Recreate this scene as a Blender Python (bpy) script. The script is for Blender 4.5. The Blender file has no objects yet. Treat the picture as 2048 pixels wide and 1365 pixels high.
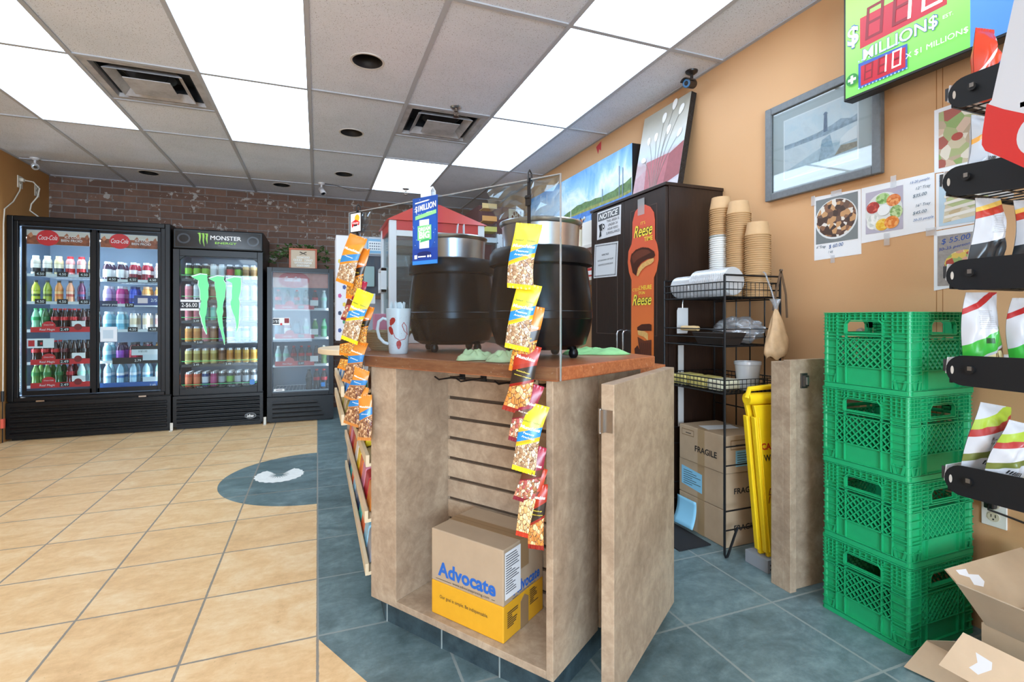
import bpy, math, random
from mathutils import Matrix, Vector
R = math.radians
PI = math.pi
random.seed(7)
scene = bpy.context.scene
COL = scene.collection
# ---------------------------------------------------------------- camera
CAMZ, FPX = 1.08, 1010.0
cam_d = bpy.data.cameras.new('camera')
cam = bpy.data.objects.new('camera', cam_d)
COL.objects.link(cam)
cam.location = (0, 0, CAMZ)
cam.rotation_euler = (R(90), 0, -math.atan2(.3594, .9332))
cam_d.sensor_fit = 'HORIZONTAL'
cam_d.sensor_width = 36
cam_d.lens = 36 * FPX / 2048
cam_d.shift_y = -45.5 / 2048
cam_d.clip_start = .02
scene.camera = cam
# ---------------------------------------------------------------- world, daylight, exposure
world = bpy.data.worlds.new('world')
scene.world = world
world.use_nodes = True
wb = world.node_tree.nodes['Background']
wb.inputs['Color'].default_value = (.80, .88, 1, 1)
wb.inputs['Strength'].default_value = 1.2
vs = scene.view_settings
vs.view_transform = 'Standard'
vs.look = 'None'
vs.gamma = 1
vs.use_curve_mapping = False
vs.exposure = 0.74
LAMP = 3.3            # radiance of the fluorescent panels
def area(name, loc, rot, sx, sy, power, col):
    d = bpy.data.lights.new(name, 'AREA')
    d.shape = 'RECTANGLE'
    d.size, d.size_y, d.energy, d.color = sx, sy, power, col
    o = bpy.data.objects.new(name, d)
    COL.objects.link(o)
    o.location, o.rotation_euler = loc, rot
    return o
area('shop_window_daylight', (-1.3, -4.8, 1.35), (R(108), 0, R(-12)), 2.2, 2.0, 260, (.62, .80, 1))
# ---------------------------------------------------------------- materials
def lin(h):
    h = h.lstrip('#')
    out = []
    for i in (0, 2, 4):
        c = int(h[i:i+2], 16) / 255
        out.append(c / 12.92 if c <= .04045 else ((c + .055) / 1.055) ** 2.4)
    return tuple(out) + (1,)
class NT:
    def __init__(s, name):
        s.m = bpy.data.materials.new(name)
        s.m.use_nodes = True
        s.t = s.m.node_tree
        s.b = s.t.nodes['Principled BSDF']
    def n(s, kind, **kw):
        x = s.t.nodes.new(kind)
        for k, v in kw.items():
            if k in x.inputs.keys(): s.put(x.inputs[k], v)
            else: setattr(x, k, v)
        return x
    def put(s, sock, v):
        if isinstance(v, bpy.types.NodeSocket): s.t.links.new(v, sock)
        else: sock.default_value = v
    def math(s, op, a, b=0., c=None):
        x = s.t.nodes.new('ShaderNodeMath')
        x.operation = op
        s.put(x.inputs[0], a); s.put(x.inputs[1], b)
        if c is not None: s.put(x.inputs[2], c)
        return x.outputs[0]
    def mix(s, f, a, b):
        x = s.t.nodes.new('ShaderNodeMix')
        x.data_type = 'RGBA'
        s.put(x.inputs[0], f)
        s.put(x.inputs[6], lin(a) if isinstance(a, str) else a)
        s.put(x.inputs[7], lin(b) if isinstance(b, str) else b)
        return x.outputs[2]
    def noise(s, scale, detail=4, rough=.6, vec=None, dist=0.):
        x = s.n('ShaderNodeTexNoise', Scale=scale, Detail=detail, Roughness=rough, Distortion=dist)
        if vec is not None: s.put(x.inputs['Vector'], vec)
        return x.outputs['Fac']
    def ramp(s, f, stops, const=False):
        x = s.t.nodes.new('ShaderNodeValToRGB')
        s.put(x.inputs[0], f)
        e = x.color_ramp.elements
        if const: x.color_ramp.interpolation = 'CONSTANT'
        while len(e) < len(stops): e.new(.5)
        for k, (p, c) in enumerate(stops):
            e[k].position = p
            e[k].color = lin(c) if isinstance(c, str) else c
        return x.outputs[0]
    def obj(s):
        return s.n('ShaderNodeTexCoord').outputs['Object']
    def pos(s):
        g = s.n('ShaderNodeNewGeometry')
        x = s.t.nodes.new('ShaderNodeSeparateXYZ')
        s.put(x.inputs[0], g.outputs['Position'])
        return x.outputs[0], x.outputs[1], x.outputs[2], g.outputs['Position']
    def set(s, col=None, rough=None, metal=None, spec=None, bump=None, bs=.3, bd=.002, trans=None, emit=None, es=0, alpha=None, coat=None):
        I = s.b.inputs
        if col is not None: s.put(I['Base Color'], lin(col) if isinstance(col, str) else col)
        if rough is not None: s.put(I['Roughness'], rough)
        if metal is not None: s.put(I['Metallic'], metal)
        if spec is not None: s.put(I['Specular IOR Level'], spec)
        if trans is not None: s.put(I['Transmission Weight'], trans)
        if alpha is not None: s.put(I['Alpha'], alpha)
        if coat is not None: s.put(I['Coat Weight'], coat)
        if emit is not None:
            s.put(I['Emission Color'], lin(emit) if isinstance(emit, str) else emit)
            s.put(I['Emission Strength'], es)
        if bump is not None:
            b = s.n('ShaderNodeBump', Strength=bs, Distance=bd, Height=bump)
            s.put(I['Normal'], b.outputs[0])
        return s.m
_mats = {}
def M(col, rough=.5, metal=0., spec=.5, var=0., vs_=30., bump=0., bsc=200., emit=0., name=None, coat=0.):
    """plain procedural material: colour with a little noise variation"""
    key = (col, rough, metal, spec, var, vs_, bump, bsc, emit, coat)
    if key in _mats: return _mats[key]
    t = NT(name or 'm_' + col.strip('#'))
    c = lin(col)
    if var:
        f = t.noise(vs_, vec=t.obj())
        d = tuple(max(0, q * (1 - var)) for q in c[:3]) + (1,)
        e = tuple(min(1, q * (1 + var)) for q in c[:3]) + (1,)
        t.set(col=t.ramp(f, [(.3, d), (.7, e)]))
    else: t.set(col=c)
    t.set(rough=rough, metal=metal, spec=spec, coat=coat)
    if bump: t.set(bump=t.noise(bsc, 2, .5, t.obj()), bs=bump, bd=.001)
    if emit: t.set(emit=c, es=emit)
    _mats[key] = t.m
    return t.m
def clear(name, tint, refl=.06, haze=0., hazecol='#ffffff', rough=.02, edge=.5):
    """thin clear sheet: transparent plus a facing-dependent mirror reflection and optional milky film"""
    if name in _mats: return _mats[name]
    t = NT(name)
    nodes = t.t.nodes
    out = nodes['Material Output']
    tr = t.n('ShaderNodeBsdfTransparent', Color=lin(tint))
    gl = t.n('ShaderNodeBsdfGlossy', Roughness=rough)
    lw = t.n('ShaderNodeLayerWeight', Blend=.25)
    f = t.math('MULTIPLY_ADD', lw.outputs['Facing'], edge * .5, refl)
    base = tr.outputs[0]
    if haze:
        df = t.n('ShaderNodeBsdfDiffuse', Color=lin(hazecol))
        m1 = t.n('ShaderNodeMixShader')
        t.put(m1.inputs[0], haze)
        t.t.links.new(tr.outputs[0], m1.inputs[1]); t.t.links.new(df.outputs[0], m1.inputs[2])
        base = m1.outputs[0]
    m2 = t.n('ShaderNodeMixShader')
    t.put(m2.inputs[0], f)
    t.t.links.new(base, m2.inputs[1]); t.t.links.new(gl.outputs[0], m2.inputs[2])
    t.t.links.new(m2.outputs[0], out.inputs[0])
    nodes.remove(t.b)
    _mats[name] = t.m
    return t.m
# ---------------------------------------------------------------- mesh builder
_txt = {}
def text_mesh(s, bold, shear):
    key = (s, bold, shear)
    if key not in _txt:
        c = bpy.data.curves.new('t', 'FONT')
        c.body = s
        c.size = 1
        c.offset = bold
        c.shear = shear
        c.resolution_u = 3
        c.fill_mode = 'FRONT'
        o = bpy.data.objects.new('t', c)
        me = bpy.data.meshes.new_from_object(o)
        vv = [(v.co.x, v.co.y) for v in me.vertices]
        ff = [tuple(p.vertices) for p in me.polygons]
        bpy.data.objects.remove(o); bpy.data.curves.remove(c); bpy.data.meshes.remove(me)
        x0 = min((v[0] for v in vv), default=0); x1 = max((v[0] for v in vv), default=0)
        y0 = min((v[1] for v in vv), default=0); y1 = max((v[1] for v in vv), default=0)
        _txt[key] = (vv, ff, x0, x1, y0, y1)
    return _txt[key]
EPS = .0004
class B:
    def __init__(s):
        s.v, s.f, s.mi, s.mats, s.m, s.uv, s.T = [], [], [], [], 0, None, None
        s.map = None; s.lay = 0
    def mat(s, m):
        if m not in s.mats: s.mats.append(m)
        s.m = s.mats.index(m)
        return s
    def add(s, vs, fs):
        b = len(s.v)
        if s.T is not None: vs = [s.T @ Vector(v) for v in vs]
        s.v += [tuple(v) for v in vs]
        s.f += [tuple(b + i for i in f) for f in fs]
        s.mi += [s.m] * len(fs)
        return s
    def box(s, x0, x1, y0, y1, z0, z1):
        return s.add([(x0,y0,z0),(x1,y0,z0),(x1,y1,z0),(x0,y1,z0),(x0,y0,z1),(x1,y0,z1),(x1,y1,z1),(x0,y1,z1)],
                     [(3,2,1,0),(4,5,6,7),(0,1,5,4),(1,2,6,5),(2,3,7,6),(3,0,4,7)])
    def bar(s, p, q, w, d, up=(0,0,1)):
        p, q = Vector(p), Vector(q)
        a = (q - p).normalized()
        u = Vector(up)
        if abs(a.dot(u)) > .98: u = Vector((0,1,0))
        b = a.cross(u).normalized(); c = b.cross(a)
        vs = [e + b * (i * w / 2) + c * (j * d / 2) for e in (p, q) for i, j in ((-1,-1),(1,-1),(1,1),(-1,1))]
        return s.add(vs, [(3,2,1,0),(4,5,6,7),(0,1,5,4),(1,2,6,5),(2,3,7,6),(3,0,4,7)])
    def tube(s, pts, r, n=8, closed=False):
        pts = [Vector(p) for p in pts]
        k = len(pts)
        rr = r if isinstance(r, (list, tuple)) else [r] * k
        vs, fs, prev = [], [], None
        for i, p in enumerate(pts):
            if closed: d = pts[(i+1) % k] - pts[i-1]
            else: d = pts[min(i+1, k-1)] - pts[max(i-1, 0)]
            d.normalize()
            if prev is None:
                u = Vector((0,0,1)) if abs(d.z) < .9 else Vector((1,0,0))
                b = d.cross(u).normalized()
            else:
                b = prev - d * prev.dot(d); b.normalize()
            prev = b
            c = d.cross(b)
            vs += [p + (b * math.cos(2*PI*j/n) + c * math.sin(2*PI*j/n)) * rr[i] for j in range(n)]
        m = k if closed else k - 1
        for i in range(m):
            i2 = (i + 1) % k
            fs += [(i*n+j, i*n+(j+1) % n, i2*n+(j+1) % n, i2*n+j) for j in range(n)]
        if not closed:
            fs.append(tuple(range(n))[::-1]); fs.append(tuple((k-1)*n + j for j in range(n)))
        return s.add(vs, fs)
    def cyl(s, p, q, r0, r1=None, n=24):
        return s.tube([p, q], [r0, r0 if r1 is None else r1], n)
    def lathe(s, prof, n=32, c=(0,0,0), mats=None, squash=1., cap=True):
        """prof: (r, z) from the bottom up; mats: one material per band"""
        vs = []
        for r, z in prof:
            vs += [(c[0] + r*math.cos(2*PI*j/n), c[1] + squash*r*math.sin(2*PI*j/n), c[2] + z) for j in range(n)]
        b = len(s.v)
        if s.T is not None: vs = [tuple(s.T @ Vector(v)) for v in vs]
        s.v += vs
        for i in range(len(prof) - 1):
            if mats: s.mat(mats[i])
            s.f += [(b+i*n+j, b+i*n+(j+1) % n, b+(i+1)*n+(j+1) % n, b+(i+1)*n+j) for j in range(n)]
            s.mi += [s.m] * n
        if cap and prof[0][0] > 1e-5:
            if mats: s.mat(mats[0])
            s.f.append(tuple(b + j for j in range(n))[::-1]); s.mi.append(s.m)
        if cap and prof[-1][0] > 1e-5:
            if mats: s.mat(mats[-1])
            s.f.append(tuple(b + (len(prof)-1)*n + j for j in range(n))); s.mi.append(s.m)
        return s
    def prism(s, poly, z0, z1, fn=None):
        """poly in a plane, extruded from z0 to z1; fn maps (u, v, w) to a point"""
        fn = fn or (lambda u, v, w: (u, v, w))
        ar = sum(poly[i-1][0]*poly[i][1] - poly[i][0]*poly[i-1][1] for i in range(len(poly)))
        if ar < 0: poly = poly[::-1]
        n = len(poly)
        vs = [fn(u, v, z0) for u, v in poly] + [fn(u, v, z1) for u, v in poly]
        return s.add(vs, [tuple(range(n))[::-1], tuple(range(n, 2*n))] + [(i, (i+1) % n, n+(i+1) % n, n+i) for i in range(n)])
    def grid(s, fn, nu, nv, wrap=False):
        vs = [fn(i / nu, j / nv) for j in range(nv + 1) for i in range(nu + 1)]
        k = nu + 1
        return s.add(vs, [(j*k+i, j*k+i+1, (j+1)*k+i+1, (j+1)*k+i) for j in range(nv) for i in range(nu)])
    # ---- flat print on a plane (or any surface fn(u, v, w))
    def plane(s, o, U, V, lift=EPS):
        o, U, V = Vector(o), Vector(U).normalized(), Vector(V).normalized()
        N = U.cross(V)
        s.map = lambda u, v, w: o + U*u + V*v + N*w
        s.lay = lift
        return s
    def poly(s, pts, m):
        s.mat(m)
        s.add([s.map(u, v, s.lay) for u, v in pts], [tuple(range(len(pts)))])
        s.lay += EPS * .5
        return s
    def rect(s, u0, u1, v0, v1, m):
        return s.poly([(u0,v0),(u1,v0),(u1,v1),(u0,v1)], m)
    def ell(s, cu, cv, ru, rv, m, n=28, a0=0., a1=360.):
        return s.poly([(cu + ru*math.cos(R(a0 + (a1-a0)*k/n)), cv + rv*math.sin(R(a0 + (a1-a0)*k/n))) for k in range(n if a1-a0 >= 360 else n+1)], m)
    def line(s, pts, w, m):
        for (a, b), (c, d) in zip(pts, pts[1:]):
            l = math.hypot(c-a, d-b) or 1
            x, y = -(d-b)/l*w/2, (c-a)/l*w/2
            s.poly([(a+x,b+y),(a-x,b-y),(c-x,d-y),(c+x,d+y)], m)
            s.lay -= EPS * .5
        s.lay += EPS * .5
        return s
    def txt(s, t, u, v, size, m, al='c', bold=0., shear=0., rot=0., width=None):
        """u, v: anchor on the vertical middle; size: full ink height; width: squeeze to that width"""
        vv, ff, x0, x1, y0, y1 = text_mesh(t, bold, shear)
        if not vv: return s
        k = size / max(y1 - y0, 1e-6)
        kx = width / (x1 - x0) if width else k
        off = {'c': (x0+x1)/2, 'l': x0, 'r': x1}[al]
        ca, sa = math.cos(R(rot)), math.sin(R(rot))
        s.mat(m)
        pts = []
        for x, y in vv:
            a, b = (x - off) * kx, (y - (y0+y1)/2) * k
            pts.append(s.map(u + a*ca - b*sa, v + a*sa + b*ca, s.lay))
        s.add(pts, ff)
        s.lay += EPS * .5
        return s
    def build(s, name, m=None, parent=None, local=False, bevel=0., smooth=35, sub=0, solid=0.):
        me = bpy.data.meshes.new(name)
        vs = s.v
        if parent is not None and not local:
            inv = Matrix(parent['_m']).inverted() if False else mat_of(parent).inverted()
            vs = [tuple(inv @ Vector(v)) for v in vs]
        me.from_pydata(vs, [], s.f)
        for k in (s.mats or [m]): me.materials.append(k)
        if s.mats: me.polygons.foreach_set('material_index', s.mi)
        if s.uv:
            l = me.uv_layers.new(name='UVMap')
            for lp in me.loops: l.data[lp.index].uv = s.uv[lp.vertex_index]
        me.update()
        if smooth:
            me.polygons.foreach_set('use_smooth', [True] * len(me.polygons))
            me.set_sharp_from_angle(angle=R(smooth))
        o = bpy.data.objects.new(name, me)
        COL.objects.link(o)
        if parent is not None: o.parent = parent
        if bevel:
            b = o.modifiers.new('bevel', 'BEVEL')
            b.width, b.segments, b.limit_method, b.angle_limit = bevel, 2, 'ANGLE', R(40)
        if sub:
            b = o.modifiers.new('sub', 'SUBSURF'); b.levels = b.render_levels = sub
        if solid:
            b = o.modifiers.new('solid', 'SOLIDIFY'); b.thickness = solid; b.offset = 0
        return o
def mat_of(o):
    m = Matrix.Translation(o.location) @ o.rotation_euler.to_matrix().to_4x4()
    return mat_of(o.parent) @ m if o.parent else m
def tag(o, label=None, cat=None, group=None, kind=None):
    if label: o['label'] = label
    if cat: o['category'] = cat
    if group: o['group'] = group
    if kind: o['kind'] = kind
    return o
def thing(name, label, cat, loc=(0,0,0), rz=0., group=None, rx=0., ry=0.):
    o = bpy.data.objects.new(name, None)
    COL.objects.link(o)
    o.location = loc
    o.rotation_euler = (R(rx), R(ry), R(rz))
    o.empty_display_size = .05
    return tag(o, label, cat, group)
def struct(name, b, m=None, **kw):
    o = b.build(name, m, **kw)
    o['kind'] = 'structure'
    return o
def copy_tree(o, parent=None):
    c = o.copy()
    COL.objects.link(c)
    if parent is not None: c.parent = parent
    for ch in [x for x in o.children]: copy_tree(ch, c)
    return c
def ray(px, py):
    """direction from the camera's place for a point of the 2048 x 1365 photograph"""
    u, v = (px - 1024) / FPX, (637 - py) / FPX
    return Vector((.3594 + .9332*u, .9332 - .3594*u, v))
def on(px, py, X=None, Y=None, Z=None, p=None, n=None):
    """where that sight line meets a plane of the room"""
    d = ray(px, py)
    if X is not None: k = X / d.x
    elif Y is not None: k = Y / d.y
    elif Z is not None: k = (Z - CAMZ) / d.z
    else: k = (Vector(p) - Vector((0,0,CAMZ))).dot(Vector(n)) / d.dot(Vector(n))
    return Vector((0,0,CAMZ)) + d * k
ORD = ['first','second','third','fourth','fifth','sixth','seventh','eighth','ninth','tenth','eleventh','twelfth','thirteenth',
       'fourteenth','fifteenth','sixteenth','seventeenth','eighteenth','nineteenth','twentieth']
TENS = {20:'twenty',30:'thirty',40:'forty'}
def ordn(i):
    if i < 20: return ORD[i]
    t = (i + 1) // 10 * 10
    return {20:'twentieth',30:'thirtieth',40:'fortieth'}[t] if i + 1 == t else TENS[t] + '-' + ORD[i - t]
WHITE = M('#f2f2f0', .5)
BLACK = M('#141416', .45)
INK = M('#1a1a1c', .7)
STEEL = M('#c9c9cc', .28, 1., var=.05)
CHROME = M('#d5d6d8', .18, 1.)
# ================================================================ THE SETTING
XL, XR, YB, YF, CZ = -2.55, 2.15, 6.49, -5.0, 2.54
G, GX, GY = .403, 0.0, 1.032
# ---- floor: 40 cm tiles, orange with a teal field and a half disc
t = NT('floor_tiles')
x, y, z, P = t.pos()
def edge(a, off):
    f = t.math('FRACT', t.math('DIVIDE', t.math('SUBTRACT', a, off), G))
    return t.math('MULTIPLY', t.math('MINIMUM', f, t.math('SUBTRACT', 1., f)), G)
wob = t.math('MULTIPLY', t.math('SUBTRACT', t.noise(60., 3, .6, P), .5), .004)
dist = t.math('ADD', t.math('MINIMUM', edge(x, GX), edge(y, GY)), wob)
grout = t.math('LESS_THAN', dist, .0042)
field = t.math('MULTIPLY', t.math('GREATER_THAN', x, 0.), t.math('GREATER_THAN', t.math('ADD', y, t.math('MULTIPLY', x, 1.978)), 1.825))
dy = t.math('SUBTRACT', y, 3.75)
disc = t.math('LESS_THAN', t.math('ADD', t.math('MULTIPLY', x, x), t.math('MULTIPLY', dy, dy)), .36)
teal = t.math('MAXIMUM', field, disc)
mp = t.n('ShaderNodeMapping', Vector=P, Scale=(1., 1.7, 1.))
n1 = t.noise(5., 8, .68, mp.outputs[0], .6)
n2 = t.noise(28., 6, .7, P)
nn = t.math('MULTIPLY_ADD', n2, .35, t.math('MULTIPLY', n1, .65))
vo = t.n('ShaderNodeTexWhiteNoise', noise_dimensions='2D')
cell = t.n('ShaderNodeCombineXYZ')
t.put(cell.inputs[0], t.math('FLOOR', t.math('DIVIDE', x, G))); t.put(cell.inputs[1], t.math('FLOOR', t.math('DIVIDE', t.math('SUBTRACT', y, GY), G)))
t.put(vo.inputs['Vector'], cell.outputs[0])
nn = t.math('ADD', nn, t.math('MULTIPLY', t.math('SUBTRACT', vo.outputs['Value'], .5), .07))
ora = t.ramp(nn, [(.34, '#d0a878'), (.47, '#e0ba88'), (.58, '#e8c99c'), (.72, '#f0dcb8')])
tea = t.ramp(nn, [(.33, '#485a5c'), (.5, '#63777a'), (.62, '#798e90'), (.75, '#9cacac')])
c = t.mix(teal, ora, tea)
pits = t.math('GREATER_THAN', t.noise(95., 2, .5, P), .73)
c = t.mix(t.math('MULTIPLY', pits, .35), c, '#8a6a44')
c = t.mix(grout, c, t.mix(field, '#8d857a', '#8b9390'))
t.set(col=c, rough=t.math('MULTIPLY_ADD', n2, .25, .3), spec=.4, bump=t.math('MULTIPLY_ADD', grout, -1., t.math('MULTIPLY', n2, .3)), bs=.35, bd=.002)
FLOOR = t.m
b = B().mat(FLOOR)
b.add([(XL,YF,0),(XR,YF,0),(XR,YB,0),(XL,YB,0)], [(0,1,2,3)])
b.mat(M('#e9ebe6', .5, var=.06, name='white_tile'))
rim = [(a, 1. + .03*math.sin(a*.9)) for a in range(125, 420, 5)]
inn = [.30 + .16*math.sin(k*1.9) + (.12 if k in (0, 1, len(rim)-2, len(rim)-1) else 0) for k in range(len(rim))]
pol = lambda a, r: (-.245 + .155*r*math.cos(R(a)), 3.85 + .165*r*math.sin(R(a)) - .03, .0006)
for k in range(len(rim) - 1):
    (a0, r0), (a1, r1) = rim[k], rim[k+1]
    b.add([pol(a0, r0), pol(a1, r1), pol(a1, inn[k+1]), pol(a0, inn[k])], [(0,1,2,3)])
struct('floor', b, smooth=0)
# ---- walls
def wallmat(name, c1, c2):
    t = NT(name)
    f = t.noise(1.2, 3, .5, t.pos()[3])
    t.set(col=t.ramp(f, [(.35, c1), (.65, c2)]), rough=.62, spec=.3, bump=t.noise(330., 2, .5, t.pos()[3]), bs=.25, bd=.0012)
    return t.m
OWALL = wallmat('orange_paint', '#d3a577', '#d7aa7e')
struct('wall_right', B().box(XR, XR+.1, YF-.1, YB+.1, 0, CZ+.1), OWALL, smooth=0)
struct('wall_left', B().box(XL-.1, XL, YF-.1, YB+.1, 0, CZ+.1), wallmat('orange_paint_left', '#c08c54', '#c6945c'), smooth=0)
t = NT('brick_veneer')
x, y, z, P = t.pos()
cv = t.n('ShaderNodeCombineXYZ')
wv = t.noise(9., 2, .5, P)
t.put(cv.inputs[0], t.math('MULTIPLY_ADD', wv, .012, x)); t.put(cv.inputs[1], t.math('MULTIPLY_ADD', wv, .014, z))
br = t.n('ShaderNodeTexBrick', Vector=cv.outputs[0], Scale=1., offset=.5)
for k, v in (('Mortar Size', .0062), ('Brick Width', .212), ('Row Height', .0725), ('Mortar Smooth', .25), ('Bias', 0.)): br.inputs[k].default_value = v
br.inputs['Color1'].default_value = lin('#76584a'); br.inputs['Color2'].default_value = lin('#96705c'); br.inputs['Mortar'].default_value = lin('#968c86')
n1 = t.noise(14., 6, .7, P)
bc = t.mix(t.math('MULTIPLY', n1, .75), br.outputs['Color'], '#544843')
eff = t.math('GREATER_THAN', t.math('MULTIPLY', t.noise(24., 4, .7, P), t.noise(6., 2, .5, P)), .36)
bc = t.mix(t.math('MULTIPLY', eff, .6), bc, '#c9c4bd')
t.set(col=bc, rough=.85, spec=.25, bump=t.math('MULTIPLY_ADD', br.outputs['Fac'], -1., t.math('MULTIPLY', n1, .4)), bs=.6, bd=.006)
struct('wall_back', B().box(XL, XR, YB, YB+.1, 0, CZ+.1), t.m, smooth=0)
# shop front behind the camera: two big panes and a glazed door between piers
FR = M('#3a3c40', .4)
b = B().mat(M('#d9d5cc', .7))
b.box(XL, XR, YF-.1, YF, 0, .35); b.box(XL, XR, YF-.1, YF, 2.4, CZ+.1); b.box(XL, XL+.35, YF-.1, YF, .35, 2.4); b.box(XR-.35, XR, YF-.1, YF, .35, 2.4)
struct('wall_front', b, smooth=0)
for k, (a, e) in enumerate(((XL+.35, -.2), (-.2, XR-.35))):
    b = B().mat(FR)
    for q in ((a, a+.05, .35, 2.4), (e-.05, e, .35, 2.4), (a, e, .35, .4), (a, e, 2.35, 2.4)): b.box(q[0], q[1], YF-.08, YF-.02, q[2], q[3])
    b.mat(clear('shop_glass', '#f4fbfa', .05)).box(a+.05, e-.05, YF-.053, YF-.047, .4, 2.35)
    struct('window_%d' % (k+1), b, smooth=0)
# ---- ceiling of 60 x 120 cm tiles in a lay-in grid
t = NT('ceiling_tile')
P = t.pos()[3]
vs1 = t.n('ShaderNodeTexVoronoi', Vector=P, Scale=75.)
vs2 = t.n('ShaderNodeTexVoronoi', Vector=P, Scale=170.)
sp = t.math('MAXIMUM', t.math('LESS_THAN', vs1.outputs['Distance'], .17), t.math('LESS_THAN', vs2.outputs['Distance'], .2))
st = t.noise(3., 4, .6, P)
cc = t.ramp(st, [(.3, '#dee6f2'), (.6, '#e8eefa')])
cc = t.mix(t.math('MULTIPLY', sp, .62), cc, '#6a666c')
t.set(col=cc, rough=.9, spec=.1, bump=t.noise(300., 2, .6, P), bs=.5, bd=.002)
TILE = t.m
GXS = [XL, -1.88, -1.27, -.66, -.05, .56, 1.17, 1.78, XR]
GYS = [YF, -3.86, -2.64, -1.42, -.2, 1.02, 2.24, 3.46, 4.68, 5.9, YB]
LIGHTS = [(1,6),(1,7),(3,6),(3,7),(6,7),(6,6),(6,5),(5,8),(3,4),(1,4),(6,3),(3,3),(1,3),(6,2),(1,1),(3,1)]  # entries missing from lab are unseen panels, added to brighten the room
VENTS = [(2,7),(5,7)]
POTS = {(4,6):(.265,2.97),(4,7):(.25,4.16),(4,8):(.25,5.38),(3,9):(-.366,6.06),(1,9):(-1.58,6.04)}
b = B().mat(TILE)
for i in range(8):
    for j in range(10):
        x0, x1, y0, y1 = GXS[i], GXS[i+1], GYS[j], GYS[j+1]
        if (i, j) in LIGHTS: continue
        if (i, j) in VENTS: y0 += .61
        if (i, j) in POTS:
            px, py = POTS[(i, j)]
            n = 32
            ci = [(px + .085*math.cos(2*PI*k/n), py + .085*math.sin(2*PI*k/n), CZ) for k in range(n)]
            ou = []
            for k in range(n):
                dx, dy = math.cos(2*PI*k/n), math.sin(2*PI*k/n)
                s = min((x1-px)/dx if dx > 1e-6 else (x0-px)/dx if dx < -1e-6 else 9, (y1-py)/dy if dy > 1e-6 else (y0-py)/dy if dy < -1e-6 else 9)
                ou.append((px + dx*s, py + dy*s, CZ))
            b.add(ci + ou, [(k, (k+1) % n, n+(k+1) % n, n+k) for k in range(n)])
            for cx_, cy_ in ((x0,y0),(x1,y0),(x1,y1),(x0,y1)):   # fill the corners
                an = math.atan2(cy_-py, cx_-px) % (2*PI)
                k = int(an / (2*PI/n))
                b.add([ou[k], (cx_, cy_, CZ), ou[(k+1) % n]], [(0,1,2)])
        else: b.add([(x0,y0,CZ),(x0,y1,CZ),(x1,y1,CZ),(x1,y0,CZ)], [(0,1,2,3)])
b.mat(M('#8a8a8c', .9)).box(XL, XR, YF, YB, CZ+.22, CZ+.25)
struct('ceiling', b, smooth=0)
b = B()
w = .0125
for xx in GXS[1:-1]: b.box(xx-w, xx+w, YF, YB, CZ-.008, CZ+.004)
for i in range(8):
    for yy in GYS[1:-1]: b.box(GXS[i]+w, GXS[i+1]-w, yy-w, yy+w, CZ-.007, CZ+.003)
for i, j in VENTS: b.box(GXS[i]+w, GXS[i+1]-w, GYS[j]+.61-w, GYS[j]+.61+w, CZ-.007, CZ+.003)
b.box(XL, XL+.02, YF, YB, CZ-.006, CZ+.002).box(XR-.02, XR, YF, YB, CZ-.006, CZ+.002).box(XL, XR, YB-.02, YB, CZ-.006, CZ+.002)
struct('trim_1', b, M('#b8bcc4', .55, name='grid_bar'), smooth=0)
b = B()
for yy in (1.166, 1.186): b.box(XR-.0004, XR, yy-.0012, yy+.0012, 0, CZ)
struct('trim_2', b, M('#a06c3c', .7), smooth=0)
# ---- fluorescent panels
t = NT('prismatic_diffuser')
x, y, z, P = t.pos()
bulb = t.math('MULTIPLY', t.math('SINE', t.math('MULTIPLY', t.math('ADD', x, .05), 2*PI/.2033)), .06)
pr = t.math('MULTIPLY', t.math('SUBTRACT', t.noise(160., 1, .5, P), .5), .12)
t.set(col='#f4f6f4', rough=.5, emit=(.66, .82, 1., 1), es=t.math('MULTIPLY', t.math('ADD', t.math('ADD', bulb, pr), 1.), LAMP))
DIFF = t.m
lab = {(1,6):'nearest fluorescent ceiling panel of the row above the two-door cooler', (1,7):'fluorescent ceiling panel beside the vent over the two-door cooler',
       (3,6):'fluorescent ceiling panel beside the nearest round recess, in the middle row', (3,7):'farther fluorescent ceiling panel of the middle row, between vent and round recess',
       (6,5):'fluorescent ceiling panel nearest the lit lottery sign', (6,6):'long fluorescent ceiling panel nearest the black bullet camera',
       (6,7):'fluorescent ceiling panel beyond the sprinkler, next to the orange wall', (5,8):'farthest and smallest fluorescent ceiling panel, near the brick wall'}
for i, j in LIGHTS:
    x0, x1, y0, y1 = GXS[i]+w, GXS[i+1]-w, GYS[j]+w, GYS[j+1]-w
    L = thing('ceiling_light', lab.get((i,j), 'fluorescent ceiling panel over the shop window side, behind the viewer'), 'ceiling light', ((x0+x1)/2, (y0+y1)/2, CZ), group='fluorescent ceiling panels')
    if (i,j) not in lab: L['group'] = 'added fluorescent panels behind the viewer'
    b = B()
    b.box(x0-.01, x1+.01, y0-.01, y0, CZ, CZ+.1).box(x0-.01, x1+.01, y1, y1+.01, CZ, CZ+.1).box(x0-.01, x0, y0, y1, CZ, CZ+.1).box(x1, x1+.01, y0, y1, CZ, CZ+.1).box(x0-.01, x1+.01, y0-.01, y1+.01, CZ+.1, CZ+.105)
    b.build('housing', WHITE, L, smooth=0)
    B().box(x0, x1, y0, y1, CZ+.001, CZ+.006).build('diffuser', DIFF, L, smooth=0)
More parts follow.
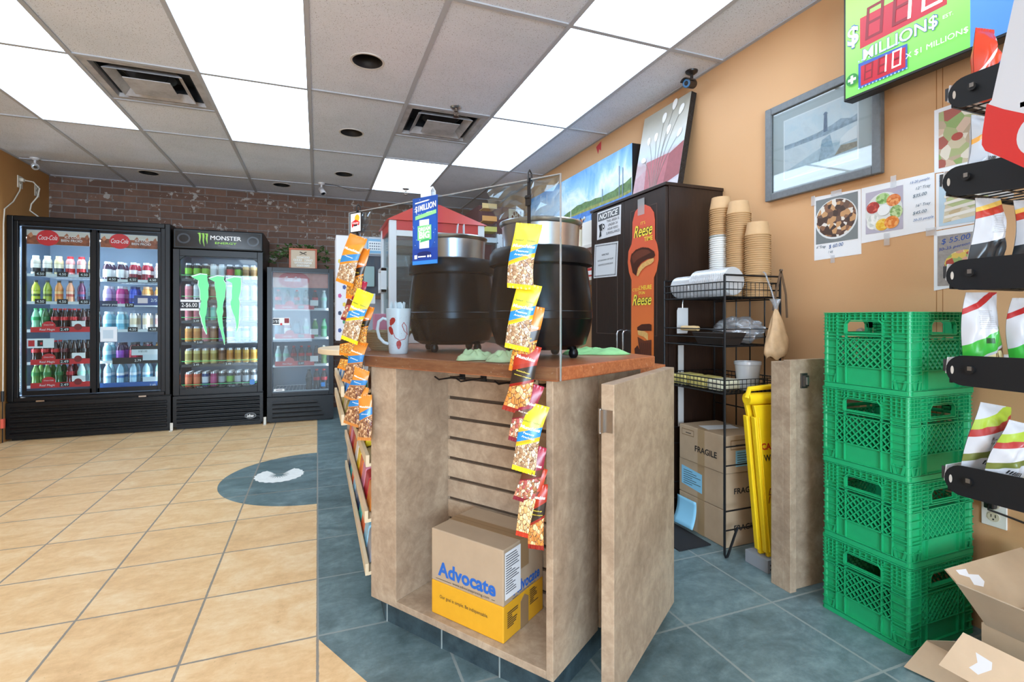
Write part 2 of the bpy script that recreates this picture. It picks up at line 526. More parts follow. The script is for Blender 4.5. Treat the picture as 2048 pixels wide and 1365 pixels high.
# ---- supply vents
DIRT = NT('vent_paint_with_dust')
P = DIRT.obj()
DIRT.set(col=DIRT.ramp(DIRT.noise(6., 5, .7, P), [(.35, '#a09ea0'), (.6, '#c0c0c4')]), rough=.6)
for (i, j), lb in zip(VENTS, ('square ceiling vent beside the left fluorescent panels', 'square ceiling vent by the sprinkler, right of the round recesses')):
    cx_, cy_ = (GXS[i]+GXS[i+1])/2, GYS[j]+.305
    V = thing('ceiling_vent', lb, 'vent', (cx_, cy_, CZ), group='ceiling vents')
    H = .305 - w
    def ring(b, r0, z0, r1, z1, th=.003):
        q = lambda r, z: [(cx_-r,cy_-r,z),(cx_+r,cy_-r,z),(cx_+r,cy_+r,z),(cx_-r,cy_+r,z)]
        b.add(q(r0,z0)+q(r1,z1)+q(r0,z0+th)+q(r1,z1+th), [(k,(k+1)%4,4+(k+1)%4,4+k) for k in range(4)] + [(8+k,12+k,12+(k+1)%4,8+(k+1)%4) for k in range(4)]
              + [(k,8+k,8+(k+1)%4,(k+1)%4) for k in range(4)] + [(4+k,4+(k+1)%4,12+(k+1)%4,12+k) for k in range(4)])
    b = B(); ring(b, H, CZ-.002, .250, CZ-.004); ring(b, .250, CZ-.004, .240, CZ+.05)
    b.build('frame', DIRT.m, V, smooth=0)
    b = B(); ring(b, .200, CZ-.010, .160, CZ+.03)
    b.build('louver', DIRT.m, V, smooth=0)
    b = B().box(cx_-.122, cx_+.122, cy_-.122, cy_+.122, CZ-.022, CZ-.017)
    b.build('centre_plate', DIRT.m, V, smooth=0)
    b = B().mat(M('#1c2026', .6)).box(cx_-.24, cx_+.24, cy_-.24, cy_+.24, CZ+.12, CZ+.13)
    for s in (-1, 1): b.box(cx_+s*.235-.005, cx_+s*.235+.005, cy_-.24, cy_+.24, CZ+.02, CZ+.12).box(cx_-.24, cx_+.24, cy_+s*.235-.005, cy_+s*.235+.005, CZ+.02, CZ+.12)
    b.mat(M('#15181c', .5)).cyl((cx_,cy_,CZ+.05), (cx_,cy_,CZ+.119), .13, n=32)
    for a in range(4): b.bar((cx_+.1*math.cos(a*PI/2+.78),cy_+.1*math.sin(a*PI/2+.78),CZ-.02), (cx_+.22*math.cos(a*PI/2+.78),cy_+.22*math.sin(a*PI/2+.78),CZ+.05), .006, .003)
    b.build('duct', None, V, smooth=30)
# ---- empty downlight recesses
pl = {(4,6):'nearest round black downlight recess in the ceiling', (4,7):'round black downlight recess left of the right-hand vent',
      (4,8):'round black downlight recess above the white ceiling camera', (3,9):'round black downlight recess by the brick wall above the smallest cooler', (1,9):'round black downlight recess by the brick wall above the two-door cooler'}
for k, (px, py) in POTS.items():
    D = thing('downlight', pl[k], 'downlight', (px, py, CZ), group='round downlight recesses')
    B().lathe([(.083,.002),(.083,-.003),(.094,-.004),(.096,0)], 32, (px,py,CZ), cap=False).build('trim_ring', M('#d2d0cc', .5), D)
    b = B().mat(M('#101318', .55))
    b.lathe([(.0835,-.002),(.082,.06),(.07,.19),(.0,.19)], 32, (px,py,CZ), cap=False)
    b.build('can', None, D, solid=.002)
# ---- sprinklers
for k, (px, py) in enumerate(((.895, 3.40), (.93, 5.75))):
    S = thing('sprinkler_head', ('chrome fire sprinkler head in front of the right-hand vent', 'small dark fire sprinkler head beyond the farthest panel, near the brick wall')[k], 'sprinkler', (px, py, CZ), group='sprinklers')
    B().lathe([(0,-.012),(.02,-.012),(.038,-.004),(.042,0)], 24, (px,py,CZ)).build('escutcheon', STEEL, S)
    b = B().cyl((px,py,CZ-.01), (px,py,CZ-.03), .012, n=16)
    for s in (-1, 1): b.tube([(px+s*.012,py,CZ-.028),(px+s*.018,py,CZ-.045),(px,py,CZ-.062)], .0028, 6)
    b.lathe([(0,-.066),(.022,-.066),(.022,-.063),(0,-.063)], 16, (px,py,CZ))
    b.build('nozzle', M('#8a7c70', .35, .9), S)
# ================================================================ DRINK COOLERS on the brick wall
PLAS = M('#0b0c0e', .34, spec=.32, bump=.12, bsc=400.)
GLOSSB = M('#0d0e10', .14)
INNER = M('#71849a', .55)
LED = M('#eef6ff', .4, emit=30., name='led_strip')
LED2 = M('#e6f3ff', .4, emit=13., name='led_strip_soft')
SHW = M('#dfe4e6', .45)
GLASS = clear('cooler_glass', '#eef6f8', .022, edge=.2)
RED = M('#d2232a', .45); REDD = M('#8a1b1f', .5); PINKW = M('#f4d9d6', .5); TAGW = M('#f4f4f2', .5); TAGB = M('#15161a', .5)
GREEN = M('#6ff09a', .4); GRN2 = M('#38c86a', .4); LIME = M('#93d13c', .4)
def coke_header(b, o, U, w, h):
    b.plane(o, U, (0,0,1))
    amb = M('#8c4a2c', .5, var=.5, vs_=25., name='fizz_brown')
    b.rect(0, w, 0, h, M('#e9d3c4', .5)).rect(0, w, 0, h*.62, amb)
    random.seed(3)
    for k in range(9):
        u = random.uniform(.02, w-.02); s = random.uniform(.012, .024)
        b.poly([(u, h*.45), (u+s, h*.6), (u+s*.3, h*.85), (u-s*.8, h*.66)], M(('#c9805a', '#f0dccb', '#a35f3c')[k % 3], .4))
    b.ell(w*.33, h*.48, min(.085, w*.18), h*.56, RED)
    b.txt('Coca-Cola', w*.33, h*.5, .042, WHITE, shear=.35, width=min(.145, w*.3))
    b.txt('ICE COLD', w*.73, h*.58, .022, WHITE, width=w*.26)
    b.txt('BIEN FROID', w*.71, h*.34, .022, WHITE, width=w*.34)
def carcass(T, x0, x1, y0, y1, z0, z1, ox0, ox1, oz0, oz1):
    """black outer shell and pale lined inside; the front opening is ox, oz"""
    b = B().mat(PLAS)
    b.box(x0, ox0, y0, y1, z0, z1).box(ox1, x1, y0, y1, z0, z1).box(ox0, ox1, y0, y1, oz1, z1).box(ox0, ox1, y0, y1, z0, oz0).box(ox0, ox1, y1-.05, y1, oz0, oz1)
    b.mat(INNER)
    e = .003
    b.box(ox0, ox0+e, y0+.03, y1-.05, oz0, oz1).box(ox1-e, ox1, y0+.03, y1-.05, oz0, oz1).box(ox0, ox1, y1-.05-e, y1-.05, oz0, oz1).box(ox0, ox1, y0+.03, y1-.05, oz0, oz0+e).box(ox0, ox1, y0+.03, y1-.05, oz1-e, oz1)
    return b.build('body', None, T, smooth=0)
def grille(T, x0, x1, yf, z0, z1, n, slot=None, name='grille'):
    b = B().mat(PLAS).box(x0, x1, yf, yf+.03, z0, z1)
    dz = (z1 - z0) / (n + 1)
    for k in range(n):
        zc = z0 + dz * (k + .8)
        b.mat(PLAS).prism([(yf-.016, zc-.004), (yf+.001, zc-dz*.22), (yf+.001, zc+dz*.45), (yf-.012, zc+dz*.12)], x0+.03, x1-.03, lambda u, v, w: (w, u, v))
        b.mat(M('#050506', .8)).box(x0+.03, x1-.03, yf-.0015, yf, zc-dz*.38, zc-dz*.22)
    return b.build(name, None, T, smooth=0, bevel=.0)
def shelf(T, x0, x1, y0, y1, z, front=None, name='shelf', m=None):
    b = B().mat(m or SHW)
    b.box(x0, x1, y0, y0+.006, z-.02, z+.006)
    n = int((x1 - x0) / .035)
    for k in range(n + 1):
        xx = x0 + .004 + (x1 - x0 - .008) * k / n
        b.box(xx-.002, xx+.002, y0, y1, z-.004, z)
    b.box(x0, x1, y1-.006, y1, z-.006, z)
    return b.build(name, None, T, smooth=0)
# ---- drink prototypes, 20 cm tall bottles and cans
PROTO = {}
def bottle(kind, cap, liq, lab_, lab2=None):
    key = (kind, cap, liq, lab_, lab2)
    if key in PROTO: return PROTO[key]
    c, l, p = M(cap or '#888888', .4), M(liq or '#888888', .12, spec=.6), M(lab_, .4)
    p2 = M(lab2, .4) if lab2 else p
    if kind == 'bottle':    prof = [(.026,0),(.031,.006),(.031,.05),(.0305,.052),(.0305,.075),(.0305,.1),(.031,.102),(.031,.118),(.026,.145),(.014,.17),(.0125,.18),(.0145,.181),(.0145,.197),(0,.198)]; ms = [l,l,l,p,p2,p,l,l,l,l,c,c,c]
    elif kind == 'wide':    prof = [(.03,0),(.035,.006),(.035,.02),(.0352,.022),(.0352,.06),(.0352,.098),(.035,.1),(.034,.125),(.026,.145),(.0225,.15),(.024,.151),(.024,.172),(0,.173)]; ms = [l,l,l,p,p2,p,l,l,l,c,c,c]
    elif kind == 'contour': prof = [(.026,0),(.031,.008),(.029,.04),(.027,.06),(.0305,.085),(.0315,.088),(.0315,.118),(.03,.12),(.023,.15),(.0135,.176),(.0125,.182),(.0145,.183),(.0145,.197),(0,.198)]; ms = [l,l,l,l,l,p,p,l,l,l,c,c,c]
    elif kind == 'can':     prof = [(.022,0),(.026,.003),(.0305,.012),(.0307,.05),(.0307,.11),(.0305,.14),(.026,.153),(.0255,.158),(.023,.158),(.022,.154),(0,.154)]; ms = [STEEL,STEEL,p,p2,p,STEEL,STEEL,STEEL,STEEL,STEEL]
    else:                   prof = [(.02,0),(.03,.01),(.03,.09),(.0285,.1),(.0245,.11),(.024,.118),(0,.119)]; ms = [STEEL,p,p2,STEEL,STEEL,STEEL]
    b = B().lathe(prof, 16, mats=ms)
    o = b.build('drink_can' if kind in ('can','small') else 'drink_bottle')
    PROTO[key] = [o, False]
    return PROTO[key]
def place(key, x, y, z, label, group, s=1.):
    pr = bottle(*key)
    if pr[1]:
        o = pr[0].copy(); COL.objects.link(o)
    else: o = pr[0]; pr[1] = True
    o.location = (x, y, z); o.scale = (s, s, s); o.rotation_euler.z = random.uniform(0, 6)
    tag(o, label, 'can' if key[0] in ('can','small') else 'bottle', group)
    return o
# name: (description, kind, cap, liquid, label, label2)
D = {
 'mcafe': ('white and black dairy coffee bottle', ('wide','#e9e6de','#d8d2c4','#20242a','#e8e4da')), 'mcream': ('cream dairy drink bottle', ('wide','#efe0b8','#eedfae','#3a4452','#f0e6c6')),
 'mred': ('pink and red milk bottle', ('wide','#d8303c','#e9a9a9','#b3202c','#e8dcd8')), 'jlime': ('yellow-green juice bottle', ('bottle','#1f2326','#b9c23a','#4a5a1c','#c8cf58')),
 'jgreen': ('olive green juice bottle', ('bottle','#2b3024','#9aa83c','#51621e','#aebb50')), 'jor': ('orange juice bottle', ('bottle','#23241f','#d98f4a','#c9682c','#e6b878')),
 'jpk': ('peach juice bottle', ('bottle','#2a2524','#e0a07c','#b04a3c','#ecc3a6')), 'jpur': ('dark purple juice bottle', ('bottle','#23242b','#5c2c52','#3b4a78','#85375e')),
 'tea': ('clear wide iced tea bottle', ('wide','#2a3740','#6f8b98','#3a5c74','#7e93a0')), 'sp': ('clear green lemon soda bottle', ('contour','#2aa35c','#7fbf98','#1f9a56','#2fb367')),
 'dry': ('dark green ginger soda bottle', ('contour','#1f6b3b','#2f5a33','#1b6a38','#1b6a38')), 'cola': ('red capped cola bottle', ('contour','#c8252c','#2b1614','#c0242b','#d2373c')),
 'dcola': ('dark cola bottle with black label', ('contour','#23262b','#2a1716','#5d2630','#9a9a9e')), 'zero': ('black and red labelled cola bottle', ('contour','#141518','#241312','#17181b','#c2242b')),
 'crush': ('dark red soda bottle', ('contour','#b3202a','#5c1520','#a51f2c','#7d1723')), 'gale': ('green ginger ale bottle', ('contour','#d9d5c8','#5f8a45','#2f7a3a','#dfe4d2')),
 'clr': ('clear soda bottle', ('contour','#dfe6e8','#a9bfc2','#8fc3b0','#dfe6ea')), 'vit': ('dark berry vitamin water bottle', ('wide','#e8e9ea','#3a2540','#e2e2e4','#e9e9ea')),
 'vitr': ('red vitamin water bottle', ('wide','#e8e9ea','#9a1f38','#7a1a30','#e9dfe2')), 'vitc': ('clear vitamin water bottle', ('wide','#e8e9ea','#d9b7b8','#e8dcdc','#efe9e9')),
 'pwp': ('pink sports drink bottle', ('wide','#d8d3e0','#c23a86','#a22c78','#d37ab0')), 'pwb': ('blue sports drink bottle', ('wide','#1c2a66','#2b49b8','#1d2c7a','#3a5ad0')),
 'pwo': ('orange sports drink bottle', ('wide','#e9b48c','#e0a05c','#5a4a9a','#e6c08c')), 'lav': ('lavender sports drink bottle', ('wide','#e4dcee','#b7a2d8','#8a74b8','#c8b8e0')),
 'cyan': ('pale blue water drink bottle', ('wide','#d5e6ec','#8ec4d6','#5fa6c0','#b8dce6')), 'bub': ('white sparkling water can', ('can','#e6e6e4','#e6e6e4','#e4e2dc','#d8c8a8')),
 'bubp': ('white and pink sparkling water can', ('can','#e6e6e4','#e6e6e4','#e6e0e0','#d6a6a6')), 'purp': ('purple labelled dark drink bottle', ('wide','#3a3340','#3a2a4a','#7a3a9a','#8a4ab0')),
 'fuze': ('red labelled iced drink bottle', ('wide','#33363c','#5a1a28','#c22c48','#d8486a')), 'grn': ('green labelled brown drink bottle', ('wide','#3a3226','#7a5a2c','#5a7a34','#6f8c40')),
 'wat': ('clear spring water bottle', ('bottle','#e6eef2','#9fc3d6','#6fa3c8','#dbe8f0')), 'watb': ('blue labelled water bottle', ('bottle','#dfe8ee','#8fb8d0','#3a6fb0','#dfe8f0')), 'watg': ('green capped water bottle', ('bottle','#2f9a5a','#a3c9c6','#dfeaea','#e6f0ee')),
}
ROWN = ['top','second','third','fourth','bottom']
# ---- the large two-door cooler
T = thing('two_door_cooler', 'large black two-door drinks cooler with two red and white banners', 'cooler', (-1.925, 6.08, 0))
x0, x1, y0, y1 = -2.535, -1.318, 5.73, 6.44
OX0, OX1, OZ0, OZ1 = -2.505, -1.40, .385, 1.905
carcass(T, x0, x1, y0, y1, .02, 1.985, OX0, OX1, OZ0, OZ1)
b = B().mat(PLAS)   # heavy moulded face frame, stepped
for d, (a, e, g, h) in enumerate(((x0, x1, .345, 1.985), (x0+.04, x1-.04, .365, 1.945))):
    yy0, yy1 = (5.70, 5.735) if d == 0 else (5.712, 5.745)
    ia, ie, ig, ih = (a+.045, e-.045, g+.035, h-.045) if d == 0 else (-2.46, -1.40, OZ0-.005, OZ1+.005)
    b.box(a, ia, yy0, yy1, g, h).box(ie, e, yy0, yy1, g, h).box(ia, ie, yy0, yy1, ih, h).box(ia, ie, yy0, yy1, g, ig)
b.build('face_frame', None, T, smooth=0, bevel=.006)
grille(T, x0-.005, x1+.003, 5.70, .02, .335, 6, name='base_grille')
b = B().mat(PLAS).box(x0+.02, x1-.02, 5.74, y1-.05, 0, .03)
b.build('plinth', None, T, smooth=0)
for q in (-2.33, -1.57): B().mat(CHROME).box(q,q+.06,5.694,5.70,.338,.35).build('door_clip', None, T, smooth=0)
for side, (a, e, yy) in enumerate(((-2.45, -1.915, 5.748), (-1.94, -1.41, 5.768))):
    nm = ('left', 'right')[side]
    dr = B().mat(PLAS)
    fw = .03
    dr.box(a, a+(.028 if side == 0 else .045), yy, yy+.016, .39, 1.90).box(e-(.045 if side == 0 else .028), e, yy, yy+.016, .39, 1.90).box(a+fw, e-fw, yy, yy+.016, .39, .43).box(a+fw, e-fw, yy, yy+.016, 1.875, 1.90)
    d = dr.build('door', None, T, smooth=0)
    B().box(a+fw, e-fw, yy+.006, yy+.010, .43, 1.875).build('glass_pane', GLASS, d, smooth=0)
    b = B(); ha, he = a+.03+(.02 if side else 0), e-.05+(.02 if side else 0)
    b.mat(WHITE).box(ha, he, yy+.011, yy+.015, 1.745, 1.872)
    coke_header(b, (ha, yy+.0105, 1.745), (1,0,0), he-ha, .127)
    b.build('banner', None, d, smooth=0)
    if side:
        b = B().mat(TAGW); b.plane((a+.05, yy+.0048, .86), (1,0,0), (0,0,1))
        b.rect(0,.13,0,.14, M('#dfe8ef', .4)).rect(.02,.10,.03,.11, M('#bcd0de', .4))
        b.build('sticker', None, d, smooth=0)
for xx in (-2.494, -1.925, -1.412): B().box(xx-.008, xx+.008, 5.79, 5.80, .42, 1.72).build('light_strip', LED, T, smooth=0)
B().box(-2.42, -1.43, 5.79, 5.81, 1.80, 1.81).build('light_strip', LED, T, smooth=0)
ZL, ZR = [1.491,1.24,.985,.691,.479], [1.456,1.224,.981,.686,.471]
ROWS_L = ['mcafe mcafe mcream mred mred mcream', 'jlime jgreen jor jpk jpur tea', 'sp dry cola cola cola dcola dcola', 'cola cola cola dcola zero zero zero', 'gale gale dry crush clr clr']
ROWS_R = ['vit vit vitr vitr vitc', 'lav pwp pwb pwo pwo', 'cyan cyan bub bub bubp', 'cyan purp fuze fuze grn', 'wat watb wat wat watg']
for side, (ZS, ROWS, a, e) in enumerate(((ZL, ROWS_L, -2.44, -1.945), (ZR, ROWS_R, -1.905, -1.42))):
    for k, zz in enumerate(ZS):
        S = shelf(T, a, e, 5.80, 6.36, zz-.012)
        b = B(); b.plane((a, 5.797, zz-.03), (1,0,0), (0,0,1))
        w = e - a
        if side == 0 and k >= 2:
            b.rect(.03, w-.01, -.002, .046, RED).ell(.16, .058, .05, .04, RED).txt('Coca-Cola', .16, .066, .012, WHITE, shear=.3, width=.07)
            b.txt('Real Magic', .15, .02, .024, WHITE, shear=.1).rect(.24, .31, .004, .04, TAGB).txt('2.49', .275, .022, .024, WHITE)
            b.rect(.33, .43, .05, .10, TAGW).ell(.375, .045, .03, .03, REDD)
            if k == 3: b.rect(.0, .2, .15, .235, TAGW).rect(.015, .06, .165, .22, RED).rect(.08, .12, .165, .22, TAGB).rect(.10, .115, .18, .2, RED)
        elif side == 1 and k == 1: b.rect(.0, .14, -.005, .05, M('#1d2c4a',.4)).txt('every you', .08, .01, .02, WHITE).rect(.2,.27,-.01,.03,TAGB).txt('2.79', .235,.012,.02,WHITE).rect(.27, w, .01, .105, M('#27407f',.4)).rect(.3,.38,.03,.08,PINKW).txt('2/5',.43,.06,.03,WHITE)
        elif side == 1 and k == 3: b.rect(.1, w, -.01, .05, TAGB).txt('2.79', .3, .02, .022, WHITE).rect(.25, w, .07, .16, M('#d9dde0',.4)).rect(.25, w, .125, .16, TAGB).txt('3/$5.00', .34, .105, .02, TAGB).rect(.34,.47,.02,.075,M('#c8d4dc',.4))
        elif side == 1 and k == 4: b.rect(.0, w, -.02, .03, M('#2a5fa8',.4)).rect(.34,.46,.03,.075,M('#dbe6ee',.4)).txt('2.49',.42,-.005,.02,WHITE)
        else:
            for q in range(3):
                b = B(); b.plane((a, 5.797, zz-.03), (1,0,0), (0,0,1)); b.rect(.06+q*.16, .14+q*.16, .0, .045, TAGB).txt('4.50', .10+q*.16, .022, .022, WHITE); b.build('price_tag', None, S, smooth=0)
            b = B()
        if b.v: b.build('price_strip', None, S, smooth=0)
        names = ROWS[k].split()
        for i, nme in enumerate(names):
            xx = a + .045 + (w - .075) * i / (len(names) - 1)
            place(D[nme][1], xx, 5.855, zz-.011, "%s, %s from left, %s shelf, two-door cooler's %s side" % (D[nme][0], ORD[i], ROWN[k], ('left','right')[side]), 'drinks in the two-door cooler')
            if k in (2, 3, 4) or side == 1:
                place(D[nme][1], xx+.005, 5.94, zz-.011, "%s behind the %s one, %s shelf, two-door cooler's %s side" % (D[nme][0], ORD[i], ROWN[k], ('left','right')[side]), 'second row drinks in the two-door cooler')
# ---- the energy drink cooler
T = thing('energy_drink_cooler', 'narrow black cooler with green claw mark decal on its glass door', 'cooler', (-.91, 6.08, 0))
x0, x1 = -1.298, -.518
OX0, OX1, OZ0, OZ1 = -1.285, -.555, .36, 1.74
carcass(T, x0, x1, 5.75, 6.44, .02, 1.955, OX0, OX1, OZ0, OZ1)
b = B().mat(PLAS).box(x0, x1, 5.70, 5.76, 1.755, 1.95)
b.build('header_box', None, T, smooth=0, bevel=.01)
b = B(); b.plane((x0+.02, 5.6995, 1.775), (1,0,0), (0,0,1))
b.rect(0, .74, 0, .155, GLOSSB)
for s in (0, 1): b.ell(.07+s*.6, .08, .055, .05, M('#2c3138', .2)).ell(.07+s*.6, .08, .04, .035, GLOSSB)
def claw(b, u, v, w, h, m, jag=.5):
    """three ragged scratch marks"""
    random.seed(11)
    for k, (du, l, l0) in enumerate(((-.36, .86, 0), (0., 1., .02), (.37, .80, .03))):
        L, Rr = [], []
        n = 14
        for i in range(n + 1):
            q = i / n
            wd = w * (.088 * (1 - q**2.2) + .006) * (1 + .42*random.uniform(-1, 1)*jag)
            c = u + w*du + w*.05*math.sin(q*7 + k)*q + w*.05*q*(1 if k < 2 else -.6)
            y = v + h*(.46 - l0) - h*l*q
            L.append((c - wd, y)); Rr.append((c + wd, y))
        for i in range(n):
            b.mat(m); b.add([b.map(p[0], p[1], b.lay) for p in (L[i], L[i+1], Rr[i+1], Rr[i])], [(0,1,2,3)])
        top = v + h*(.46 - l0); c = u + w*du; b.lay += EPS*.4
        b.add([b.map(p[0], p[1], b.lay) for p in ((c-w*.24, top+h*.0), (c-w*.1, top-h*.05), (c+w*.085, top-h*.02), (c+w*.1, top+h*.035), (c-w*.05, top+h*.045))], [(0,1,2,3,4)])
    b.lay += EPS
claw(b, .235, .078, .085, .125, LIME, .3)
b.txt('MONSTER', .43, .098, .042, WHITE, bold=.02, width=.27).txt('ENERGY', .43, .048, .021, LIME, bold=.02, width=.19)
b.rect(.36, .46, .022, .024, M('#9a9a9a', .5))
b.build('header_panel', None, T, smooth=0)
d = B().mat(PLAS)
d.box(x0, -1.243, 5.70, 5.75, .335, 1.75).box(-.568, x1, 5.70, 5.75, .335, 1.75).box(-1.243, -.568, 5.70, 5.75, 1.685, 1.75).box(-1.243, -.568, 5.70, 5.75, .335, .395)
for sx, cx_ in ((1, -1.245), (-1, -.566)):
    for sz, cz in ((1, .393), (-1, 1.687)):
        d.prism([(cx_, cz), (cx_+sx*.055, cz), (cx_, cz+sz*.045)], 5.702, 5.748, lambda u, v, w: (u, w, v))
door = d.build('door', None, T, smooth=0, bevel=.003)
B().box(-1.243, -.568, 5.722, 5.728, .395, 1.685).build('glass_pane', GLASS, door, smooth=0)
b = B(); b.plane((-.905, 5.7205, 1.186), (1,0,0), (0,0,1))
claw(b, .0, .0, .415, .665, M('#e9fff0', .4), .7)
b.v = [(x*1.0, y, z) for x, y, z in b.v]
b.plane((-.905, 5.7195, 1.186), (1,0,0), (0,0,1)); claw(b, .0, .0, .40, .645, GREEN, .7)
b.build('claw_decal', None, door, smooth=0)
b = B(); b.plane((-1.24, 5.7205, 1.155), (1,0,0), (0,0,1))
b.rect(0, .195, 0, .105, WHITE).rect(0, .19, .02, .085, TAGB).txt('2-$6.00', .075, .052, .045, WHITE, width=.13).rect(.155, .18, .025, .08, M('#c9d8e6',.4))
b.build('price_sticker', None, door, smooth=0)
b = B(); b.plane((-.64, 5.7205, .41), (1,0,0), (0,0,1)); b.rect(0,.045,0,.05, M('#4a86c8',.5))
b.build('energy_sticker', None, door, smooth=0)
g = grille(T, x0, x1, 5.705, .03, .325, 7, name='base_grille')
b = B(); b.plane((-.63, 5.6875, .10), (1,0,0), (0,0,1)); b.ell(0,0,.055,.032, GLOSSB).ell(0,0,.05,.028,M('#8a8c90',.4)).ell(0,0,.047,.025,GLOSSB).txt('idw', 0, 0, .032, WHITE, bold=.02)
b.build('badge', None, g, smooth=0)
B().mat(PLAS).box(x0+.02, x1-.02, 5.75, 6.38, 0, .03).build('plinth', None, T, smooth=0)
for xx in (-1.276, -.564): B().box(xx-.007, xx+.007, 5.77, 5.78, .42, 1.66).build('light_strip', LED2, T, smooth=0)
B().box(-1.22, -.59, 5.78, 5.80, 1.722, 1.73).build('light_strip', LED2, T, smooth=0)
C = {'k': ('black and green energy can', ('can','','','#15171a','#6fae2c')), 'w': ('silver white energy can', ('can','','','#d5dadd','#b9c3c8')), 'r': ('black and red energy can', ('can','','','#1b1b1e','#b3262c')),
 't': ('tan coffee energy can', ('can','','','#caa164','#8a6436')), 'p': ('pink energy can', ('can','','','#d78a92','#c46a76')), 'c': ('teal energy can', ('can','','','#3fa39a','#6cc4b4')),
 'u': ('purple energy can', ('can','','','#8a78b0','#6a5a94')), 'o': ('orange energy can', ('can','','','#d69648','#c07a34')), 'b': ('blue energy can', ('can','','','#4f86c8','#a9c6e4')),
 'y': ('yellow energy can', ('can','','','#d8c14a','#4f86b0')), 'n': ('brown energy can', ('can','','','#6a4634','#8c6448')), 'g': ('pale gold energy can', ('can','','','#c9b878','#a08c4c')),
 'a': ('amber gold energy can', ('can','','','#d0a24a','#b88432')), 'e': ('red orange energy can', ('can','','','#c8583a','#d8744c')), 'm': ('magenta energy can', ('can','','','#a02a64','#c04a80')), 's': ('black and silver energy can', ('can','','','#34373c','#a4a8ae')), 'd':('blue lettered energy can',('can','','','#27457c','#d4dbe4')),
 'i': ('ice blue energy can', ('can','','','#a8cfe0','#7fb2cc'))}
MZ = [1.475,1.266,1.058,.846,.625,.393]
MR = ['kkkwwrktt', 'pwtntciii', 'ppccnuiii', 'oopnuycbi', 'ggggnoaaa', 'eedmsksss']
RN6 = ['top','second','third','fourth','fifth','bottom']
for k, zz in enumerate(MZ):
    S = shelf(T, -1.245, -.567, 5.79, 6.36, zz-.008, m=M('#20262a', .4))
    b = B(); b.plane((-1.245, 5.787, zz-.02), (1,0,0), (0,0,1)); b.rect(.0,.678,.048,.053, M('#4ee07a',.4))
    for q in ((.09,.16),(.37,.44)): b.rect(q[0]+.03*(k%2), q[1]+.03*(k%2), -.005, .035, TAGB).txt('3.49', (q[0]+q[1])/2+.03*(k%2), .015, .02, WHITE)
    b.build('price_strip', None, S, smooth=0)
    for r in range(3 if k in (0, 5) else 2):
        for i, ch in enumerate(MR[k]):
            where = 'on the %s shelf of the claw-mark cooler' % RN6[k]
            lb = '%s, %s from left %s' % (C[ch][0], ORD[i], where) if r == 0 else '%s in row %s, %s from left, %s claw-mark cooler shelf' % (C[ch][0], ('', 'two', 'three')[r], ORD[i], RN6[k])
            place(C[ch][1], -1.195 + .0725*i, 5.835 + .07*r, zz-.007, lb, 'energy drink cans' if r == 0 else 'energy drink cans in the rear rows')
# ---- the small cooler
T = thing('single_door_cooler', 'shortest black cooler with framed sign and ivy on top', 'cooler', (-.16, 6.1, 0))
x0, x1 = -.482, .16
OX0, OX1, OZ0, OZ1 = -.468, .125, .30, 1.56
carcass(T, x0, x1, 5.76, 6.40, .015, 1.605, OX0, OX1, OZ0, OZ1)
d = B().mat(PLAS)
d.box(x0, -.434, 5.715, 5.76, .275, 1.605).box(.112, x1, 5.715, 5.76, .275, 1.605).box(-.434, .112, 5.715, 5.76, 1.555, 1.605).box(-.434, .112, 5.715, 5.76, .275, .315)
d.mat(M('#4a4e54', .3, .5)).box(-.437, -.43, 5.712, 5.716, .31, 1.56).box(.108, .115, 5.712, 5.716, .31, 1.56).box(-.43, .108, 5.712, 5.716, 1.553, 1.56).box(-.43, .108, 5.712, 5.716, .31, .318)
door = d.build('door', None, T, smooth=0, bevel=.003)
B().box(-.434, .112, 5.73, 5.736, .315, 1.555).build('glass_pane', clear('hazy_glass', '#e8eef0', .012, .10, '#cfd6da', edge=.1), door, smooth=0)
b = B(); b.mat(WHITE).box(-.43, .105, 5.742, 5.746, 1.40, 1.553); b.plane((-.43, 5.7415, 1.40), (1,0,0), (0,0,1))
b.rect(0,.535,0,.153, M('#d98a78',.5,var=.12)).ell(.2,.08,.15,.085,RED).txt('Coca-Cola', .19, .09, .05, WHITE, shear=.35, width=.15)
b.build('banner', None, door, smooth=0)
b = B(); b.plane((-.44, 5.7285, 1.01), (1,0,0), (0,0,1)); b.rect(0,.17,0,.075,TAGW).rect(.01,.07,.012,.065,TAGB).txt('2/$5',.04,.038,.03,WHITE).rect(.12,.165,.02,.07,REDD).rect(.08,.10,-.002,.02,RED)
b.build('price_sticker', None, door, smooth=0)
b = B(); b.plane((-.42, 5.7285, .325), (1,0,0), (0,0,1)); b.rect(0,.1,0,.025,TAGW).rect(.02,.08,.009,.016,TAGB); b.build('maker_plate', None, door, smooth=0)
b = B(); b.plane((-.42, 5.7285, .325), (1,0,0), (0,0,1)); b.rect(.455,.495,.03,.075,M('#4a86c8',.5)); b.build('energy_sticker', None, door, smooth=0)
b = B().mat(PLAS).box(x0, x1, 5.715, 5.76, .02, .265)
for k in range(4): b.mat(PLAS).box(x0+.05, x1-.1-.02*k, 5.704, 5.716, .065+.045*k, .085+.045*k); b.mat(M('#050506',.8)).box(x0+.05, x1-.1-.02*k, 5.7135, 5.7145, .048+.045*k, .063+.045*k)
b.build('base_grille', None, T, smooth=0, bevel=.003)
B().mat(PLAS).box(x0+.02, x1-.02, 5.77, 6.36, 0, .02).build('plinth', None, T, smooth=0)
for xx in (-.460, .117): B().box(xx-.005, xx+.005, 5.775, 5.782, .34, 1.38).build('light_strip', LED2, T, smooth=0)
SZ = [1.193,.886,.599,.325]
SR = ['cola dcola cola dcola cola clr', 'tea vitc tea clr gale sp', 'clr clr crush cola cola dcola gale', '- - - - zero cola cola']
